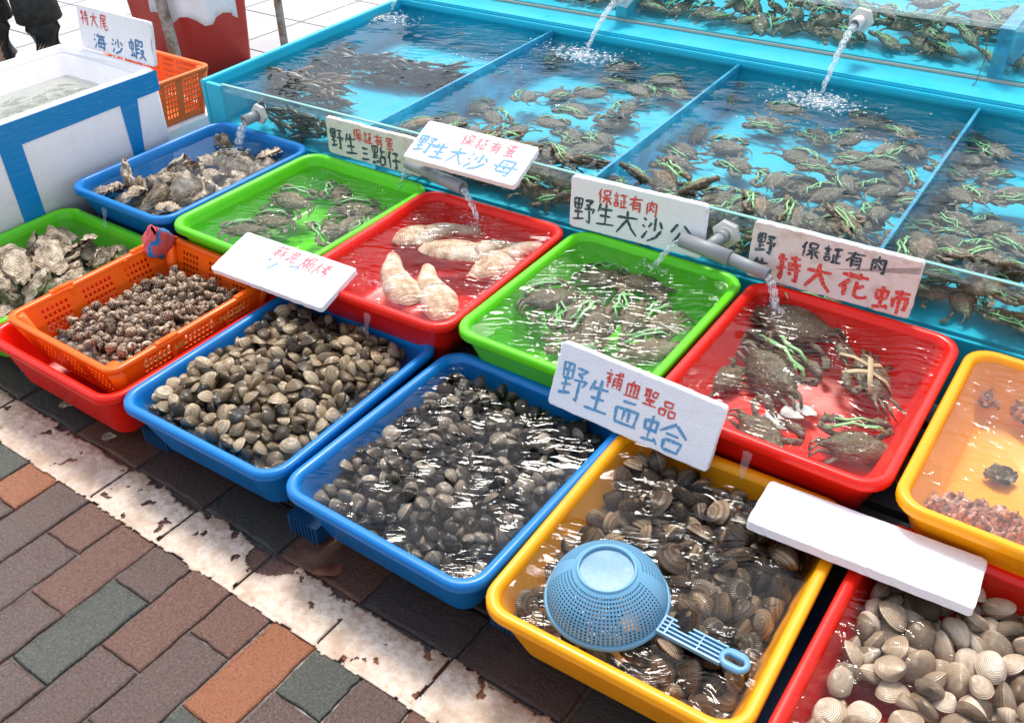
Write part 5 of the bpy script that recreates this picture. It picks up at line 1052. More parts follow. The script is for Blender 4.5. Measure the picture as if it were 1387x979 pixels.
HEAPS['red'] = [
(217,81,-22,10,-47,-88,5,117,0),(126,301,-22,13,6,-98,10,92,0),(197,322,-25,5,-75,64,17,97,0),(343,61,-50,18,-38,11,-90,115,0),(77,170,-32,46,82,16,30,109,0),(244,298,-19,90,25,-16,-30,87,0),(349,88,-30,43,-25,-43,75,96,0),
(349,88,-30,43,-25,-43,75,96,0),(140,230,-18,4,36,-87,-34,109,0),(330,317,-31,74,-34,-52,27,113,0),(132,150,-25,25,-5,16,95,100,0),(263,159,-24,71,63,19,24,100,0),(352,192,-38,36,34,58,65,87,0),(101,58,-37,0,-98,1,-22,116,0),
(101,58,-37,0,-98,1,-22,116,0),(106,349,-17,34,93,13,2,112,0),(176,151,-24,27,-17,47,-82,113,0),(230,155,-34,85,37,-5,37,90,0),(298,56,-40,80,47,-17,34,114,0),(70,420,-10,32,-55,-77,10,105,0),(257,56,-46,87,46,14,11,93,0),
(257,56,-46,87,46,14,11,93,0),(150,61,-30,24,91,-33,5,94,0),(366,334,-26,52,-13,-22,82,118,0),(52,295,-38,30,44,66,54,88,0),(70,93,-41,46,77,-9,-44,97,0),(203,52,-32,24,16,-80,52,116,0),(308,134,-38,33,-71,62,-8,103,0),
(308,134,-38,33,-71,62,-8,103,0),(199,423,-30,57,79,19,-13,117,0),(253,244,-20,43,37,81,13,107,0),(283,345,-35,37,-11,70,60,83,0),(331,374,-26,3,93,-32,-19,109,0),(189,404,-42,21,93,20,-24,96,0),(375,55,-82,22,11,-44,-86,81,0),
(375,55,-82,22,11,-44,-86,81,0),(67,121,-26,83,-49,-18,19,94,0),(378,184,-44,55,62,55,-13,86,0),(127,90,-37,23,-40,-81,-37,93,0),(101,124,-37,91,37,-21,4,95,0),(250,136,-36,45,89,7,-10,81,0),(257,224,-38,62,-7,-21,-76,105,0),
(257,224,-38,62,-7,-21,-76,105,0),(118,184,-26,20,-40,76,46,112,0),(277,115,-44,56,-25,32,72,95,0),(152,397,-29,29,-88,-38,-6,88,0),(179,188,-19,13,-24,95,-16,99,0),(280,437,-35,86,-5,-14,48,105,0),(372,303,-50,16,18,-4,97,96,0),
(372,303,-50,16,18,-4,97,96,0),(321,456,-56,37,-76,-51,-12,91,0),(377,133,-35,18,68,-64,-31,111,0),(206,186,-29,6,88,47,2,91,0),(71,234,-20,10,92,34,-18,106,0),(292,215,-46,68,4,-29,67,101,0),(49,89,-45,25,-65,-39,60,87,0),
(49,89,-45,25,-65,-39,60,87,0),(61,193,-18,27,75,60,-12,104,0),(197,255,-25,9,-60,79,-14,107,0),(277,278,-33,35,-20,-91,13,93,0),(381,385,-37,61,43,40,54,118,0),(170,364,-44,64,67,-28,-24,118,0),(373,93,-33,13,34,71,60,106,0),
(373,93,-33,13,34,71,60,106,0),(90,205,-31,56,-3,80,20,93,0),(63,57,-77,4,11,57,82,95,0),(325,171,-38,62,20,13,74,114,0),(159,320,-32,52,-4,-19,83,99,0),(284,315,-30,0,38,-80,46,114,0),(220,50,-82,75,-66,2,-3,81,0),
(220,50,-82,75,-66,2,-3,81,0),(373,246,-48,73,-42,-49,22,91,0),(312,254,-42,8,-7,-88,46,107,0),(83,340,-38,94,-17,17,-26,111,0),(72,384,-28,7,-68,-71,17,108,0),(347,260,-51,44,42,-26,-75,108,0),(319,94,-52,15,-20,-84,-47,107,0),
(319,94,-52,15,-20,-84,-47,107,0),(190,452,-24,9,97,-18,-15,93,0),(374,73,-69,53,20,79,-24,100,0),(266,399,-41,6,39,-68,62,114,0),(252,58,-77,18,-40,-28,86,93,0),(284,150,-50,34,27,-89,-16,102,0),(153,422,-33,30,-39,-86,-16,100,0),
(153,422,-33,30,-39,-86,-16,100,0),(148,267,-27,48,12,-1,-87,94,0),(104,288,-43,41,-35,-25,81,109,0),(222,281,-34,3,-82,57,-7,86,0),(58,315,-47,14,-35,-74,-56,81,0),(90,451,-37,32,33,-63,-63,102,0),(116,389,-37,21,11,-97,-4,118,0),
(116,389,-37,21,11,-97,-4,118,0),(56,344,-46,26,64,-60,-40,84,0),(188,112,-38,68,62,38,-12,87,0),(159,91,-47,4,-80,-58,-16,87,0),(304,385,-43,5,-54,-81,21,101,0),(55,188,-44,8,-71,68,20,93,0),(50,385,-49,45,55,62,34,97,0),
(50,385,-49,45,55,62,34,97,0),(356,410,-44,67,-19,13,-71,105,0),(296,295,-50,14,-16,97,15,96,0),(253,357,-45,69,-25,-21,65,91,0),(293,434,-54,9,65,74,13,95,0),(227,325,-35,85,18,-3,-50,109,0),(239,419,-45,74,-37,-10,55,110,0),
(239,419,-45,74,-37,-10,55,110,0),(222,237,-36,53,62,-53,21,104,0),(88,414,-33,84,19,-36,-37,80,0),(318,53,-75,70,44,-35,44,92,0),(60,132,-52,12,-64,76,-1,116,0),(74,287,-47,24,-65,49,-53,98,0),(374,455,-62,35,80,-41,25,94,0),
(374,455,-62,35,80,-41,25,94,0),(100,154,-46,98,-2,-20,8,102,0),(322,222,-54,95,-2,-21,22,117,0),(199,142,-48,7,-7,-93,36,93,0),(193,82,-48,66,20,-35,64,115,0),(287,82,-50,73,-61,30,-9,98,0),(266,459,-52,55,-72,18,39,106,0),
(266,459,-52,55,-72,18,39,106,0),(350,303,-65,41,22,-88,-11,108,0),(229,116,-43,84,-35,-6,-41,106,0),(137,117,-48,12,-66,71,22,113,0),(224,63,-59,38,-82,20,-38,94,0),(126,63,-59,17,18,-34,-91,108,0),(379,214,-55,37,-35,74,-43,98,0),
(379,214,-55,37,-35,74,-43,98,0),(172,59,-77,28,-94,15,9,103,0),(325,131,-55,89,13,-42,-16,102,0),(171,456,-39,11,1,-98,14,89,0),(127,332,-40,76,18,2,62,108,0),(59,431,-30,2,-89,29,36,103,0),(184,218,-28,50,-84,22,-1,108,0),
(184,218,-28,50,-84,22,-1,108,0),(109,430,-42,85,-28,-32,30,94,0),(164,53,-54,14,-28,86,41,95,0),(71,75,-62,12,19,-89,40,98,0),(310,347,-58,27,59,-75,-14,113,0),(109,242,-34,51,-3,3,-86,103,0),(373,164,-57,69,-12,20,68,105,0),
(373,164,-57,69,-12,20,68,105,0),(145,201,-39,75,-30,30,51,81,0),(152,169,-40,87,-16,-18,43,105,0),(245,79,-49,61,14,-26,74,87,0),(251,174,-44,26,-55,79,6,115,0),(128,59,-81,16,28,94,-12,93,0),(224,382,-55,19,-1,-43,88,113,0),
(224,382,-55,19,-1,-43,88,113,0),(170,127,-58,87,32,7,-38,114,0),(281,58,-76,20,26,75,57,104,0),(256,98,-64,64,37,-44,-51,92,0),(282,368,-43,53,-69,47,-16,94,0),(352,218,-58,36,60,58,42,88,0),(138,425,-49,11,-75,62,23,102,0),
(138,425,-49,11,-75,62,23,102,0),(284,256,-65,10,67,-15,-72,86,0),(378,425,-57,6,-54,-75,-38,80,0),(55,237,-36,24,-35,-85,32,87,0),(202,361,-50,1,-40,-51,-76,94,0),(342,157,-63,36,-60,71,-2,85,0),(104,91,-52,33,19,-6,92,98,0),
(104,91,-52,33,19,-6,92,98,0),(51,262,-59,61,-34,-67,24,98,0),(122,457,-50,36,5,51,-78,93,0),(139,281,-50,76,43,0,50,117,0),(226,264,-60,91,33,14,22,105,0),(216,206,-48,18,-16,-20,95,114,0),(314,270,-66,0,-1,100,6,100,0),
(314,270,-66,0,-1,100,6,100,0),(211,452,-43,0,98,1,19,101,0),(338,341,-52,28,-67,-69,-2,110,0),(142,380,-70,1,-70,-4,71,82,0),(378,287,-80,35,36,-82,-26,92,0),(192,286,-49,18,-63,-60,-46,108,0),(374,342,-48,13,49,84,19,99,0),
(374,342,-48,13,49,84,19,99,0),(164,268,-55,37,79,28,41,105,0),(167,223,-56,14,97,-11,-15,101,0),(380,334,-75,54,53,46,47,103,0),(382,103,-79,1,-81,32,-49,81,0),(82,320,-62,30,-91,21,-17,96,0),(256,298,-53,6,-79,-22,56,115,0),
(256,298,-53,6,-79,-22,56,115,0),(169,301,-60,95,28,-5,11,91,0),(178,397,-61,64,-45,10,-62,111,0),(336,190,-69,37,51,43,-65,107,0),(56,194,-68,50,-19,4,84,86,0),(60,82,-86,95,18,5,25,86,0),(232,453,-63,97,-7,5,23,96,0),
(232,453,-63,97,-7,5,23,96,0),(345,444,-82,4,-60,80,6,110,0),(265,261,-49,64,27,-71,-4,92,0),(250,137,-65,7,93,5,36,103,0),(382,258,-76,19,80,2,56,86,0),(315,308,-73,75,48,-43,-16,109,0),(312,176,-58,23,-36,-90,6,95,0),
(312,176,-58,23,-36,-90,6,95,0),(317,427,-70,7,55,76,-35,83,0),(343,75,-77,45,-86,-4,25,101,0),(298,190,-76,29,37,-86,20,102,0),(267,218,-83,88,6,-3,-47,112,0),(67,160,-68,21,49,84,7,89,0),(164,243,-38,7,-1,-7,-100,84,0),
(164,243,-38,7,-1,-7,-100,84,0),(162,338,-53,65,-63,36,-23,111,0),(200,323,-54,20,-83,46,25,112,0),(53,344,-75,44,-55,-55,45,118,0),(215,166,-56,62,29,21,-70,100,0),(122,220,-55,85,-16,-3,51,106,0),(172,436,-59,18,36,74,54,100,0),
(172,436,-59,18,36,74,54,100,0),(74,255,-51,6,-52,40,75,95,0),(56,221,-86,14,69,-69,-14,82,0),(129,147,-64,17,8,-98,7,113,0),(248,214,-62,14,-98,-16,-5,105,0),(84,119,-66,8,63,76,-14,108,0),(59,449,-77,57,-70,-34,28,109,0),
(59,449,-77,57,-70,-34,28,109,0),(250,399,-65,92,-29,10,-26,81,0),(119,340,-66,46,86,3,21,92,0),(268,329,-58,10,60,64,47,94,0),(205,416,-73,38,39,15,-83,118,0),(294,111,-72,13,49,-50,-71,102,0),(332,386,-56,77,26,-19,-55,115,0),
(332,386,-56,77,26,-19,-55,115,0),(69,383,-61,5,93,17,31,96,0),(226,295,-54,88,-10,-29,-36,84,0),(122,310,-65,23,95,-7,21,112,0),(288,295,-77,85,-20,-32,-37,97,0),(366,120,-58,4,-98,-9,14,117,0),(266,369,-73,69,-51,44,25,90,0),
(266,369,-73,69,-51,44,25,90,0),(188,242,-50,14,52,84,-1,87,0),(370,223,-81,20,31,-93,-1,100,0),(85,352,-76,19,90,14,-36,111,0),(68,424,-60,0,-96,-29,3,115,0),(376,391,-63,83,9,23,50,90,0),(347,417,-70,9,-54,78,28,95,0),
(347,417,-70,9,-54,78,28,95,0),(63,303,-85,98,19,2,8,91,0),(362,187,-85,13,74,66,12,92,0),(377,451,-86,5,53,84,9,82,0),(274,163,-78,18,-19,69,-67,100,0),(304,236,-82,17,49,-85,-10,110,0),(59,278,-79,67,29,18,-66,97,0),
(59,278,-79,67,29,18,-66,97,0),(253,430,-71,24,89,28,26,87,0),(266,84,-80,78,-57,-27,-1,82,0),(60,213,-50,58,-80,-13,-8,85,0),(170,166,-63,5,-1,22,97,109,0),(328,216,-80,49,20,24,-82,91,0),(99,88,-83,9,71,70,2,110,0),
(99,88,-83,9,71,70,2,110,0),(62,108,-77,21,23,-91,28,97,0),(229,184,-78,51,41,47,59,93,0),(369,145,-80,56,8,-5,82,115,0),(350,277,-83,17,87,-45,-9,111,0),(355,356,-78,38,-35,-58,63,107,0),(93,284,-78,32,-57,75,12,98,0),
(93,284,-78,32,-57,75,12,98,0),(126,404,-79,83,-21,-24,-45,91,0),(259,180,-72,87,-21,-44,-4,115,0),(58,449,-45,30,-92,-24,8,82,0),(161,388,-77,34,-37,-64,58,107,0),(268,121,-78,53,-40,-42,62,97,0),(250,241,-65,93,28,-13,-19,82,0),
(250,241,-65,93,28,-13,-19,82,0),(296,380,-76,37,42,-28,-78,105,0),(285,344,-79,7,17,32,93,110,0),(109,366,-54,30,95,1,-5,112,0),(345,108,-78,28,-91,-19,26,97,0),(88,234,-57,53,78,32,-8,104,0),(105,406,-64,84,-22,3,49,116,0),
(105,406,-64,84,-22,3,49,116,0),(211,80,-83,98,19,2,10,110,0),(263,269,-82,16,79,-58,-12,114,0),(266,444,-85,3,23,97,11,89,0),(368,387,-84,16,1,8,98,102,0),
]
HEAPS['basket'] = [
(292,193,-40,2,72,-66,-22,94,0),(292,98,-60,40,15,-88,-23,99,0),(326,279,-57,0,95,20,24,107,0),(168,173,-28,20,-82,19,50,87,0),(148,360,-35,64,30,68,19,108,0),(308,63,-79,79,-41,-42,16,114,0),(324,129,-46,17,66,-45,-58,84,0),
(324,129,-46,17,66,-45,-58,84,0),(324,330,-56,38,90,21,2,111,0),(266,221,-27,10,5,89,-45,113,0),(157,70,-65,10,57,-48,-66,104,0),(290,251,-56,56,-36,-74,-10,91,0),(327,307,-88,49,82,-10,28,88,0),(309,311,-45,51,84,-16,-8,111,0),
(309,311,-45,51,84,-16,-8,111,0),(300,116,-51,53,-1,77,-35,89,0),(324,169,-61,1,-81,58,-6,115,0),(243,88,-43,17,15,89,-39,112,0),(170,306,-40,27,-48,81,22,98,0),(327,82,-88,21,11,84,48,83,0),(323,89,-69,56,61,-53,20,113,0),
(323,89,-69,56,61,-53,20,113,0),(257,62,-60,58,-56,54,26,100,0),(166,48,-84,38,82,-39,-20,90,0),(273,357,-52,10,25,-86,-43,108,0),(327,224,-66,1,48,75,46,91,0),(282,293,-48,36,6,-92,-9,106,0),(231,49,-63,34,76,13,54,108,0),
(231,49,-63,34,76,13,54,108,0),(239,268,-38,34,-45,-68,-47,90,0),(98,114,-50,75,-51,-14,-40,112,0),(275,82,-67,56,65,-37,-34,97,0),(326,144,-53,95,8,26,15,109,0),(324,369,-67,40,49,-58,-51,80,0),(221,381,-51,33,63,-64,-29,86,0),
(221,381,-51,33,63,-64,-29,86,0),(223,238,-28,25,-27,-46,-81,109,0),(318,116,-59,88,41,23,-9,111,0),(316,254,-62,6,93,-15,-32,108,0),(327,252,-88,53,57,59,-21,83,0),(318,145,-86,48,-30,-78,27,102,0),(94,298,-46,83,29,-35,-33,102,0),
(94,298,-46,83,29,-35,-33,102,0),(327,344,-70,50,4,47,72,95,0),(159,214,-45,26,-3,-90,-33,104,0),(326,392,-86,80,47,33,20,81,0),(284,233,-56,15,44,-41,-78,84,0),(281,119,-42,12,-92,29,22,94,0),(288,160,-39,33,-76,-49,28,113,0),
(288,160,-39,33,-76,-49,28,113,0),(93,48,-83,19,67,20,-69,90,0),(142,255,-42,62,68,-37,8,112,0),(322,269,-72,31,47,3,83,105,0),(324,240,-79,18,97,12,7,102,0),(318,119,-86,0,-54,67,-51,114,0),(274,244,-43,11,91,18,-35,109,0),
(274,244,-43,11,91,18,-35,109,0),(92,150,-45,36,19,-82,-40,101,0),(73,256,-58,82,48,22,-20,111,0),(101,200,-43,21,87,34,-29,101,0),(249,49,-82,4,51,-85,8,85,0),(155,161,-30,92,19,29,-18,108,0),(284,60,-74,10,80,-57,-15,89,0),
(284,60,-74,10,80,-57,-15,89,0),(123,297,-50,57,-25,-65,44,85,0),(206,143,-45,30,-47,-79,-25,87,0),(205,310,-44,32,-4,92,-24,90,0),(117,53,-86,38,22,-84,-32,104,0),(166,385,-45,11,-95,-9,29,87,0),(322,207,-85,5,68,2,73,83,0),
(322,207,-85,5,68,2,73,83,0),(323,190,-52,8,-46,-85,25,87,0),(322,351,-88,21,60,58,-52,82,0),(50,121,-63,7,88,40,-24,115,0),(254,90,-65,7,-97,-6,23,106,0),(302,203,-51,37,85,-37,-3,99,0),(319,202,-69,31,72,59,19,105,0),
(319,202,-69,31,72,59,19,105,0),(316,185,-86,29,-62,-60,42,105,0),(317,371,-84,29,-86,34,-24,101,0),(294,375,-49,44,84,0,32,97,0),(228,172,-40,12,49,-40,-77,82,0),(139,341,-40,9,78,59,21,81,0),(190,134,-37,8,-20,-92,-34,109,0),
(190,134,-37,8,-20,-92,-34,109,0),(142,55,-86,53,-51,-66,12,105,0),(166,398,-56,18,36,-34,-85,105,0),(226,283,-43,49,-65,-13,56,83,0),(275,102,-50,16,50,68,51,115,0),(112,317,-46,18,11,88,-42,105,0),(76,79,-86,20,21,-85,-43,106,0),
(76,79,-86,20,21,-85,-43,106,0),(233,206,-33,27,-2,70,66,108,0),(178,335,-45,11,-67,-74,2,100,0),(250,207,-39,38,82,-40,-12,98,0),(70,57,-86,40,-54,-64,-38,107,0),(231,394,-60,17,33,-58,73,93,0),(318,326,-87,28,-33,80,-42,97,0),
(318,326,-87,28,-33,80,-42,97,0),(286,81,-84,7,-18,53,83,104,0),(281,359,-66,39,10,20,90,82,0),(103,176,-49,6,54,-69,-47,113,0),(246,358,-49,69,-35,61,19,96,0),(126,97,-59,40,-2,-69,-60,105,0),(226,342,-41,16,24,-96,-6,107,0),
(226,342,-41,16,24,-96,-6,107,0),(240,151,-38,18,-98,2,-10,108,0),(270,282,-42,9,98,9,14,97,0),(64,185,-49,35,-69,62,11,89,0),(255,160,-38,18,92,20,-29,103,0),(252,295,-39,31,56,36,68,87,0),(168,152,-39,5,-8,-81,-58,106,0),
(168,152,-39,5,-8,-81,-58,106,0),(160,132,-41,39,-78,46,18,81,0),(217,154,-34,17,16,81,-54,85,0),(166,119,-50,67,-51,-51,-19,80,0),(132,120,-53,58,66,-24,-41,103,0),(306,139,-45,0,-59,78,19,108,0),(220,88,-52,5,-82,55,10,115,0),
(220,88,-52,5,-82,55,10,115,0),(219,255,-38,7,-68,-70,19,83,0),(280,218,-46,6,-80,48,35,111,0),(181,235,-43,18,-12,-98,-2,89,0),(243,74,-61,46,-64,61,-4,87,0),(157,287,-52,18,82,-54,0,93,0),(69,88,-70,5,-74,-8,-67,100,0),
(69,88,-70,5,-74,-8,-67,100,0),(319,387,-71,43,34,-82,-15,106,0),(64,372,-72,85,13,-48,-19,81,0),(189,200,-44,32,-58,-46,-59,93,0),(194,153,-39,0,65,60,-46,87,0),(200,108,-49,0,-44,87,-24,103,0),(186,258,-48,99,10,-8,-11,101,0),
(186,258,-48,99,10,-8,-11,101,0),(86,277,-51,14,73,-53,41,112,0),(140,61,-66,29,-89,18,-30,113,0),(279,262,-51,1,-43,-82,39,95,0),(257,72,-75,79,-26,-49,-25,85,0),(164,90,-57,36,-25,-54,-72,88,0),(264,143,-48,5,96,26,-13,106,0),
(264,143,-48,5,96,26,-13,106,0),(303,267,-54,25,87,-42,5,104,0),(260,336,-58,26,-40,-7,88,97,0),(217,326,-50,52,12,82,-20,98,0),(248,395,-61,13,87,-48,-2,90,0),(294,54,-87,13,-4,82,55,95,0),(93,398,-64,96,-18,13,13,102,0),
(93,398,-64,96,-18,13,13,102,0),(92,96,-67,16,25,80,51,99,0),(199,90,-42,25,23,86,38,102,0),(207,371,-48,9,95,28,-7,95,0),(209,177,-41,6,-47,84,-25,103,0),(320,296,-66,48,58,-48,45,114,0),(150,107,-53,34,-76,54,8,95,0),
(150,107,-53,34,-76,54,8,95,0),(306,398,-63,32,-90,20,-21,114,0),(187,62,-71,15,-34,73,-58,97,0),(294,174,-54,21,-43,79,-38,102,0),(218,220,-42,54,-43,-19,70,98,0),(54,231,-66,92,-39,-1,-7,93,0),(102,360,-51,42,26,-62,62,96,0),
(102,360,-51,42,26,-62,62,96,0),(274,189,-48,9,58,-81,3,100,0),(308,326,-68,6,-4,-80,-60,100,0),(180,88,-78,88,32,-32,10,112,0),(137,188,-43,86,-3,19,47,93,0),(218,295,-54,9,-43,36,82,82,0),(192,278,-42,27,91,-28,12,89,0),
(192,278,-42,27,91,-28,12,89,0),(243,328,-52,42,-12,82,-36,104,0),(124,77,-75,66,-49,42,39,108,0),(80,145,-59,48,-60,64,0,111,0),(225,125,-55,6,-66,57,-48,112,0),(276,312,-50,41,-51,-72,24,86,0),(267,58,-86,49,-80,-32,-15,104,0),
(267,58,-86,49,-80,-32,-15,104,0),(212,395,-52,27,92,19,22,110,0),(297,155,-58,8,87,21,-43,91,0),(124,252,-50,58,-80,8,-11,113,0),(48,361,-72,16,14,-97,14,82,0),(313,355,-61,29,94,-15,-7,108,0),(58,74,-86,36,-86,11,-34,109,0),
(58,74,-86,36,-86,11,-34,109,0),(119,154,-45,6,-97,-23,2,107,0),(181,175,-47,11,22,96,11,100,0),(258,279,-54,39,21,77,46,113,0),(60,158,-54,50,-28,75,-34,110,0),(69,239,-66,36,-89,-26,8,89,0),(262,126,-49,13,29,-35,-88,86,0),
(262,126,-49,13,29,-35,-88,86,0),(208,352,-36,6,-84,7,-54,107,0),(210,200,-47,18,21,2,96,99,0),(93,230,-67,43,90,2,-2,104,0),(164,253,-46,20,90,-26,-28,112,0),(280,331,-52,39,84,-25,-27,99,0),(296,197,-88,50,-86,1,9,89,0),
(296,197,-88,50,-86,1,9,89,0),(256,187,-50,22,-30,76,-54,102,0),(286,300,-64,12,-54,-33,76,106,0),(193,295,-58,12,65,-64,-38,81,0),(72,392,-63,36,91,14,15,114,0),(107,276,-56,73,46,-49,-14,103,0),(222,186,-50,28,78,3,-56,95,0),
(222,186,-50,28,78,3,-56,95,0),(261,320,-53,6,77,64,-4,81,0),(243,131,-53,20,38,82,-38,109,0),(159,318,-46,84,40,-9,-36,108,0),(105,141,-61,83,49,-16,21,111,0),(247,250,-60,40,42,-52,-63,113,0),(308,288,-86,1,76,41,-50,103,0),
(308,288,-86,1,76,41,-50,103,0),(119,135,-55,4,82,-56,-11,87,0),(146,394,-55,66,-60,8,45,103,0),(308,224,-66,32,-74,51,-30,101,0),(147,144,-44,5,82,45,36,103,0),(167,349,-48,16,-77,24,-57,114,0),(280,392,-52,67,60,-43,10,97,0),
(280,392,-52,67,60,-43,10,97,0),(82,329,-55,77,27,57,10,109,0),(231,61,-86,48,-84,24,5,106,0),(153,187,-44,26,91,24,-23,94,0),(254,258,-44,13,78,-47,-39,84,0),(139,355,-52,32,-52,14,78,82,0),(177,366,-50,46,52,-23,-68,114,0),
(177,366,-50,46,52,-23,-68,114,0),(112,222,-63,66,10,59,-46,82,0),(292,140,-83,49,29,63,52,113,0),(163,236,-54,30,-56,-67,-39,105,0),(176,286,-50,29,1,-32,-90,107,0),(134,325,-54,21,76,47,-40,108,0),(103,259,-56,1,-82,-51,-25,96,0),
(103,259,-56,1,-82,-51,-25,96,0),(180,310,-62,10,-37,-83,-41,87,0),(281,136,-56,16,-30,-88,-34,87,0),(54,249,-69,40,-65,31,-57,97,0),(278,378,-70,4,93,-35,10,106,0),(256,378,-65,6,-97,17,-18,98,0),(312,152,-72,63,-41,65,5,82,0),
(312,152,-72,63,-41,65,5,82,0),(225,106,-48,47,41,-78,5,81,0),(244,223,-55,73,49,47,-6,92,0),(206,55,-75,72,-69,-6,7,100,0),(55,316,-67,49,80,32,12,108,0),(158,369,-55,36,80,43,20,96,0),(92,318,-64,25,-78,-50,28,84,0),
(92,318,-64,25,-78,-50,28,84,0),(184,212,-54,49,37,71,-35,109,0),(289,189,-69,36,89,-1,28,97,0),(124,348,-53,4,-87,46,-19,104,0),(152,90,-73,48,-79,34,18,88,0),(251,113,-53,25,87,41,8,81,0),(48,140,-79,94,-23,-25,3,96,0),
(48,140,-79,94,-23,-25,3,96,0),(197,342,-55,50,-51,70,-7,94,0),(158,90,-86,75,57,-3,-34,81,0),(284,229,-75,5,-21,-55,-80,112,0),(197,137,-60,13,-96,24,-8,93,0),(307,159,-87,54,83,2,-15,100,0),(112,99,-70,40,-51,-27,-71,106,0),
(112,99,-70,40,-51,-27,-71,106,0),(217,80,-74,18,-96,-18,6,102,0),(293,261,-71,68,-62,25,-30,95,0),(186,54,-87,38,-75,-42,33,93,0),(214,272,-49,26,-64,72,0,113,0),(90,345,-64,52,8,-80,-29,99,0),(159,267,-53,40,65,-55,34,86,0),
(159,267,-53,40,65,-55,34,86,0),(142,282,-57,29,-79,51,-19,97,0),(238,106,-61,26,-8,55,79,108,0),(199,316,-62,49,-86,-6,-12,99,0),(303,96,-86,21,-21,-80,-52,110,0),(302,244,-81,69,-63,-22,-29,112,0),(56,190,-66,49,-79,37,-3,111,0),
(56,190,-66,49,-79,37,-3,111,0),(215,357,-61,2,-84,-52,17,113,0),(242,248,-44,19,-37,79,45,89,0),(250,167,-54,60,27,75,8,102,0),(85,378,-64,12,49,78,36,100,0),(202,381,-62,19,-63,64,-39,88,0),(95,214,-60,32,-82,45,-17,107,0),
(95,214,-60,32,-82,45,-17,107,0),(201,216,-48,40,65,-61,20,87,0),(294,111,-78,5,-53,-84,-12,105,0),(71,215,-64,16,48,83,22,109,0),(221,150,-55,17,14,94,-25,114,0),(195,94,-64,46,-84,10,26,112,0),(279,120,-65,32,-64,67,20,88,0),
(279,120,-65,32,-64,67,20,88,0),(286,276,-64,53,6,-82,22,102,0),(235,308,-55,3,82,57,2,105,0),(260,94,-82,9,32,-42,-84,110,0),(52,270,-72,7,75,-65,-8,100,0),(120,199,-57,20,54,-54,62,93,0),(78,307,-59,53,-66,51,14,113,0),
(78,307,-59,53,-66,51,14,113,0),(81,114,-69,25,-73,62,-13,99,0),(305,310,-81,44,7,-4,89,94,0),(282,387,-86,35,-3,-84,40,106,0),(98,84,-83,4,29,-47,-84,104,0),(166,173,-55,41,43,80,-2,81,0),(93,130,-70,5,21,91,36,95,0),
(93,130,-70,5,21,91,36,95,0),(240,208,-53,37,-57,60,-43,83,0),(138,220,-59,21,-24,81,49,87,0),(53,260,-87,50,28,-75,-32,86,0),(49,208,-77,15,-7,-98,1,92,0),(226,94,-82,73,20,9,65,93,0),(113,338,-64,52,-78,-30,-18,113,0),
(113,338,-64,52,-78,-30,-18,113,0),(242,225,-38,58,68,-43,-14,84,0),(77,188,-66,35,85,-37,-15,111,0),(64,110,-85,19,28,-78,52,113,0),(300,273,-82,14,-4,-24,-96,96,0),(148,135,-59,10,60,-26,-75,106,0),(148,243,-63,63,7,77,7,112,0),
(148,243,-63,63,7,77,7,112,0),(298,215,-87,56,-2,-82,-4,98,0),(259,357,-70,8,93,18,30,109,0),(142,75,-83,81,-48,-31,-15,90,0),(273,209,-60,70,-41,-53,-25,91,0),(298,338,-66,10,61,75,-21,84,0),(289,368,-82,77,11,-16,-61,98,0),
(289,368,-82,77,11,-16,-61,98,0),(79,100,-88,27,-6,-86,-43,88,0),(105,192,-63,55,-44,55,-45,95,0),(274,244,-69,57,20,-75,27,81,0),(302,368,-68,57,70,30,31,90,0),(154,198,-58,9,-59,78,-20,80,0),(216,391,-72,71,42,54,20,100,0),
(216,391,-72,71,42,54,20,100,0),(111,121,-68,4,93,15,-33,98,0),(191,330,-69,8,-72,41,-56,80,0),(235,376,-69,49,-13,82,28,111,0),(51,299,-68,7,-42,75,51,101,0),(95,300,-74,11,-96,20,16,104,0),(179,130,-54,23,-19,95,-9,88,0),
(179,130,-54,23,-19,95,-9,88,0),(300,399,-82,51,-65,-24,51,85,0),(162,343,-67,13,6,59,79,110,0),(216,211,-63,59,8,-54,-60,87,0),(245,78,-85,21,85,-19,44,114,0),(265,263,-60,20,13,11,-97,86,0),(271,315,-71,32,93,-14,-15,85,0),
(271,315,-71,32,93,-14,-15,85,0),(163,312,-71,42,-78,45,-8,111,0),(191,69,-85,67,28,-69,7,84,0),(121,216,-72,51,-70,-46,19,82,0),(271,330,-82,78,-12,-56,-27,102,0),(263,226,-52,21,-26,90,27,87,0),(271,172,-54,20,-26,92,20,82,0),
(271,172,-54,20,-26,92,20,82,0),(272,269,-79,92,-24,-18,-26,96,0),(89,256,-70,54,-78,-32,6,86,0),(50,99,-86,50,-83,1,23,96,0),(218,336,-66,41,39,35,74,102,0),(165,74,-86,47,-76,-33,32,103,0),(298,132,-68,12,8,-90,40,96,0),
(298,132,-68,12,8,-90,40,96,0),(176,160,-56,56,-72,-18,-37,96,0),(178,98,-57,8,83,54,-11,93,0),(113,398,-81,12,29,-92,-22,100,0),(277,342,-67,65,-4,-60,-46,82,0),(306,179,-72,1,10,99,-12,99,0),(208,238,-46,36,2,90,-24,112,0),
(208,238,-46,36,2,90,-24,112,0),(212,263,-69,39,-64,-24,-61,87,0),(144,106,-74,30,-7,95,3,100,0),(145,306,-54,55,-78,5,30,93,0),(120,310,-67,23,77,56,20,82,0),(224,318,-78,6,-60,-74,29,96,0),(263,302,-58,45,-38,81,-1,111,0),
(263,302,-58,45,-38,81,-1,111,0),(236,343,-68,84,50,24,4,103,0),(191,114,-64,12,77,-40,48,89,0),(248,260,-80,72,-48,34,-38,103,0),(54,372,-87,56,37,74,-4,101,0),(293,344,-86,8,27,-57,-77,88,0),(132,371,-51,37,25,-4,-89,96,0),
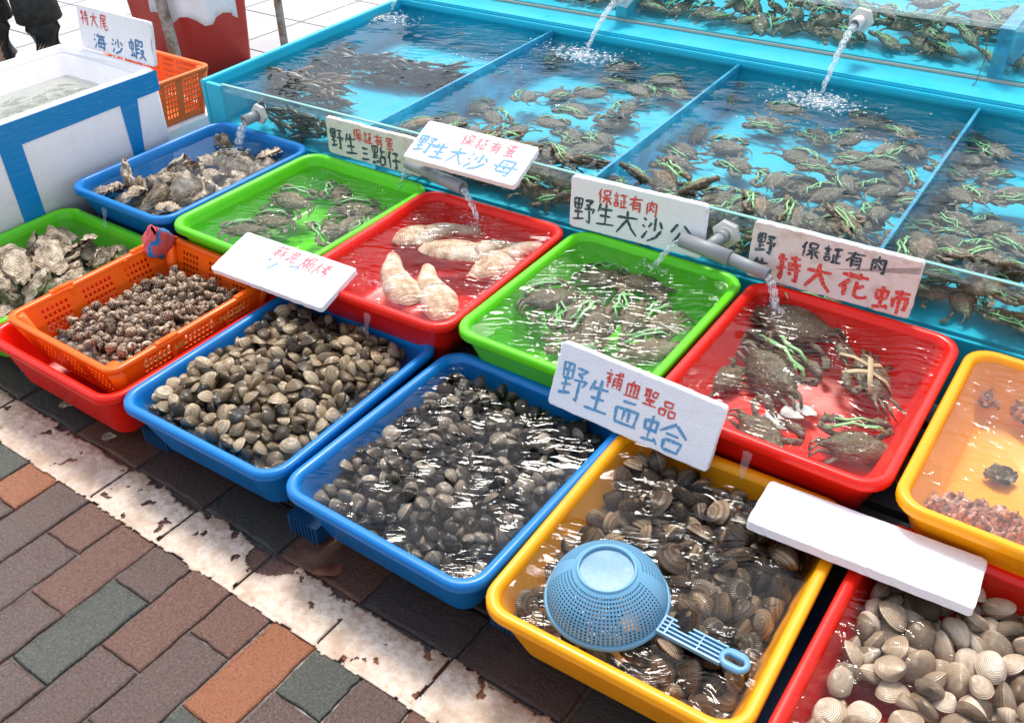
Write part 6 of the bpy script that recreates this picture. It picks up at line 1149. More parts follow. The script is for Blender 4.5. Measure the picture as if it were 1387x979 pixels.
(132,371,-51,37,25,-4,-89,96,0),(280,202,-86,13,24,-83,48,98,0),(255,112,-71,86,2,-38,34,85,0),(215,314,-62,18,-82,30,44,81,0),(176,152,-87,47,66,-58,12,88,0),(53,342,-79,72,-49,-21,-44,110,0),(73,354,-76,80,-26,50,-20,105,0),
(73,354,-76,80,-26,50,-20,105,0),(128,230,-68,12,73,-64,22,82,0),(198,112,-82,27,10,14,95,95,0),(290,171,-76,41,-79,45,-3,113,0),(172,139,-74,23,-93,10,-26,94,0),(200,352,-70,16,-54,78,-29,83,0),(190,144,-71,23,86,-21,41,82,0),
(190,144,-71,23,86,-21,41,82,0),(224,229,-72,25,-64,-66,32,112,0),(258,157,-74,16,97,-13,10,102,0),(266,284,-77,27,60,74,-14,97,0),(222,246,-55,6,-86,13,48,98,0),(271,117,-85,24,-82,4,52,112,0),(269,398,-68,14,-93,27,-22,88,0),
(269,398,-68,14,-93,27,-22,88,0),
]
HEAPS['goy'] = [
(326,204,-39,69,-8,49,-52,79,2),(214,195,12,20,91,-22,-28,87,3),(228,274,2,9,-96,21,17,98,1),(194,140,5,7,10,24,96,105,2),(322,299,-54,57,-62,40,-36,89,2),(99,79,-6,97,13,-7,-21,104,2),(301,363,-9,8,31,94,7,94,3),
(301,363,-9,8,31,94,7,94,3),(294,101,-81,4,1,-2,100,84,3),(281,184,-21,33,-65,66,18,91,1),(280,76,-35,99,-3,-13,-6,107,3),(215,346,-9,55,27,-13,-78,96,3),(315,392,-44,86,-5,25,-44,90,1),(256,128,-46,27,-29,61,69,94,1),
(256,128,-46,27,-29,61,69,94,1),(298,257,-32,46,19,0,-87,94,0),(193,82,-53,74,6,33,58,74,3),(272,76,-66,94,18,-12,28,75,1),(125,351,-29,94,9,31,14,95,0),(202,128,-47,74,2,64,21,72,0),(146,296,-19,69,-26,8,67,73,1),
(146,296,-19,69,-26,8,67,73,1),(297,183,-78,41,-2,3,-91,106,3),(139,129,-10,28,-4,9,95,92,2),(231,290,-41,24,-31,92,5,95,1),(63,167,-52,65,-44,58,22,72,3),(270,389,-44,0,91,34,-25,102,3),(156,76,-67,15,20,-10,96,86,2),
(156,76,-67,15,20,-10,96,86,2),(138,225,-28,92,-7,28,-26,109,1),(189,351,-44,0,-30,95,12,71,0),(311,259,-64,79,-37,8,-48,80,2),(186,258,-23,2,56,82,-12,97,1),(81,393,-37,14,-99,-6,1,71,2),(137,125,-46,66,-29,-10,-69,110,0),
(137,125,-46,66,-29,-10,-69,110,0),(177,174,-22,51,-84,16,15,96,3),(99,97,-78,45,1,0,-89,99,0),(274,364,-80,91,4,8,41,84,1),(79,302,-44,39,12,-43,81,98,2),(71,101,-52,63,29,-32,-64,97,0),(179,396,-68,90,-29,16,-30,85,2),
(179,396,-68,90,-29,16,-30,85,2),(244,183,-51,14,-60,75,24,74,0),(233,204,-66,2,53,-79,-31,99,0),(89,377,-67,98,8,-18,9,92,0),(94,238,-76,8,3,1,100,94,1),(129,377,-81,14,-3,-3,99,81,2),
]
HEAPS['boy'] = [
(319,328,-68,35,-20,40,-83,76,2),(74,402,-80,26,1,12,96,74,3),(275,457,-38,95,4,-22,-20,92,3),(324,151,-47,50,-25,49,-66,77,1),(322,80,-59,79,10,11,59,91,0),(298,88,-33,31,-3,11,94,76,0),(222,94,-49,50,27,7,-82,111,0),
(222,94,-49,50,27,7,-82,111,0),(326,382,-56,1,-78,44,45,85,2),(130,90,-53,18,-22,-9,96,110,0),(86,73,-39,97,-1,-22,-13,112,0),(327,200,-50,66,-42,57,25,82,1),(221,320,-69,43,-38,-14,80,74,2),(122,210,-52,91,7,0,40,86,1),
(122,210,-52,91,7,0,40,86,1),(234,381,-58,51,-85,-14,-2,104,3),(82,65,-78,96,1,-10,-26,81,0),(80,140,-40,16,48,50,-70,109,0),(298,166,-39,32,-84,11,41,113,1),(322,455,-61,81,-12,25,51,82,3),(138,260,-57,26,0,42,-87,95,2),
(138,260,-57,26,0,42,-87,95,2),(293,265,-78,99,-4,4,-10,114,2),(184,399,-51,56,-73,-34,19,73,3),(74,472,-54,44,73,-38,37,76,3),(127,136,-58,63,-73,26,-6,82,1),(67,289,-62,65,29,-23,-67,104,2),(143,195,-75,21,-83,52,-6,81,1),
(143,195,-75,21,-83,52,-6,81,1),(282,75,-79,100,-2,2,-3,105,0),(272,331,-81,99,-7,3,8,86,2),(147,78,-81,42,0,3,-91,85,0),(161,341,-82,4,3,7,-100,79,2),(283,417,-78,8,0,-8,-99,102,3),(138,163,-70,5,19,18,-96,79,1),
(138,163,-70,5,19,18,-96,79,1),(130,428,-76,93,-9,0,-36,112,3),(93,340,-80,45,-10,-7,89,80,2),(287,354,-69,19,-19,-14,-95,79,2),(174,466,-81,25,6,10,96,70,3),(197,234,-63,7,19,-88,43,87,1),(191,435,-68,33,19,-18,91,78,3),
(191,435,-68,33,19,-18,91,78,3),(209,119,-82,86,-3,0,50,73,0),(137,279,-70,23,-95,16,14,104,2),(294,119,-71,96,-26,14,5,81,0),(276,465,-78,97,-23,-2,1,77,3),(77,204,-80,79,-2,4,62,99,1),(260,202,-80,6,4,0,-100,95,1),
(260,202,-80,6,4,0,-100,95,1),
]
def heap_items(key):
    for x, y, z, a, b, c, d, s, k in HEAPS[key]:
        yield x / 1000, y / 1000, z / 1000, Quaternion((a, b, c, d)).normalized(), s / 100, k
# ------------------------------------------------------------------ shellfish heaps
def zone(u, v):
    a = 'near the front' if v < .33 else ('in the middle' if v < .66 else 'near the back')
    b = 'on the side of the paving' if False else ('left part' if u < .33 else ('centre' if u < .66 else 'right part'))
    return a, b
def heap(key, src, name, cat, what, where, group, dz=0.0, parts=False, limit=300, clip=None):
    M4, w, d = TRAYS[key]
    rest_v, rest_f, rest_u = [], [], []
    for i, (x, y, z, q, s, vi) in enumerate(heap_items(key)):
        m = M4 @ Matrix.Translation((x, y, z + dz)) @ q.to_matrix().to_4x4() @ Matrix.Scale(s, 4)
        g = src[vi % len(src)]
        if key == 'red' and z > -.034 and .1 < y < .52: continue      # room for the slab above
        if key == 'yel' and (m.translation.xy - Vector((1.029, .238))).length < .112 and m.translation.z > .128: continue      # room for the colander
        if i >= limit:
            V, F, U = g['geo']; o = len(rest_v)
            rest_v += [tuple(m @ Vector(v)) for v in V]; rest_f += [tuple(a + o for a in f) for f in F]; rest_u += U
            continue
        a, b = zone(x / w, y / d)
        zz = abs((q @ Vector((0, 0, 1))).z)
        pose = 'lying flat' if zz > .82 else ('tilted' if zz > .45 else 'standing on edge')
        size = 'big ' if s > 1.03 and 'large' not in what else ('small ' if s < .88 and 'large' not in what else '')
        lab = f'{size}{what} {pose} {a}, {b}, {where}'
        if parts:
            e = empty(name); e.matrix_world = m
            tag(e, lab, cat, group)
            for me in g['halves']: mesh_obj('valve', me, parent=e)
        else:
            o = mesh_obj(name, g['mesh'], label=lab, cat=cat, group=group); o.matrix_world = m
    if rest_v:
        me = new_mesh('clam_bed', rest_v, rest_f, uvs=rest_u); me.materials.append(g['mesh'].materials[0])
        mesh_obj('clam_bed', me, kind='stuff', label=f'more {what}s lying between the others in the {where}')

def source(geos, mat, name, halves=None):
    out = []
    for k, g in enumerate(geos):
        me = new_mesh(name, g[0], g[1], uvs=g[2]); me.materials.append(mat)
        dct = {'geo': g, 'mesh': me}
        if halves:
            dct['halves'] = []
            for h in halves[k]:
                hm = new_mesh('valve', h[0], h[1], uvs=h[2]); hm.materials.append(mat); dct['halves'].append(hm)
        out.append(dct)
    return out
heap('blue1', source([clam_geo(.0365, .0295, .020, n=6, m=20)], CLAM_BROWN, 'brown_clam'), 'brown_clam', 'clam',
     'striped brown clam', 'first blue tray', 'brown clams heaped in the left blue tray', .002)
heap('blue2', source([clam_geo(.0315, .0255, .0185, n=5, m=18)], CLAM_DARK, 'dark_clam'), 'dark_clam', 'clam',
     'dark grey clam', 'second blue tray', 'small dark clams heaped in a blue tray')
hv = [(valve_geo(.045, .038, .030, 1, n=8, m=40), valve_geo(.045, .038, .030, -1, n=8, m=40))]
heap('yel', source([join_geo(hv[0])], CLAM_ARK, 'ribbed_clam', hv), 'ribbed_clam', 'clam',
     'ribbed dark brown clam', 'front yellow tray', 'ribbed clams in the front yellow tray', .004, parts=True)
hv = [(valve_geo(.049, .040, .026, 1, n=8, m=24), valve_geo(.049, .040, .026, -1, n=8, m=24))]
heap('red', source([join_geo(hv[0])], CLAM_PALE, 'pale_clam', hv), 'pale_clam', 'clam',
     'large pale clam', 'front red tray', 'large pale clams in the front red tray', .010, parts=True)
heap('basket', source([snail_geo(.0125, .0285)], SNAIL, 'turban_snail'), 'turban_snail', 'sea snail',
     'striped brown sea snail', 'orange basket', 'striped sea snails in the orange basket', .002)
og = [join_geo([oyster_geo(.118, .074, .0135, sd * 7 + 3, 1), oyster_geo(.118, .074, .0135, sd * 7 + 3, -1)]) for sd in range(4)]
src = source(og, OYSTER, 'oyster')
heap('goy', src, 'oyster', 'oyster', 'rough grey oyster', 'green tray', 'oysters piled in the green tray', -.004)
heap('boy', src, 'oyster', 'oyster', 'rough brown oyster', 'blue tray', 'oysters piled in the blue tray by the box', .014)

# ------------------------------------------------------------------ crabs
def carapace_geo(dome=.13):
    front = [(0, .215), (.035, .235), (.06, .205), (.09, .235), (.12, .20), (.155, .215), (.185, .17), (.225, .185), (.25, .135), (.285, .145), (.305, .10), (.34, .105), (.36, .06), (.40, .055), (.50, .015)]
    back = [(.39, -.02), (.33, -.09), (.27, -.16), (.20, -.215), (.10, -.24), (0, -.245)]
    half = front + back
    out = half + [(-x, y) for x, y in reversed(half[1:-1])]
    m = len(out)
    V, F, U = [], [], []
    rings = [(0, 1), (.25, .97), (.5, .86), (.72, .64), (.88, .36), (.96, .14), (1, 0)]
    for s, hgt in rings:
        for x, y in out:
            k = s if s > .9 else s
            xx, yy = x * k, y * k
            if s < .9:
                xx = max(-.40, min(.40, x)) * k
            z = dome * hgt + .010 * noise.noise(Vector((xx * 14, yy * 14, 1))) * (1 - s)
            V.append((xx, yy, z)); U.append((xx + .5, yy + .5))
    n = len(rings)
    for s, z in ((.9, -.05), (.55, -.085), (0, -.09)):
        for x, y in out:
            V.append((max(-.36, min(.36, x)) * s, y * s, z)); U.append((x * s + .5, y * s + .5))
    n += 3
    for j in range(n - 1):
        for k in range(m):
            a, b = j * m + k, j * m + (k + 1) % m
            F.append((a, a + m, b + m, b))
    return V, F, U

def mesh_from_geos(name, geos, mats, smooth=True):
    V, F, U = join_geo(geos)
    me = new_mesh(name, V, F, smooth, U)
    me.materials.append(mats)
    return me
CRAB_LIMB.name = 'crab_limb_shell'
carm = mesh_from_geos('carapace', [carapace_geo()], CRAB)
def sgn(pts, s): return [(x * s, y, z) for x, y, z in pts]
def claw_mesh(s):
    a = tube_geo(sgn([(.20, .12, 0), (.33, .20, .0), (.42, .27, .0), (.40, .33, .01)], s), [.035, .050, .055, .035], 8, flat=.8)
    b = tube_geo(sgn([(.42, .31, .01), (.36, .36, .02), (.25, .36, .03), (.16, .33, .03)], s), [.035, .062, .066, .05], 9, flat=.8)
    c = tube_geo(sgn([(.17, .345, .03), (.08, .34, .03), (.01, .30, .025)], s), [.030, .024, .006], 7)
    d = tube_geo(sgn([(.17, .31, .025), (.09, .29, .02), (.02, .275, .02)], s), [.026, .020, .005], 7)
    sp = [tube_geo(sgn([(x, y, .05), (x + .02, y + .05, .055)], s), [.014, .002], 5) for x, y in ((.36, .40), (.26, .40), (.40, .24))]
    return mesh_from_geos('claw', [a, b, c, d] + sp, CRAB_LIMB)
def leg_mesh(s, i):
    y0 = .06 - .085 * i
    pts = sgn([(.28, y0, -.03), (.46, y0 - .01, .035), (.55, y0 - .07, -.01), (.57, y0 - .17, -.07)], s)
    return mesh_from_geos('leg', [tube_geo(pts, [.026, .024, .018, .004], 7, flat=.75)], CRAB_LIMB)
def paddle_mesh(s):
    a = tube_geo(sgn([(.22, -.18, -.02), (.34, -.26, .01), (.40, -.31, .0)], s), [.030, .034, .026], 8, flat=.6)
    b = tube_geo(sgn([(.39, -.30, .0), (.44, -.36, .0), (.46, -.43, -.005), (.46, -.48, -.01)], s), [.024, .052, .050, .006], 9, flat=.22)
    return mesh_from_geos('paddle_leg', [a, b], CRAB_LIMB)
def tie_mesh(seed, mat, wide=.020):
    rnd = random.Random(seed)
    G = []
    a = rnd.uniform(-.06, .06)
    pth = [(-.36, .20, .05), (-.22, .27 + a, .095), (-.06, .22 - a, .125), (.10, .27 + a, .125), (.25, .25, .105), (.36, .18, .06)]
    G.append(tube_geo(pth, [wide * rnd.uniform(.8, 1.5) for _ in pth], 6, flat=.5))
    pth = [(-.30, .36, .06), (-.12, .31, .11), (.06, .36, .105), (.22, .33, .09)]
    G.append(tube_geo(pth, [wide] * 4, 6, flat=.5))
    for _ in range(4):
        x, y = rnd.uniform(-.3, .3), rnd.uniform(.2, .32)
        b = rnd.uniform(0, 6.28); l = rnd.uniform(.08, .15)
        G.append(tube_geo([(x, y, .10), (x + l * .5 * math.cos(b), y + l * .5 * math.sin(b), .15), (x + l * math.cos(b), y + l * math.sin(b), .12)], [wide * .7, wide * .6, wide * .35], 5, flat=.5))
    return mesh_from_geos('tie', G, mat)
claws = [claw_mesh(-1), claw_mesh(1)]
legs = [leg_mesh(s, i) for s in (-1, 1) for i in range(3)]
paddles = [paddle_mesh(-1), paddle_mesh(1)]
ties = [tie_mesh(s, TIE) for s in range(4)]
tie_tan = mesh_from_geos('tie', [tube_geo([(x * .9 - .02, y, z) for x, y, z in pth], [.035] * len(pth), 8, flat=.35) for pth in
    ([(-.20, -.22, .02), (-.17, -.08, .12), (-.10, .10, .135), (-.16, .26, .12), (-.18, .40, .04)], [(.20, -.20, .02), (.14, -.05, .13), (.02, .12, .14), (.12, .27, .12), (.2, .40, .05)], [(-.42, .10, .05), (-.2, .12, .13), (.0, .10, .15), (.22, .06, .13), (.42, .04, .04)])], TIE_TAN)
def disc_geo(x, y, z, r, n=10):
    V = [(x + r * math.cos(2 * PI * k / n), y + r * math.sin(2 * PI * k / n), z) for k in range(n)]
    return V, [tuple(range(n))], [(0, 0)] * n
spot_ring = mesh_from_geos('pale_spot', [disc_geo(x, y, z, .026) for x, y, z in ((-.16, -.03, .121), (.16, -.03, .121), (0, -.12, .119))], SPOTRING)
spot = mesh_from_geos('dark_spot', [disc_geo(x, y, z, .016) for x, y, z in ((-.16, -.03, .123), (.16, -.03, .123), (0, -.12, .121))], EYE)
crng = random.Random(11)
def crab(loc, yaw, pitch, roll, size, label, group, full=True, spots=False, tie='green'):
    e = empty('crab', loc, tag_ := (0, 0, 0)) if False else empty('crab', loc)
    e.rotation_euler = Euler((pitch, roll, yaw)); e.scale = (size,) * 3
    tag(e, label, 'crab', group)
    mesh_obj('carapace', carm, parent=e)
    for me in claws: mesh_obj('claw', me, parent=e)
    for me in paddles: mesh_obj('paddle_leg', me, parent=e)
    for me in (legs if full else legs[1:2] + legs[4:5]): mesh_obj('leg', me, parent=e)
    if tie: mesh_obj('tie', tie_tan if tie == 'tan' else crng.choice(ties), parent=e)
    if spots:
        mesh_obj('pale_spot', spot_ring, parent=e); mesh_obj('dark_spot', spot, parent=e)
    return e

# view-ray helper used once to read places off the photograph; the results are plain coordinates on the tank floor
CR = cam.rotation_euler.to_matrix()
def floor_point(px_, py_, z):
    d = CR @ Vector(((px_ - 693.5) / 1277.683, -(py_ - 489.5) / 1277.683, -1))
    t = (z - cam.location.z) / d.z
    return cam.location + d * t

# crabs of the low tank: (x, y in the photograph, heading in degrees)
C2 = [(640, 145, 20), (612, 165, 70), (668, 160, -30), (690, 98, 200), (745, 78, 160), (716, 132, 110), (755, 128, 250), (800, 128, 30), (780, 150, 180), (832, 168, 40), (775, 185, 150),
      (745, 168, 10), (790, 205, 60), (700, 178, 80), (760, 205, 190), (835, 110, 200), (865, 125, 330), (900, 110, 20), (880, 90, 190), (920, 128, 150), (850, 148, 100), (818, 190, 130), (735, 215, 0), (845, 92, 45)]
C3 = [(905, 115, 10), (980, 130, 140), (1015, 112, 200), (945, 180, 100), (925, 205, 160), (915, 222, 170), (985, 200, 20), (1000, 225, 150), (1050, 245, 100), (1080, 255, 30), (1040, 168, 180), (1065, 150, 30),
      (1110, 185, 150), (1160, 215, 190), (1190, 225, 20), (1150, 250, 120), (1195, 260, 60), (1190, 290, 95), (1140, 285, 170), (1160, 305, 10), (1225, 180, 140), (1255, 170, 200), (1180, 165, 30), (1105, 225, 200),
      (1240, 205, 100), (1215, 240, 300), (980, 270, 20), (1010, 285, 180), (1060, 290, 40), (1100, 300, 150), (1230, 270, 210), (1120, 265, 60), (1080, 215, 330), (965, 290, 120), (1150, 190, 70), (1200, 205, 250)]
C4 = [(1315, 220, 30), (1290, 230, 160), (1330, 265, 100), (1275, 275, 30), (1250, 300, 190), (1300, 300, 150), (1345, 310, 60), (1290, 330, 10), (1375, 265, 200), (1380, 190, 20), (1350, 205, 120), (1240, 325, 60), (1380, 330, 150),
      (1330, 345, 40), (1270, 350, 120), (1225, 350, 10), (1365, 365, 200), (1300, 265, 310), (1340, 235, 230), (1320, 190, 170)]
def tank_crab(pt, k, z, comp):
    x, y, yaw = pt
    p = floor_point(x, y, z)
    p.y = max(p.y, front_y(p.x) + .075)
    rowt = 'close to the front glass' if p.y < 1.38 else ('midway along the floor' if p.y < 1.72 else 'by the back wall')
    sp = k % 5 == 0
    side = ('left side', 'centre', 'right side')[min(2, k * 3 // 22 if comp == 'second' else (0 if x < (1010 if comp == 'third' else 1290) else (1 if x < (1120 if comp == 'third' else 1340) else 2)))]
    if comp == 'second': side = 'left side' if x < 730 else ('centre' if x < 810 else 'right side')
    lab = f'grey brown {"spotted " if sp else ""}crab with green tie {rowt}, {side}, {comp} compartment'
    crab(p, R(yaw), crng.uniform(-.12, .12), crng.uniform(-.12, .12), crng.uniform(.112, .142), lab, f'crabs in the {comp} compartment of the low tank', full=False, spots=sp)
for lst, comp in ((C2, 'second'), (C3, 'third'), (C4, 'fourth')):
    for k, pt in enumerate(lst):
        tank_crab(pt, k, .225 + .018 * (k % 3), comp)
# heaped against the front glass
for x0, x1, comp in ((-.20, .40, 'second'), (.46, 1.06, 'third'), (1.13, 1.72, 'fourth')):
    k = 0
    for lay in range(3):
        n = 9
        for i in range(n):
            x = x0 + (x1 - x0) * (i + .5 + crng.uniform(-.25, .25)) / n
            y = front_y(x) + .065 + .03 * lay + crng.uniform(0, .03)
            e = crab((x, y, .225 + .036 * lay + crng.uniform(0, .012)), crng.uniform(0, 6.28), crng.uniform(.1, .8) if crng.random() < .6 else crng.uniform(-.4, .2), crng.uniform(-.4, .4), crng.uniform(.11, .135),
                     f'{"spotted" if k % 4 == 0 else "plain"} tied crab against the front glass, {comp} compartment, {("left", "centre", "right")[min(2, i * 3 // n)]}, ' + ('bottom layer', 'second layer', 'top layer')[lay], f'crabs heaped at the glass of the {comp} compartment', full=False, spots=k % 4 == 0)
            k += 1
# off to the right, seen only from the side
for i in range(8):
    crab((1.9 + crng.uniform(0, .8), 1.35 + crng.uniform(0, .6), .23), crng.uniform(0, 6.28), 0, 0, .13, 'grey brown tied crab in the rightmost compartment of the low tank', 'crabs in the last compartment', full=False) if i < 0 else None

# crabs of the raised tank behind its clear front
for xa, xb, comp, n in ((-.55, -.14, 'left', 16), (-.06, 1.04, 'middle', 46), (1.11, 1.75, 'right', 20)):
    for k in range(n):
        lay = k % 3
        x = xa + (xb - xa) * ((k + .5) / n) + crng.uniform(-.04, .04)
        y = fy(x) + .075 + (.05 * lay if comp != 'x' else 0) + crng.uniform(0, .05)
        crab((x, y, .385 + .030 * lay), crng.uniform(0, 6.28), crng.uniform(.0, .7), crng.uniform(-.4, .4), crng.uniform(.10, .13),
             f'tied crab behind the raised tank front, {comp} compartment, {("left", "centre", "right")[min(2, k * 3 // n)]}, ' + ('on the floor', 'mid heap', 'top of the heap')[lay], f'crabs in the {comp} compartment of the raised tank', full=False, spots=k % 6 == 0)
for k in range(16):
    x, y = crng.uniform(.3, 1.7), crng.uniform(2.5, 2.9)
    crab((x, y, .40), crng.uniform(0, 6.28), crng.uniform(-.2, .2), crng.uniform(-.2, .2), .14, 'tied crab lying far back on the floor of the raised tank', 'crabs far back in the raised tank', full=False)

# dark swarm of prawns in the first compartment
PRAWN = Mat('dark_prawn_shell', .3, (.05, .045, .035), Specular_IOR_Level=.5).m
PRAWN_B = Mat('brown_prawn_shell', .3, (.17, .10, .05), Specular_IOR_Level=.5).m
PRAWN_W = Mat('pale_shrimp_shell', .3, (.52, .52, .44), Specular_IOR_Level=.5).m
def prawn_meshes(mat, nm):
    out = []
    for b in (.35, .8, -.2):
        body = tube_geo([(-.5, 0, 0), (-.36, .01 * b, .02), (-.15, .05 * b, .035), (.08, .07 * b, .03), (.28, .04 * b, .01), (.42, -.03 * b, -.02)], [.012, .075, .085, .07, .05, .025], 7)
        tail = tube_geo([(.40, -.03 * b, -.02), (.48, -.06 * b, -.02), (.56, -.08 * b, -.02)], [.02, .07, .05], 6, flat=.25)
        ant = [tube_geo([(-.48, .0, 0), (-.75, s * .12, .05), (-1.05, s * .26, .02)], [.008, .006, .003], 4) for s in (-1, 1)]
        lg = [tube_geo([(x, s * .04, -.02), (x - .04, s * .14, -.06), (x - .02, s * .17, -.12)], [.012, .009, .004], 4) for x in (-.3, -.15, 0, .12) for s in (-1, 1)]
        out.append(mesh_from_geos(nm, [body, tail] + ant + lg, mat))
    return out
pm_k = prawn_meshes(Mat('black_prawn_shell', .3, (.018, .02, .018), Specular_IOR_Level=.5).m, 'prawn')
pm_d, pm_b, pm_w = prawn_meshes(PRAWN, 'prawn'), prawn_meshes(PRAWN_B, 'prawn'), prawn_meshes(PRAWN_W, 'shrimp')
def swarm(center, ax, ay, rot, n, meshes, zr, label, group, size=.080, cat='prawn', name='prawn'):
    for i in range(n):
        a, q = crng.uniform(0, 6.28), math.sqrt(crng.random())
        dx, dy = q * ax * math.cos(a), q * ay * math.sin(a)
        x = center[0] + dx * math.cos(rot) - dy * math.sin(rot); y = center[1] + dx * math.sin(rot) + dy * math.cos(rot)
        o = mesh_obj(name, crng.choice(meshes), label=label, cat=cat, group=group)
        o.location = (x, max(y, front_y(x) + .04) if name != 'shrimp' else y, crng.uniform(*zr))
        o.rotation_euler = (crng.uniform(-.5, .5), crng.uniform(-.3, .3), rot + crng.gauss(0, .5) + (PI if crng.random() < .3 else 0)); o.scale = (size * crng.uniform(.8, 1.25),) * 3
c = floor_point(555, 100, .25)
swarm((c.x, c.y), .19, .036, R(20), 130, pm_k, (.215, .29), 'dark prawn in the long dark shoal in the first compartment of the low tank', 'prawns in the dark shoal')
c = floor_point(672, 48, .25)
swarm((c.x - .02, c.y - .02), .09, .03, R(10), 50, pm_k, (.215, .29), 'dark prawn in the small shoal at the back corner of the first compartment', 'prawns in the back corner shoal')
c = floor_point(420, 120, .25)
swarm((c.x - .0, c.y - .02), .17, .05, R(5), 80, pm_b, (.215, .30), 'brown prawn in the shoal behind the glass near the outlet pipe', 'prawns in the brown shoal', name='brown_prawn')
c = floor_point(450, 82, .25)
swarm((c.x, c.y), .07, .12, R(15), 45, pm_k, (.215, .28), 'dark prawn in the curved shoal towards the left wall of the low tank', 'prawns in the curved shoal')
swarm((-.50, 1.19), .24, .03, R(1), 60, pm_d, (.215, .28), 'dark prawn pressed against the front glass below the outlet pipe', 'prawns at the glass by the outlet')

# crabs in the trays
GR = ('orange',)
def tray_crabs(key, lst, z, where, group, size=(.13, .16)):
    for k, (x, y, yaw, pitch, tie, desc) in enumerate(lst):
        p = floor_point(x, y, z + .012 * (k % 3))
        crab(p, R(yaw), pitch, crng.uniform(-.15, .15), crng.uniform(*size), f'{desc} in the {where}', group, spots=tie == 'spot' or (k % 3 == 0 and tie != 'tan'), tie='green' if tie == 'spot' else tie)
tray_crabs('grn1', [(500, 252, 170, .1, 'green', 'crab nearest the back right corner'), (462, 262, 120, .25, 'spot', 'spotted crab standing upright at centre'), 
                    (395, 272, 10, .2, 'green', 'narrow brown crab left of centre'), (365, 300, 30, 0, 'green', 'crab behind the fallen foam sign'),  (482, 285, 40, .1, 'spot', 'crab by the red tray side'),
                    (330, 312, 60, 0, 'green', 'crab in the front left corner'), (450, 315, 150, .1, 'green', 'crab next to the foam sign edge'), (530, 262, 80, .1, 'green', 'crab under the pipe outlet'), 
                     (475, 305, 280, 0, 'green', 'crab low in the front right')], .165, 'left green crab tray', 'crabs in the left green tray', (.11, .13))
tray_crabs('grn2', [(820, 378, 10, .1, 'green', 'dark crab at the back left'), (870, 385, 200, .1, None, 'dark crab at the back'),  (745, 405, 60, .1, 'green', 'pale crab by the left wall'),
                    (780, 430, 110, .3, 'spot', 'spotted crab at centre'), (810, 440, 90, .3, 'spot', 'spotted crab right of centre'),  (860, 430, 100, .5, 'green', 'crab showing its legs at the right'),
                    (900, 440, 80, .4, 'green', 'crab leaning on the right wall'),  (780, 465, 200, .1, 'spot', 'crab behind the foam sign'),  (880, 475, 40, .1, 'green', 'crab in the front right corner')],
           .175, 'right green crab tray', 'crabs in the right green tray', (.125, .15))
def big(x, y, z, yaw, pitch, roll, s, lab, tie):
    p = floor_point(x, y, z); return crab(p, R(yaw), pitch, roll, s, lab, 'large crabs in the red tray', spots=False, tie=tie)
big(1075, 437, .195, 8, .30, .05, .200, 'widest brown crab lying under the spout in the red crab tray', 'green')
big(1055, 462, .150, 185, .1, -.1, .17, 'dark crab beneath the widest one in the red crab tray', None)
big(1045, 505, .165, -32, .55, .1, .185, 'long tilted crab with green tie across the middle of the red crab tray', 'green')
big(975, 512, .150, 60, .3, .1, .14, 'grey crab with banded front by the green tray side of the red crab tray', 'green')
big(1180, 512, .180, 115, .35, .0, .175, 'olive crab wrapped in a tan band at the right of the red crab tray', 'tan')
big(1160, 605, .150, 25, .3, .0, .15, 'crab with green tie in the front right corner of the red crab tray', 'green')
big(1030, 590, .140, -25, .6, .1, .15, 'grey crab edge showing along the front wall of the red crab tray', None)

fr = Mat('translucent_shell_bit', .2, (.62, .60, .58)).m
for k, (x, y) in enumerate(((1048, 566), (1072, 560), (1058, 574), (1092, 556))):
    o = mesh_obj('shell_fragment', mesh_from_geos('shell_fragment', [oyster_geo(.045, .03, .006, 50 + k, 1, n=4, m=14), oyster_geo(.045, .03, .006, 50 + k, -1, n=4, m=14)], fr), label=('first', 'second', 'third', 'last')[k] + ' pale broken shell bit from the left in the middle of the red crab tray', cat='shell fragment', group='pale shell bits in the red crab tray')
    o.location = floor_point(x, y, .145)

# ------------------------------------------------------------------ long-necked clams
GEO = Mat('long_neck_clam_skin', .4, (.5, .34, .2), Specular_IOR_Level=.45)
_o = GEO.obj(); _w = GEO.n('TexWave', {'Vector': _o, 'Scale': 48.0, 'Distortion': 9.0, 'Detail': 3.0, 'Detail Scale': 2.0}, wave_type='BANDS', bands_direction='X').outputs['Fac']
_n = GEO.noise(24, _o, 6, .72)
GEO.color(GEO.mix(GEO.math('MULTIPLY', _w, .09), GEO.ramp(_n, [(.36, (.34, .17, .08)), (.46, (.60, .38, .22)), (.58, (.78, .64, .50))]), (.74, .62, .48)))
GEO.bump(GEO.math('ADD', GEO.math('MULTIPLY', _w, .22), _n), .9, .005)
def geoduck(A, B, Cc, wid, lab):
    a, b, c = [floor_point(x, y, .190) for x, y in (A, B, Cc)]
    d = (b - a); L = d.length; yaw = math.atan2(d.y, d.x)
    e = empty('long_neck_clam', (a + b) / 2); e.rotation_euler = (crng.uniform(-.15, .15), 0, yaw)
    tag(e, lab, 'clam', 'long-necked clams in the red tray')
    for s in (1, -1):
        g = valve_geo(L * 1.06, wid, wid * .62, s, n=12, m=34, apex=.18, skew=-.12, wob=.005, seed=len(lab))
        mesh_obj('valve', mesh_from_geos('valve', [g], GEO.m), parent=e)
    loc = Matrix.Rotation(-yaw, 4, 'Z') @ (c - (a + b) / 2)
    pts, rad = [], []
    p0 = Vector((L * .26, 0, 0))
    for i in range(14):
        t = i / 13
        q = p0.lerp(loc, t); pts.append((q.x, q.y + .006 * math.sin(t * 5), q.z + .004 * math.sin(5 * t)))
        rad.append(wid * (.37 - .22 * t) * (1 + .05 * (i % 2)) * (.8 if i == 13 else 1))
    mesh_obj('siphon', mesh_from_geos('siphon', [tube_geo(pts, rad, 16, flat=.8)], GEO.m), parent=e)
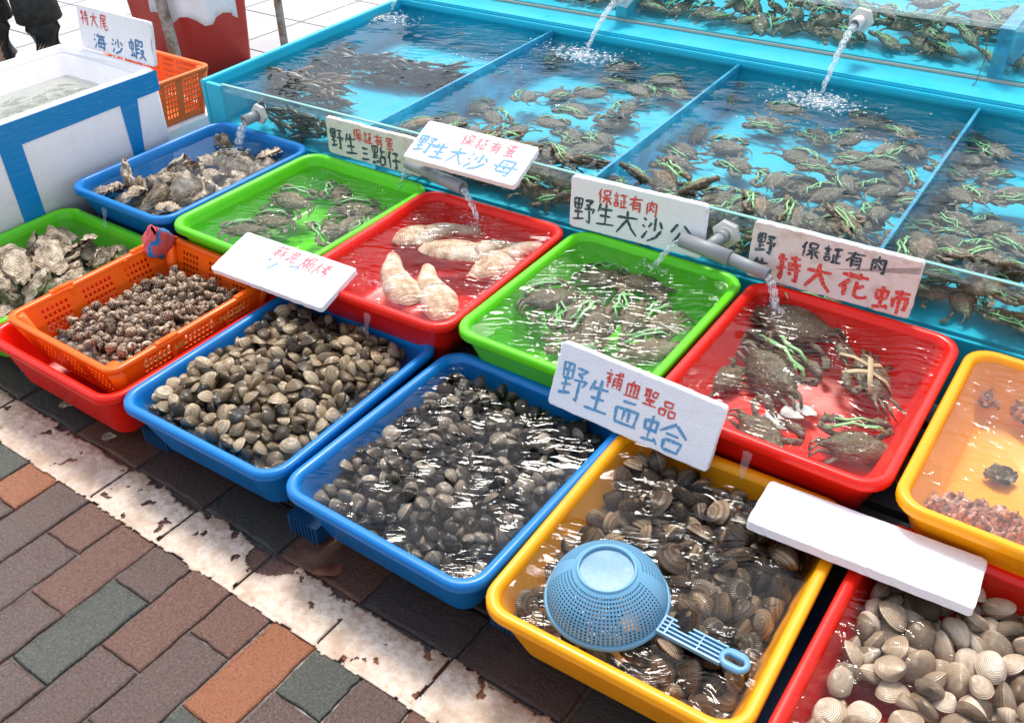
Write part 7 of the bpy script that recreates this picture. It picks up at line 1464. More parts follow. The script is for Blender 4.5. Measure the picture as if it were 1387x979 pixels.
geoduck((530, 325), (592, 318), (650, 308), .076, 'tan long-necked clam nearest the back wall, neck to the right')
geoduck((570, 336), (664, 348), (718, 328), .084, 'pale long-necked clam lying across the centre of the red tray')
geoduck((640, 374), (700, 346), (745, 326), .080, 'long-necked clam at the right with its neck up the side wall')
geoduck((556, 412), (534, 378), (528, 344), .096, 'short wide long-necked clam at the front left of the red tray')
geoduck((600, 432), (586, 388), (574, 360), .090, 'upright long-necked clam beside the front wall, middle of the tray')

# ------------------------------------------------------------------ pink and black shellfish in the back yellow tray
ABM = Mat('mottled_pink_shell', .35, (.5, .2, .14), Specular_IOR_Level=.5)
_o = ABM.obj(); _n = ABM.noise(75, _o, 5, .7)
ABM.color(ABM.ramp(_n, [(.36, (.02, .018, .016)), (.47, (.30, .10, .06)), (.56, (.62, .26, .17)), (.68, (.72, .50, .40))])); ABM.bump(_n, .9, .003)
ABB = Mat('dark_ridged_shell', .4, (.1, .1, .08), Specular_IOR_Level=.5)
_n = ABB.noise(60, ABB.obj(), 5, .7)
ABB.color(ABB.ramp(_n, [(.4, (.025, .025, .02)), (.55, (.17, .15, .10)), (.7, (.42, .38, .30))])); ABB.bump(_n, .9, .003)
abg = [join_geo([oyster_geo(.085, .062, .022, sd * 5 + 1, 1), oyster_geo(.085, .062, .022, sd * 5 + 1, -1)]) for sd in range(3)]
abm = [mesh_from_geos('pink_shellfish', [g], ABM.m) for g in abg]; abb = mesh_from_geos('dark_shellfish', [abg[1]], ABB.m)
for k, (x, y, lab) in enumerate(((1258, 682, 'first pink shellfish from the front left corner of the yellow tray'), (1290, 688, 'pink shellfish second from the front left corner of the yellow tray'), (1325, 700, 'black-streaked pink shellfish midway along the front wall of the yellow tray'), (1355, 712, 'black-streaked shellfish at the edge of the picture, front of the yellow tray'),
                                 (1385, 725, 'pink shellfish further along the front wall of the yellow tray'), (1330, 535, 'pink and black shellfish at the left of the back heap in the yellow tray'), (1362, 545, 'pale pink shellfish in the middle of the back heap in the yellow tray'),
                                 (1392, 560, 'pink shellfish at the right of the back heap in the yellow tray'), (1376, 530, 'shellfish behind the others at the back of the yellow tray'), (1308, 694, 'pink shellfish wedged between its neighbours at the front of the yellow tray'))):
    p = floor_point(x, y, .150 + .008 * (k % 2))
    o = mesh_obj('pink_shellfish', abm[k % 3], label=lab, cat='shellfish', group='pink shellfish in the yellow tray')
    o.location = p; o.rotation_euler = (crng.uniform(-.3, .3), crng.uniform(-.3, .3), crng.uniform(0, 6.28)); o.scale = (.85,) * 3
o = mesh_obj('dark_shellfish', abb, label='single dark oval shellfish alone on the yellow tray floor', cat='shellfish')
o.location = floor_point(1358, 644, .136); o.rotation_euler = (.1, .1, .4); o.scale = (.62,) * 3
# ------------------------------------------------------------------ handwritten marker strokes, 100 x 100 box, y down
GL = {
'特': "18,8 12,30;8,26 40,22;24,5 26,92 18,84;6,62 42,48;52,18 88,14;70,4 70,32;46,36 94,30;46,54 96,48;80,36 82,92 70,86;54,64 62,74",
'大': "8,36 92,28;50,5 48,40 10,94;50,40 68,68 94,92",
'尾': "22,10 80,8 80,26;22,26 80,26;22,10 20,54 6,94;34,42 76,34;32,58 82,50;30,74 88,66;56,38 56,84 66,94 94,88 94,78",
'海': "10,14 20,24;6,42 16,50;6,92 24,66;44,6 32,28;40,20 90,16;44,36 36,82;44,36 82,34 78,94 68,88;28,62 98,56;36,82 80,80;58,40 64,50;56,64 62,76",
'沙': "10,14 22,24;6,42 18,50;6,92 26,64;62,6 60,54 54,50;44,26 34,48;80,22 94,42;90,52 66,80 30,96",
'蝦': "6,26 8,58;6,28 32,24 30,56;8,56 30,52;19,8 19,84;4,88 36,80;30,70 38,90;44,10 44,94;44,12 64,10 62,32;44,34 62,32;44,50 64,48;46,68 62,66;68,14 88,12 86,34;70,34 88,34;68,52 90,50 78,76 62,94;70,60 98,94",
'保': "26,6 6,46;18,32 18,94;44,10 86,8 82,34;44,10 46,36 82,34;34,54 98,48;64,38 64,96;60,56 34,86;68,56 98,86",
'証': "20,6 26,14;6,24 42,20;12,38 36,35;12,52 36,49;12,66 14,90;12,68 38,64 36,86;14,88 36,86;50,18 94,12;74,16 74,84;56,44 56,88;74,50 92,46;46,90 98,84",
'有': "6,26 94,18;48,4 34,40 8,64;36,42 34,94;36,44 78,38 78,94 66,88;36,60 76,55;36,76 76,71",
'蛋': "14,10 86,6 76,20;50,8 50,34;50,22 74,20;28,20 12,40;24,32 50,40 92,38;28,50 28,70;28,50 72,48 70,68;28,70 70,68;50,42 50,90;16,94 84,86;74,78 86,96",
'野': "8,10 10,46;8,12 42,8 40,44;10,28 40,26;10,46 40,44;25,10 25,84;10,62 42,58;4,88 48,78;54,14 88,10 70,28;60,24 78,36;50,46 94,40 84,56;72,42 72,94 60,86",
'生': "26,10 10,42;20,32 82,26;50,4 50,90;20,60 78,55;6,93 96,86",
'三': "20,18 80,14;26,50 74,46;10,86 92,80",
'點': "8,8 10,38;8,10 44,6 42,36;10,38 42,36;25,10 25,66;10,52 42,48;6,68 46,62;8,80 4,94;20,78 22,92;32,76 36,90;44,72 50,88;68,6 68,50;70,28 94,24;58,54 60,92;58,56 92,52 88,90;60,92 88,88",
'仔': "26,6 4,48;16,34 16,94;40,16 80,12 60,34;34,52 98,46;62,36 64,92 50,84",
'母': "28,10 18,78;28,12 78,10 68,94 56,88;4,50 96,42;18,78 74,74;44,24 52,34;42,54 50,64",
'肉': "22,26 22,94;22,28 82,22 80,94 68,88;50,6 46,32 32,50;50,28 70,48;48,48 34,76;50,56 68,74",
'公': "36,12 8,48;60,10 94,44;48,44 22,88 74,78;66,64 84,92",
'花': "6,20 94,14;32,6 34,30;66,4 62,28;36,34 6,66;22,54 22,94;84,42 54,62;56,34 56,82 66,92 94,86 94,74",
'蛳': "8,24 10,56;8,26 38,22 36,54;10,56 36,52;23,6 23,84;4,90 44,80;38,70 46,90;54,18 96,12;74,4 74,16;58,34 58,78;58,36 92,32 90,76 82,72;74,16 74,96",
'補': "18,4 26,14;4,28 36,24 8,60;22,40 22,94;34,44 26,54;26,58 38,70;46,22 96,16;70,4 70,92;80,4 88,12;50,38 48,92;50,40 90,36 90,90 82,86;50,56 90,52;50,72 90,68",
'血': "50,4 36,22;14,28 16,84;14,30 84,24 82,82;38,28 38,84;60,26 60,82;4,90 98,84",
'西': "22,8 74,6;6,34 8,86;8,36 88,30 84,84;36,34 34,70;58,32 60,72;8,86 90,82",
'聖': "4,12 48,8;14,10 14,50;38,8 38,56;14,24 38,22;14,38 38,36;4,54 48,44;58,16 58,42;58,16 86,14 84,40;58,42 84,40;20,62 80,58;50,60 50,90;24,76 76,73;8,94 94,88",
'品': "30,6 32,38;30,8 70,6 68,36;32,38 68,36;8,54 10,92;8,56 42,54 40,90;10,92 40,90;58,54 60,90;58,54 92,52 90,88;60,90 90,88",
'蛤': "6,26 8,58;6,28 34,24 32,56;8,56 32,54;20,8 20,84;4,90 38,80;32,72 40,90;70,6 42,44;70,6 98,40;56,44 84,42;52,60 54,92;52,60 90,57 88,90;54,92 88,90",
'蒜': "6,14 94,10;32,4 32,24;66,2 66,22;12,34 40,31;6,48 46,43;26,46 26,90;14,58 8,76;36,56 44,72;60,32 86,29;54,46 96,41;74,44 74,92;62,58 56,76;84,54 94,72",
'泥': "10,12 22,22;6,42 18,50;6,92 26,64;38,12 86,8 84,28;38,28 84,28;38,12 36,54 24,92;84,44 56,60;54,40 54,82 64,92 94,86 94,74",
'焗': "8,28 12,44;38,22 32,36;22,6 22,44 4,92;24,54 38,78;48,12 90,8 88,28;48,28 88,28;48,12 46,60 38,90;48,44 94,40 92,94 82,88;58,56 58,80;58,56 78,54 78,78;58,80 78,78",
'烤': "8,28 12,44;38,22 32,36;22,6 22,44 4,92;24,54 38,78;52,18 86,14;68,4 68,36;44,38 96,32;88,8 50,60;58,52 86,48;62,52 60,66 88,62 82,92 68,88",
'亻': "60,6 36,50;50,34 50,94",
'L': "30,4 10,44 40,40", '/': "70,4 50,40 20,92", '7': "4,40 60,10 94,20 70,60", '.': "44,46 56,56",
}

def ink_mesh(name, items, wid, off=.0006, seed=1):
    """items: (char, x, y, w, h) in sign space (x right, y up; x,y = top left of the character box)."""
    rnd = random.Random(seed)
    V, F = [], []
    n_st = 0
    for ch, x, y, w, h in items:
        for st in GL[ch].split(';'):
            pts = [tuple(float(c) for c in q.split(',')) for q in st.split()]
            pts = [(x + w * (px + rnd.uniform(-2.5, 2.5)) / 100, y - h * (py + rnd.uniform(-2.5, 2.5)) / 100) for px, py in pts]
            dense = []
            for (a, b), (c, d) in zip(pts, pts[1:]):
                L = math.hypot(c - a, d - b); m = max(2, int(L / .004))
                for i in range(m): dense.append((a + (c - a) * i / m, b + (d - b) * i / m))
            dense.append(pts[-1])
            n = len(dense); ww = wid * rnd.uniform(.85, 1.15)
            base = len(V); n_st += 1
            zz = off + (n_st % 9) * .00003
            for i, (px, py) in enumerate(dense):
                a = dense[max(0, i - 1)]; b = dense[min(n - 1, i + 1)]
                dx, dy = b[0] - a[0], b[1] - a[1]; L = math.hypot(dx, dy) or 1
                t = i / max(1, n - 1)
                k = ww * .5 * (1.15 - .45 * t ** 2) * (.7 + .3 * min(1, t * 6)) * rnd.uniform(.85, 1.12)
                V += [(px - dy / L * k, py + dx / L * k, zz), (px + dy / L * k, py - dx / L * k, zz)]
            for i in range(n - 1):
                F.append((base + 2 * i, base + 2 * i + 1, base + 2 * i + 3, base + 2 * i + 2))
    return new_mesh(name, V, F, smooth=False)
# ------------------------------------------------------------------ foam box with shrimp
bxz, bx0, bx1, by0, by1 = .428, -1.285, -.853, .22, .950
fb = empty('foam_box', (bx0, by0, 0), label='large white foam box bound with blue tape, full of shrimp', cat='box')
def B_(me, name, mat): o = mesh_obj(name, me, mat, fb); o.location = (-bx0, -by0, 0); return o
w_, d_ = bx1 - bx0, by1 - by0
V, F = loft([rloop(w_, d_, .02, 0.0, cx=(bx0 + bx1) / 2, cy=(by0 + by1) / 2), rloop(w_, d_, .02, bxz - .006, cx=(bx0 + bx1) / 2, cy=(by0 + by1) / 2),
             rloop(w_ - .008, d_ - .008, .018, bxz, cx=(bx0 + bx1) / 2, cy=(by0 + by1) / 2), rloop(w_ - .038, d_ - .038, .02, bxz, cx=(bx0 + bx1) / 2, cy=(by0 + by1) / 2),
             rloop(w_ - .040, d_ - .040, .02, bxz - .018, cx=(bx0 + bx1) / 2, cy=(by0 + by1) / 2), rloop(w_ - .072, d_ - .072, .03, bxz - .020, cx=(bx0 + bx1) / 2, cy=(by0 + by1) / 2),
             rloop(w_ - .10, d_ - .10, .04, .12, cx=(bx0 + bx1) / 2, cy=(by0 + by1) / 2)])
V = [tuple(v) for v in V]
me = new_mesh('shell', V, F); 
B_(me, 'shell', FOAM)
TAPE = Mat('blue_tape', .22, (.003, .21, .52), Specular_IOR_Level=.6)
_p = TAPE.n('Mapping', {'Vector': TAPE.pos(), 'Scale': (1, .25, 3)}).outputs[0]
_n = TAPE.noise(60, _p, 4, .7); TAPE.bump(_n, .5, .003)
TAPE.color(TAPE.mix(TAPE.ramp(_n, [(.60, (0, 0, 0)), (.74, (.45,) * 3)]), (.003, .21, .52), (.30, .50, .66)))
def strip(pts, t=.0016):
    """flat tape on the +X face: pts are (y, z)"""
    V = [(bx1 + .0004, y, z) for y, z in pts] + [(bx1 + t, y, z) for y, z in pts]; n = len(pts)
    me = bpy.data.meshes.new('tape'); me.from_pydata(V, [], [tuple(reversed(range(n))), tuple(range(n, 2 * n))] + [(i, (i + 1) % n, n + (i + 1) % n, n + i) for i in range(n)])
    return me
B_(strip([(by0 + .01, .355), (by1 - .003, .368), (by1 - .002, .424), (by0 + .01, .422)]), 'tape', TAPE.m)
B_(strip([(.815, .10), (.865, .10), (.850, .225), (.868, .3665), (.812, .3665)], .0022), 'tape', TAPE.m)
B_(strip([(.455, .0), (.515, .0), (.515, .3605), (.455, .3605)], .0022), 'tape', TAPE.m)
V, F = slab([(bx0 + .045, by0 + .045), (bx1 - .045, by0 + .045), (bx1 - .045, by1 - .045), (bx0 + .045, by1 - .045)], .352, .352)
me = bpy.data.meshes.new('cloudy_water'); me.from_pydata(V[4:], [], [(0, 1, 2, 3)])
mesh_obj('cloudy_water', me, water_mat('cloudy_shrimp_water', (.80, .84, .76), 45, .008, milky=.20, crest=.001, wavelen=.02, gain=1.0), kind='structure')
me = bpy.data.meshes.new('inner_floor'); me.from_pydata([(x, y, .302) for x, y, z in V[4:]], [], [(0, 1, 2, 3)])
B_(me, 'inner_floor', Mat('foam_floor', .7, (.55, .56, .46)).m)
for i in range(110):
    o = mesh_obj('shrimp', crng.choice(pm_w), label='small pale shrimp in the cloudy water of the foam box', cat='shrimp', group='shrimp swimming in the foam box')
    o.location = (crng.uniform(bx0 + .07, bx1 - .07), crng.uniform(by0 + .25, by1 - .07), crng.uniform(.31, .346)); o.rotation_euler = (crng.uniform(-.4, .4), 0, crng.uniform(0, 6.28)); o.scale = (crng.uniform(.045, .065),) * 3

# ------------------------------------------------------------------ foam signs
def board_mesh(w, h, t, seed, rough=.0012, r=.008):
    rnd = random.Random(seed)
    def lp(ins, z):
        out = []
        for x, y, _ in rloop(w - 2 * ins, h - 2 * ins, r, z, n=5, cx=0, cy=0): out.append((x, y, z))
        res = []
        m = len(out)
        for k in range(m):
            a, b = out[k], out[(k + 1) % m]
            L = math.hypot(b[0] - a[0], b[1] - a[1]); n = max(1, int(L / .008))
            for i in range(n):
                x, y = a[0] + (b[0] - a[0]) * i / n, a[1] + (b[1] - a[1]) * i / n
                q = noise.noise(Vector((x * 70 + seed * 9, y * 70, 0))) + .6 * noise.noise(Vector((x * 260, y * 260 + seed, 4)))
                ex, ey = (b[1] - a[1]) / L, -(b[0] - a[0]) / L
                res.append((x + q * rough * ex, y + q * rough * ey, z))
        return res
    V, F = loft([lp(.0015, 0 - t), lp(0, -t + .0015), lp(0, -.0018), lp(.0012, -.0004), lp(.003, 0)], False, False)
    m = len(V) // 5
    for base, z, flip in ((0, -t, True), (4 * m, 0, False)):
        V.append((0, 0, z)); c = len(V) - 1
        for k in range(m):
            q = (base + k, base + (k + 1) % m, c)
            F.append(tuple(reversed(q)) if flip else q)
    me = new_mesh('foam_sign', V, F, smooth=False)
    return me
def sign(pos, eul, w, h, mat, label, inks, seed, t=.017, name='foam_sign'):
    e = mesh_obj(name, board_mesh(w, h, t, seed, .0022 if mat is FOAM_DIRTY else .0012), mat, label=label, cat='sign', group='foam price signs')
    e.location = pos; e.rotation_euler = eul
    for k, (im, wid, items) in enumerate(inks):
        me = ink_mesh('lettering', items, wid, seed=seed + k); me.materials.append(im)
        mesh_obj('lettering', me, parent=e)
    return e
def row(s, x, y, w, h, dx, dy=0.0, sl=0):
    return [(c, x + i * dx, y + i * dy, w, h) for i, c in enumerate(s)]
sign((-1.0413, .9738 - .004, .4847), (1.4308, .0054, 0), .336, .1206, FOAM, 'foam sign with red and blue writing stuck into the shrimp box',
     [(INK_RED, .0045, row('特大尾', -.153, .050, .038, .046, .045)), (INK_BLUE, .0060, [('海', -.105, -.006, .062, .050), ('沙', -.020, -.006, .055, .048), ('蝦', .062, .008, .072, .062)])], 1, .012)
sign((-.1876, 1.088, .3009), (1.56, .0066, .0495), .312, .1018, FOAM_DIRTY, 'stained foam sign leaning on the tank behind the left green tray',
     [(INK_RED, .0042, row('保証有蛋', -.062, .040, .030, .036, .0355, -.0005)), (INK_BLACK, .0060, [('野', -.145, .028, .048, .064), ('生', -.095, .024, .044, .066), ('三', -.043, -.004, .034, .044), ('點', -.003, .008, .048, .058), ('仔', .050, .004, .044, .054)])], 2, .014)
sign((0.1444, 1.0809, 0.3682), (.3918, .0296, .0803), 0.3170, 0.1309, FOAM, 'bright foam sign lying tilted over the grey pipe, pale blue writing',
     [(INK_PINK, .0036, row('保証有蛋', -.040, .052, .034, .040, .040)), (INK_FADED, .0058, [('野', -.150, .018, .058, .062), ('生', -.098, .008, .046, .058), ('大', -.050, .008, .050, .060), ('沙', .004, .006, .058, .060), ('母', .078, .008, .066, .056)])], 3, .016)
sign((.5929, 1.0990, .3122), (1.4932, -.0136, .0572), .3317, .1249, FOAM, 'upright foam sign with dark green writing behind the right green tray',
     [(INK_RED, .0045, row('保証有肉', -.095, .049, .036, .040, .0385, .0)), (INK_BLACK, .0058, [('野', -.158, .018, .060, .066), ('生', -.098, .018, .050, .062), ('大', -.048, .012, .060, .064), ('沙', .018, .014, .054, .066), ('公', .084, .012, .060, .058)])], 4)
sign((1.0372, 1.1118, .313), (1.5037, .0063, .0553), .3401, .1262, FOAM_DIRTY, 'upright foam sign with large red writing behind the red crab tray',
     [(INK_BLACK, .0055, [('野', -.160, .044, .044, .050), ('生', -.160, -.012, .040, .044)] + row('保証有肉', -.066, .050, .040, .040, .045, .002)),
      (INK_RED, .0085, [('特', -.112, .012, .058, .066), ('大', -.050, .010, .062, .066), ('花', .022, .010, .062, .062), ('蛳', .092, -.002, .072, .058)])], 5)
sign((.8758, .5839, .2398), (1.2174, .0416, .0084), .3286, .1275, FOAM, 'foam sign with faded blue writing wedged above the yellow tray',
     [(INK_RED, .0040, [('補', -.064, .050, .038, .038), ('血', -.022, .046, .032, .036), ('聖', .016, .044, .030, .034), ('品', .048, .034, .036, .032)]),
      (INK_FADED, .0056, [('野', -.152, .036, .060, .080), ('生', -.092, .026, .050, .072), ('西', -.030, .006, .052, .056), ('蛤', .028, .002, .088, .060)])], 6)
o = sign((1.3198, .5393, .1975), (-.0651, .0018, .0547), .346, .1195, FOAM, 'blank bright foam slab lying over the front yellow and red trays', [], 7, .019)
sign((.0068, .5644, .2527), (.2791, -.0066, .0389), .332, .1287, FOAM, 'bright foam sign lying across the orange basket with pink writing',
     [(INK_PINK, .0034, [('蒜', -.052, .058, .036, .040), ('泥', -.014, .054, .034, .036), ('焗', .032, .056, .036, .044), ('烤', .074, .050, .042, .042)]),
      (INK_FADED, .0036, [('L', -.050, .016, .020, .016), ('/', -.040, .010, .030, .030), ('7', .012, .018, .030, .020), ('.', -.100, .036, .016, .012), ('.', -.030, -.030, .016, .012), ('.', .010, -.014, .010, .010)])], 8, .015)

# ------------------------------------------------------------------ pipes, nuts and running water
STREAM = stream_mat('falling_water')
def hex_nut(R0, t, hole):
    n = 24
    def hexl(rad, z):
        out = []
        for k in range(n):
            a = 2 * PI * k / n
            q = (a % (PI / 3)) - PI / 6
            rr = rad * math.cos(PI / 6) / math.cos(q)
            out.append((rr * math.cos(a), rr * math.sin(a), z))
        return out
    def circ(rad, z): return [(rad * math.cos(2 * PI * k / n), rad * math.sin(2 * PI * k / n), z) for k in range(n)]
    return loft([hexl(R0 * .96, 0), hexl(R0, .002), hexl(R0, t - .002), hexl(R0 * .94, t), circ(hole + .006, t + .0005), circ(hole + .004, t + .004), circ(hole, t + .004), circ(hole, 0)], False, False)
def pipe_geo(a, b, ro, ri, seg=18):
    a, b = Vector(a), Vector(b); d = (b - a).normalized()
    o = tube_geo([a, b], [ro, ro], seg, cap=False); i_ = tube_geo([b, a], [ri, ri], seg, cap=False)
    V, F, U = join_geo([o, i_])
    for k in range(seg):
        k2 = (k + 1) % seg
        F.append((seg + k, seg + k2, 2 * seg + (-k2 % seg if False else k2), 2 * seg + k))
        F.append((k2, k, 3 * seg + k, 3 * seg + k2))
    return V, F, U
def ring_fix(a, b, ro, ri, seg=18):
    """open pipe a->b with wall thickness"""
    a, b = Vector(a), Vector(b); t = (b - a).normalized(); s = t.cross(Vector((0, 0, 1))); s.normalize(); u = s.cross(t)
    loops = []
    for p, r_ in ((a, ri), (a, ro), (b, ro), (b, ri), (a + t * .004, ri)):
        loops.append([tuple(p + s * math.cos(2 * PI * k / seg) * r_ + u * math.sin(2 * PI * k / seg) * r_) for k in range(seg)])
    V, F = loft(loops, False, True)
    return V, F, [(0, 0)] * len(V)
def stream(a, b, r0, r1, label, bulge=.3, n=16, seed=0, vx=None):
    a, b = Vector(a), Vector(b)
    pts, rad = [], []
    for i in range(n):
        t = i / (n - 1)
        p = a.lerp(b, t); p.z = a.z + (b.z - a.z) * t ** (1.6 if bulge else 1)
        q = .0016
        p += Vector((q * math.sin(i * 1.7 + seed), q * math.cos(i * 2.3 + seed), 0))
        pts.append(p); rad.append((r0 + (r1 - r0) * t) * (1 + .18 * math.sin(i * 1.9 + seed)))
    V, F, U = tube_geo(pts, rad, 12, flat=.75)
    rnd = random.Random(seed)
    V = [(x + rnd.uniform(-.0007, .0007), y + rnd.uniform(-.0007, .0007), z) for x, y, z in V]
    o = mesh_obj('water_stream', new_mesh('water_stream', V, F), STREAM, label=label, cat='water stream', group='streams of running water')
    return o
def foam_patch(c, rx, ry, n, label, z, seed, rad=(.001, .0045)):
    rnd = random.Random(seed); V, F = [], []
    for i in range(n):
        a, q = rnd.uniform(0, 6.28), abs(rnd.gauss(0, .5))
        x, y = c[0] + q * rx * math.cos(a), c[1] + q * ry * math.sin(a)
        r_ = rnd.uniform(*rad) * (1 if q < .6 else .6)
        b = len(V); m = 7
        for lv, (s, h) in enumerate(((1, 0), (.8, .35), (.4, .6))):
            for k in range(m): V.append((x + r_ * s * math.cos(2 * PI * k / m), y + r_ * s * math.sin(2 * PI * k / m), z + h * r_ * .7))
        for lv in range(2):
            for k in range(m): F.append((b + lv * m + k, b + lv * m + (k + 1) % m, b + (lv + 1) * m + (k + 1) % m, b + (lv + 1) * m + k))
        F.append(tuple(b + 2 * m + k for k in range(m)))
    mesh_obj('bubbles', new_mesh('bubbles', V, F), BUB, kind='stuff', label=label)
def bub_mat():
    m = bpy.data.materials.new('white_bubbles'); m.use_nodes = True
    M = Mat.__new__(Mat); M.m = m; M.t = m.node_tree
    M.t.nodes.remove(M.t.nodes['Principled BSDF']); out = M.t.nodes['Material Output']
    tr = M.n('BsdfTransparent').outputs[0]; df = M.n('BsdfDiffuse', {'Color': (.85, .92, .95, 1)}).outputs[0]; gl = M.n('BsdfGlossy', {'Roughness': .05}).outputs[0]
    s1 = M.n('MixShader', {0: .17, 1: tr, 2: df}).outputs[0]
    fr = M.n('LayerWeight', {'Blend': .3}).outputs['Fresnel']
    M.t.links.new(M.n('MixShader', {0: fr, 1: s1, 2: gl}).outputs[0], out.inputs['Surface'])
    return m
BUB = bub_mat()
BUB_CLEAR = glass_mat('clear_spill_water', (.98, .99, 1), .10, (.85, .9, .92), .05)

# outlet into the oyster tray
x = -.640; fyx = front_y(x)
e = empty('outlet_pipe', (x, fyx, .288), label='short grey outlet pipe with white hexagonal nut above the oyster tray', cat='pipe')
V, F = hex_nut(.030, .012, .013); me = new_mesh('nut', V, F, smooth=False); o = mesh_obj('nut', me, WHITE_PVC, e); o.rotation_euler = (R(90), R(10), 0)
V, F, U = ring_fix((0, -.010, 0), (-.006, -.062, -.004), .0155, .0125); mesh_obj('spout', new_mesh('spout', V, F), GREY_PVC, e)
stream((x - .006, fyx - .058, .278), (x - .008, fyx - .092, Z2 - .018), .010, .013, 'water pouring from the white-nut outlet onto the oysters', seed=1)
foam_patch((x + .01, fyx - .13), .11, .09, 110, 'bubbles where the water hits the oyster tray', Z2 - .0178, 1)

# pipe under the tilted sign, over the geoduck tray
e = empty('side_pipe', (0, 0, 0), label='long grey pipe under the tilted sign, pouring into the red tray', cat='pipe')
a, b = Vector((-.055, 1.072, .292)), Vector((.150, 1.040, .290))
mid = a.lerp(b, .47)
V, F, U = ring_fix(a, mid + (b - a).normalized() * .01, .0135, .011); mesh_obj('thin_tube', new_mesh('thin_tube', V, F), GREY_PVC, e)
V, F, U = ring_fix(mid, b, .0165, .0135); mesh_obj('sleeve', new_mesh('sleeve', V, F), GREY_PVC, e)
V, F, U = ring_fix((.06, 1.056, .291), (.062, front_y(.06), .291), .0135, .011); mesh_obj('feed_tube', new_mesh('feed_tube', V, F), GREY_PVC, e)
stream(b + Vector((-.002, 0, -.004)), b + Vector((.055, -.018, -.061)), .009, .006, 'water pouring from the grey pipe into the long-necked clam tray', seed=2)
foam_patch((b.x + .06, b.y - .04), .08, .06, 60, 'bubbles in the long-necked clam tray', Z2 - .0158, 2)
stream(a + Vector((.002, 0, -.006)), a + Vector((-.02, -.015, -.07)), .006, .005, 'thin water trickle into the left green crab tray', seed=3)

# T pipe over the crab trays
nx = .790; ny = front_y(nx)
e = empty('branching_pipe', (0, 0, 0), label='T-shaped grey pipe with white nut between the two upright signs', cat='pipe')
V, F = hex_nut(.033, .014, .014); o = mesh_obj('nut', new_mesh('nut', V, F, smooth=False), WHITE_PVC, e); o.location = (nx, ny, .300); o.rotation_euler = (R(90), R(12), 0)
T0 = Vector((nx - .010, ny - .092, .300))
V, F, U = ring_fix((nx, ny - .012, .300), tuple(T0), .0135, .011); mesh_obj('stem_tube', new_mesh('stem_tube', V, F), GREY_PVC, e)
V, F, U = ring_fix((nx - .004, ny - .035, .300), (nx - .001, ny - .017, .300), .0155, .012); mesh_obj('collar', new_mesh('collar', V, F), GREY_PVC, e)
la, lb = T0 + Vector((-.060, .004, .002)), T0 + Vector((.060, -.004, -.004))
V, F, U = ring_fix(la, lb, .0170, .0135); mesh_obj('tee', new_mesh('tee', V, F), GREY_PVC, e)
lc = T0 + Vector((.150, -.014, -.009))
V, F, U = ring_fix(lb - (lb - la).normalized() * .01, lc, .0135, .011); mesh_obj('spout_tube', new_mesh('spout_tube', V, F), GREY_PVC, e)
stream(lc + Vector((-.002, 0, -.004)), lc + Vector((.032, -.015, -.064)), .009, .010, 'water pouring from the T pipe into the red crab tray', seed=4)
foam_patch((lc.x + .04, lc.y - .02), .07, .05, 50, 'bubbles in the red crab tray', Z2 - .0138, 4)
stream(la + Vector((.0, 0, -.004)), la + Vector((-.045, -.02, -.068)), .007, .008, 'water trickling from the T pipe into the right green crab tray', seed=5)
foam_patch((la.x - .05, la.y - .03), .10, .05, 60, 'bubbles in the right green crab tray', Z2 - .0138, 5)

M4 = TRAYS['yel2'][0]
foam_patch((1.62, .90), .20, .20, 420, 'froth on the back yellow tray', Z2 - .0118, 21, (.0008, .003))
foam_patch((.20, .66), .17, .05, 160, 'froth along the front of the long-necked clam tray', Z2 - .0158, 22, (.0008, .0028))
foam_patch((1.66, .47), .10, .08, 300, 'froth on the front red tray', Z1 - .0118, 23, (.001, .0035))

# outlets of the raised tank, pouring into the low tank
for (pxl, pyl), lab in (((1166, 28), 'white hexagonal nut outlet on the raised tank, right one'), ((850, -6), 'white hexagonal nut outlet on the raised tank, left one'), ((588, -48), 'white nut outlet on the raised tank over the prawns')):
    d = CR @ Vector(((pxl - 693.5) / 1277.683, -(pyl - 489.5) / 1277.683, -1))
    t = (2.26 - cam.location.y) / d.y
    p = cam.location + d * t; p.y = fy(p.x)
    e = empty('tank_outlet', p, label=lab, cat='pipe', group='outlets of the raised tank')
    V, F = hex_nut(.036, .014, .015); o = mesh_obj('nut', new_mesh('nut', V, F, smooth=False), WHITE_PVC, e); o.rotation_euler = (R(90), R(8), 0)
    V, F, U = ring_fix((0, -.012, 0), (-.004, -.058, -.003), .0175, .014); mesh_obj('spout', new_mesh('spout', V, F), WHITE_PVC, e)
    end = Vector((p.x - .012, back_y(p.x) - .075, .3185))
    stream(p + Vector((-.004, -.054, -.006)), end, .012, .006, lab.replace('white hexagonal nut outlet on', 'water falling from the nut on').replace('white nut outlet on', 'water falling from the nut on'), seed=int(pxl), n=22)
    foam_patch((end.x + .02, end.y - .07), .20, .11, 520 if pxl > 600 else 420, 'bubbles under the ' + lab.split(',')[-1].strip() + ' water stream in the low tank', .3183, int(pxl), (.0010, .0085))
foam_patch((-.35, 1.75), .45, .25, 120, 'scattered bubbles over the prawns', .3182, 77, (.0015, .004))
foam_patch((.9, 1.80), .7, .20, 90, 'scattered bubbles over the crabs', .3182, 78, (.0015, .004))
wire = mesh_obj('rusty_wire', mesh_from_geos('rusty_wire', [tube_geo([(1.012 + a, 2.268 + b, .46 + c) for a, b, c in ((-.03, -.03, .03), (0, -.028, .045), (.03, -.03, .02), (.035, -.02, -.04), (.03, -.03, -.10), (.02, -.06, -.115))], [.0016] * 6, 6)], Mat('rust', .7, (.22, .10, .04)).m), label='thin rusty wire looped round the right raised-tank outlet', cat='wire')

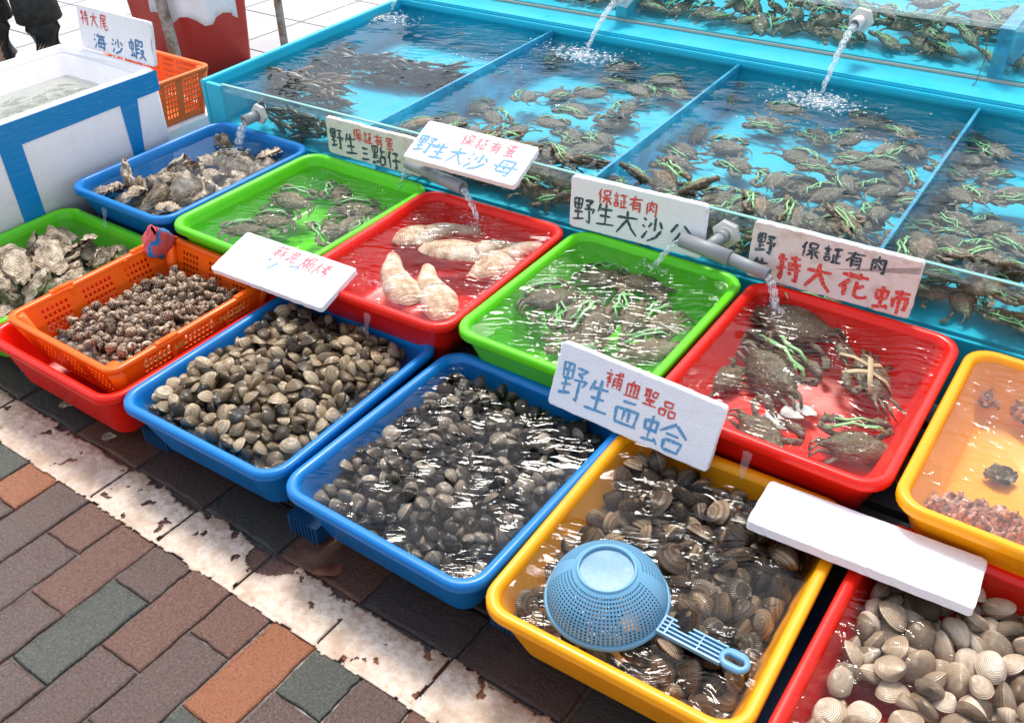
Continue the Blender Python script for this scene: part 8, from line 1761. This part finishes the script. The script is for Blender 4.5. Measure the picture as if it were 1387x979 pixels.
# small overflow spills through the notches of the back row trays
def spill(key, u, z_to, label, seed):
    M4, w, d = TRAYS[key]
    p = M4 @ Vector((w * u, .006, -.026)); q = p + Vector((.0, -.010, 0)); q.z = p.z - .050
    V, F = [], []
    n, m = 10, 5
    for i in range(n):
        t = i / (n - 1)
        for k in range(m):
            s = k / (m - 1) - .5
            V.append((p.x + s * .017 * (1 - .35 * t), p.y - .004 - .014 * t + .002 * math.cos(s * 9 + i), p.z + (q.z - p.z) * t + .001 * math.sin(i * 3 + k)))
    for i in range(n - 1):
        for k in range(m - 1): a = i * m + k; F.append((a, a + 1, a + m + 1, a + m))
    me = new_mesh('overflow_spill', V, F); o = mesh_obj('overflow_spill', me, BUB_CLEAR, label=label, cat='water stream', group='overflow spills between tray rows')
    so = o.modifiers.new('thickness', 'SOLIDIFY'); so.thickness = .0015
spill('boy', .40, Z1 - .03, 'little sheet of water spilling from the blue oyster tray', 1)
spill('geo', .52, Z1 - .02, 'little sheet of water spilling from the long-necked clam tray', 2)
spill('crab', .47, Z1 - .015, 'little sheet of water spilling from the red crab tray', 3)
spill('grn2', .62, Z1 - .02, 'little sheet of water spilling from the right green tray', 5)

# ------------------------------------------------------------------ colander
def colander():
    e = empty('colander', (1.029, .238, .164), label='pale blue plastic colander floating upside down on the ribbed clams', cat='colander')
    R0, h = .097, .066
    nseg, nr = 84, 15
    def prof(t):            # t 0 rim .. 1 top ring
        a = t * R(62)
        r_ = R0 * (.955 * math.cos(a * .98)); z = h * math.sin(a) / math.sin(R(62))
        return r_, z
    V, F = [], []
    def P(i, j, s): 
        r_, z = prof(j / nr); a = 2 * PI * i / nseg; k = 1 - s / R0
        return Vector((r_ * k * math.cos(a), r_ * k * math.sin(a), z - s))
    def quad(*q):
        b = len(V); V.extend([tuple(x) for x in q]); F.append(tuple(range(b, b + 4)))
    t = .0016
    for i in range(nseg):
        ang = 360 * i / nseg
        solid = 8 < ang < 30 or 188 < ang < 208
        for j in range(nr):
            hole = not solid and 1 <= j < nr - 1
            for s in (0, t):
                c = [P(i, j, s), P(i + 1, j, s), P(i + 1, j + 1, s), P(i, j + 1, s)]
                if not hole: quad(*c); continue
                m = sum(c, Vector()) / 4
                n_ = [m + (q - m) * .52 for q in c]
                for k in range(4): quad(c[k], c[(k + 1) % 4], n_[(k + 1) % 4], n_[k])
            if hole:
                c0 = [P(i, j, 0), P(i + 1, j, 0), P(i + 1, j + 1, 0), P(i, j + 1, 0)]; m0 = sum(c0, Vector()) / 4
                c1 = [P(i, j, t), P(i + 1, j, t), P(i + 1, j + 1, t), P(i, j + 1, t)]; m1 = sum(c1, Vector()) / 4
                a_ = [m0 + (q - m0) * .52 for q in c0]; b_ = [m1 + (q - m1) * .52 for q in c1]
                for k in range(4): quad(a_[k], a_[(k + 1) % 4], b_[(k + 1) % 4], b_[k])
    mesh_obj('bowl', new_mesh('bowl', V, F, smooth=False), COLANDER, e)
    rt, zt = prof(1)
    # flat top with fine square holes
    V, F = [], []
    n = 27; c = 2 * rt * .93 / n
    for i in range(n):
        for j in range(n):
            x0, y0 = -rt * .93 + i * c, -rt * .93 + j * c
            if math.hypot(x0 + c / 2, y0 + c / 2) > rt * .91: continue
            q = [Vector((x0, y0, zt - .003)), Vector((x0 + c, y0, zt - .003)), Vector((x0 + c, y0 + c, zt - .003)), Vector((x0, y0 + c, zt - .003))]
            m = sum(q, Vector()) / 4; k_ = [m + (v - m) * .45 for v in q]
            for k in range(4): quad(q[k], q[(k + 1) % 4], k_[(k + 1) % 4], k_[k])
    mesh_obj('fine_mesh_disc', new_mesh('fine_mesh_disc', V, F, smooth=False), COLANDER, e)
    def circ(r_, z, n=72): return [(r_ * math.cos(2 * PI * k / n), r_ * math.sin(2 * PI * k / n), z) for k in range(n)]
    V, F = loft([circ(rt * .90, zt - .005), circ(rt * .90, zt + .0016), circ(rt * .93, zt + .0028), circ(rt * 1.0, zt + .0022), circ(rt * 1.03, zt - .001), circ(rt * 1.0, zt - .004)], False, False)
    mesh_obj('base_ring', new_mesh('base_ring', V, F), COLANDER, e)
    V, F = loft([circ(R0 * .93, .003), circ(R0 * .965, .005), circ(R0 * .99, .003), circ(R0 * 1.0, -.002), circ(R0 * .985, -.005), circ(R0 * .95, -.003), circ(R0 * .93, .003)], False, False)
    mesh_obj('rim', new_mesh('rim', V, F), COLANDER, e)
    # handle
    hd = empty('handle'); hd.parent = e
    L = .128
    B = []
    for y0, y1 in ((-.0165, -.0135), (.0135, .0165), (-.0085, -.0062), (.0062, .0085), (-.0013, .0013)):
        B.append(((0, y0, -.0035), (L * .80, y1, .0035)))
    B += [((0, -.0162, -.002), (L * .80, .0162, -.0005)), ((.0, -.0164, -.0033), (.004, .0164, .0033)), ((L * .5, -.0133, -.0002), (L * .515, .0133, .0033)), ((.012, -.0133, -.0002), (.015, .0133, .0033))]
    o = mesh_obj('grip', box_mesh('grip', B), COLANDER, hd)
    def stad(w, l, z, n=10):
        out = []
        for k in range(n + 1):
            a = -PI / 2 + PI * k / n; out.append((l / 2 + w / 2 * math.cos(a), w / 2 * math.sin(a), z))
        for k in range(n + 1):
            a = PI / 2 + PI * k / n; out.append((-l / 2 + w / 2 * math.cos(a), w / 2 * math.sin(a), z))
        return out
    V, F = loft([stad(.011, .018, -.0035), stad(.033, .012, -.0035), stad(.034, .012, 0), stad(.033, .012, .0038), stad(.013, .018, .0038), stad(.011, .018, .002), stad(.011, .018, -.0035)], False, False)
    o2 = mesh_obj('hanging_loop', new_mesh('hanging_loop', V, F), COLANDER, hd); o2.location = (L * .80 + .016, 0, 0)
    hd.location = (R0 * .95, 0, .003)
    e.rotation_euler = (R(3), R(-1), R(-1))
    return e
colander()

# ------------------------------------------------------------------ netting wad
NET = Mat('red_blue_netting', .7, (.6, .05, .05))
_o = NET.obj(); _s = NET.n('SeparateXYZ', {0: _o}); _n = NET.noise(34, _o, 3)
NET.color(NET.ramp(NET.math('ADD', NET.math('MULTIPLY', _s.outputs[0], 14.0), _n), [(.42, (.72, .10, .12)), (.56, (.72, .10, .12)), (.58, (.02, .16, .42)), (.75, (.03, .2, .5)), (.78, (.6, .08, .08))]))
NET.bump(NET.n('TexChecker', {'Vector': _o, 'Scale': 520.0}).outputs['Fac'], .8, .002)
V, F, U = [], [], []
for j in range(13):
    for k in range(18):
        a = 2 * PI * k / 18; t = j / 12
        r_ = .034 * math.sin(PI * min(.97, max(.03, t))) ** .7 * (1 + .45 * noise.noise(Vector((math.cos(a) * 2, math.sin(a) * 2, t * 5))))
        V.append((r_ * math.cos(a), r_ * 1.3 * math.sin(a), -.04 + .085 * t + .012 * math.sin(a * 3))); U.append((k / 18, t))
for j in range(12):
    for k in range(18): F.append((j * 18 + k, j * 18 + (k + 1) % 18, (j + 1) * 18 + (k + 1) % 18, (j + 1) * 18 + k))
o = mesh_obj('net_bag', new_mesh('net_bag', V, F), NET.m, label='crumpled red and blue net bag stuffed between the trays', cat='net bag'); o.location = (-.418, .545, .195); o.rotation_euler = (.3, .2, .4)

# loose shells and a leaf on the wet bricks
for x, y, lab in ((-.125, .135, 'loose broken shell on the dark bricks under the red tray'), (-.30, .150, 'tiny pale shell bit on the dark bricks under the red tray')):
    o = mesh_obj('loose_shell', src[1]['mesh'], label=lab, cat='shell'); o.location = (x, y, .008); o.scale = (.24,) * 3; o.rotation_euler = (.3, .2, 1)
lf = []
for k in range(9):
    t = k / 8; wv = .016 * math.sin(PI * t) ** .8
    lf += [(t * .055, -wv, .004 + .006 * math.sin(t * 5)), (t * .055, wv, .007 + .004 * math.cos(t * 6))]
o = mesh_obj('dead_leaf', new_mesh('dead_leaf', lf, [(2 * k, 2 * k + 2, 2 * k + 3, 2 * k + 1) for k in range(8)]), Mat('leaf_brown', .6, (.16, .045, .02)).m, label='curled brown leaf at the painted line edge', cat='leaf'); o.location = (.505, .105, .002); o.rotation_euler = (0, 0, .9)
o.modifiers.new('thickness', 'SOLIDIFY').thickness = .0008

# ------------------------------------------------------------------ background left: orange crate, foam lid, red tub, pole, person
oc = basket('orange_crate', .40, .34, .155, plastic('pale_orange_plastic', (.88, .17, .03), .4),
            lambda k, u, j: (1 <= j <= 7) and ((.08 < u < .36) or (.42 < u < .60) or (.66 < u < .94)), tp=.036)
oc.location = (-1.50, .985, .287)
tag(oc, 'orange slotted crate standing on a foam block behind the foam box', 'crate')
o = mesh_obj('polystyrene_block', box_mesh('polystyrene_block', [((-1.66, .97, .0), (-1.11, 1.36, .129))], .006), FOAM, label='white foam block under the orange crate beside the tank', cat='foam block')
redm = plastic('faded_red_plastic', (.56, .05, .04), .4)
V, F = loft([rloop(.33, .30, .03, 0, cx=0, cy=0), rloop(.36, .33, .03, .29, cx=0, cy=0), rloop(.39, .36, .03, .30, cx=0, cy=0), rloop(.39, .36, .03, .32, cx=0, cy=0), rloop(.35, .32, .03, .32, cx=0, cy=0), rloop(.32, .29, .03, .03, cx=0, cy=0)])
o = mesh_obj('red_tub', new_mesh('red_tub', V, F), redm, label='faded red tub behind the shrimp sign', cat='tub'); o.location = (-1.87, 1.85, 0)
# white plastic sack hanging over the tub
V, F = [], []
nx_, ny_ = 16, 12
for i in range(nx_ + 1):
    for j in range(ny_ + 1):
        u, v = i / nx_, j / ny_
        a = (u - .5) * 2.6
        r_ = .17 + .014 * math.sin(u * 31) * v
        z = .78 - .36 * v + .02 * math.sin(u * 17) * (v > .9)
        V.append((r_ * math.sin(a), -r_ * math.cos(a) * .8, z))
for i in range(nx_):
    for j in range(ny_): a = i * (ny_ + 1) + j; F.append((a, a + 1, a + ny_ + 2, a + ny_ + 1))
sk = mesh_obj('white_apron', new_mesh('white_apron', V, F), Mat('white_plastic_sheet', .35, (.72, .73, .76)).m, label='white plastic sheet hanging in front of the red tub', cat='plastic sheet')
sk.location = (-1.70, 1.77, -.16); sk.rotation_euler = (0, 0, R(35)); sk.modifiers.new('thickness', 'SOLIDIFY').thickness = .002
rustm = Mat('rusty_painted_steel', .5, (.25, .22, .19))
_n = rustm.noise(30, rustm.obj(), 5, .7); rustm.color(rustm.ramp(_n, [(.42, (.34, .32, .29)), (.55, (.20, .14, .09)), (.7, (.10, .05, .03))]))
def pole(x, y, w, h, lab, lean=0):
    o = mesh_obj('steel_post', box_mesh('steel_post', [((-w / 2, -w / 2, 0), (w / 2, w / 2, h))], .002), rustm.m, label=lab, cat='post', group='steel posts behind the tanks')
    o.location = (x, y, 0); o.rotation_euler = (0, R(lean), R(20)); return o
pole(-1.470, 1.973, .024, 1.5, 'rusty steel post rising at the left end of the low tank')
pole(-1.66, 1.60, .032, .62, 'tan steel post in front of the red tub', -3)
pole(-2.62, 2.33, .05, .9, 'thin brown post far behind the shrimp sign')

def person():
    e = empty('person', (-2.30, 1.34, 0), label='person in dark trousers and rubber boots standing on the tiles behind the foam box', cat='person')
    me = bpy.data.meshes.new('body')
    J = [(0, 0, .95), (0, 0, 1.15), (0, 0, 1.38), (0, 0, 1.50), (0, .0, 1.60), (0, 0, 1.70),
         (.10, 0, .90), (.10, .01, .50), (.10, .03, .12), (.10, -.08, .05), (-.10, 0, .90), (-.10, .01, .50), (-.10, .03, .12), (-.10, -.08, .05),
         (.19, 0, 1.40), (.25, -.03, 1.12), (.22, -.18, .98), (.20, -.25, .96), (-.19, 0, 1.40), (-.25, -.03, 1.12), (-.22, -.18, .98), (-.20, -.25, .96)]
    E = [(0, 1), (1, 2), (2, 3), (3, 4), (4, 5), (0, 6), (6, 7), (7, 8), (8, 9), (0, 10), (10, 11), (11, 12), (12, 13), (2, 14), (14, 15), (15, 16), (16, 17), (2, 18), (18, 19), (19, 20), (20, 21)]
    rad = [.13, .12, .14, .055, .085, .07, .085, .05, .035, .03, .085, .05, .035, .03, .06, .042, .03, .025, .06, .042, .03, .025]
    me.from_pydata(J, E, [])
    o = mesh_obj('body', me, Mat('skin', .5, (.5, .3, .2)).m, e)
    sk = o.modifiers.new('skin', 'SKIN')
    for i, r_ in enumerate(rad):
        me.skin_vertices[0].data[i].radius = (r_, r_)
    me.skin_vertices[0].data[0].use_root = True
    sb = o.modifiers.new('sub', 'SUBSURF'); sb.levels = sb.render_levels = 2
    dark = Mat('dark_trouser_cloth', .85, (.028, .034, .032)); _n = dark.noise(40, dark.obj(), 4)
    dark.color(dark.ramp(_n, [(.35, (.018, .022, .022)), (.7, (.045, .05, .046))])); dark.bump(_n, .6, .01)
    def legm(s):
        x = .10 * s
        g = tube_geo([(x * .8, 0, .98), (x, .01, .75), (x, .01, .52), (x, .02, .34), (x, .03, .24)], [.12, .10, .085, .083, .088], 18)
        return mesh_from_geos('trouser_leg', [g], dark.m)
    def boot(s):
        x = .102 * s
        g1 = tube_geo([(x, .03, .33), (x, .03, .2), (x, .035, .10), (x, .03, .04), (x, .03, .0)], [.072, .066, .060, .066, .068], 16)
        g2 = tube_geo([(x, .05, .045), (x, -.05, .045), (x, -.13, .04), (x, -.18, .032)], [.05, .052, .05, .022], 14, flat=.85)
        return mesh_from_geos('rubber_boot', [g1, g2], Mat('black_rubber', .35, (.02, .024, .024)).m)
    for s in (-1, 1):
        mesh_obj('trouser_leg', legm(s), parent=e); mesh_obj('rubber_boot', boot(s), parent=e)
    g = tube_geo([(0, 0, .93), (0, 0, 1.1), (0, 0, 1.3), (0, 0, 1.42), (0, 0, 1.49)], [.165, .16, .19, .17, .07], 20, flat=.65, up=(0, 1, 0))
    arms = [tube_geo([(.17 * s, 0, 1.42), (.23 * s, -.01, 1.25), (.255 * s, -.03, 1.12), (.235 * s, -.11, 1.04)], [.07, .06, .052, .045], 12) for s in (-1, 1)]
    mesh_obj('jacket', mesh_from_geos('jacket', [g] + arms, Mat('grey_jacket', .8, (.12, .14, .16)).m), parent=e)
    g = valve_geo(.21, .23, .22, 1, n=8, m=20, apex=0, skew=0)
    o = mesh_obj('hair', mesh_from_geos('hair', [g], Mat('black_hair', .5, (.015, .013, .012)).m), parent=e); o.location = (0, .015, 1.68)
    for s in (-1, 1):
        fg = [tube_geo([(.20 * s + .012 * (i - 1.5), -.26, .955), (.20 * s + .015 * (i - 1.5), -.30, .94 - .004 * abs(i - 1.5)), (.20 * s + .014 * (i - 1.5), -.325, .92)], [.011, .010, .007], 7) for i in range(4)]
        fg.append(tube_geo([(.20 * s - .03 * s, -.24, .955), (.20 * s - .055 * s, -.27, .95), (.20 * s - .06 * s, -.295, .94)], [.012, .011, .008], 7))
        mesh_obj('fingers', mesh_from_geos('fingers', fg, bpy.data.materials['skin']), parent=e)
    e.rotation_euler = (0, 0, R(32))
person()
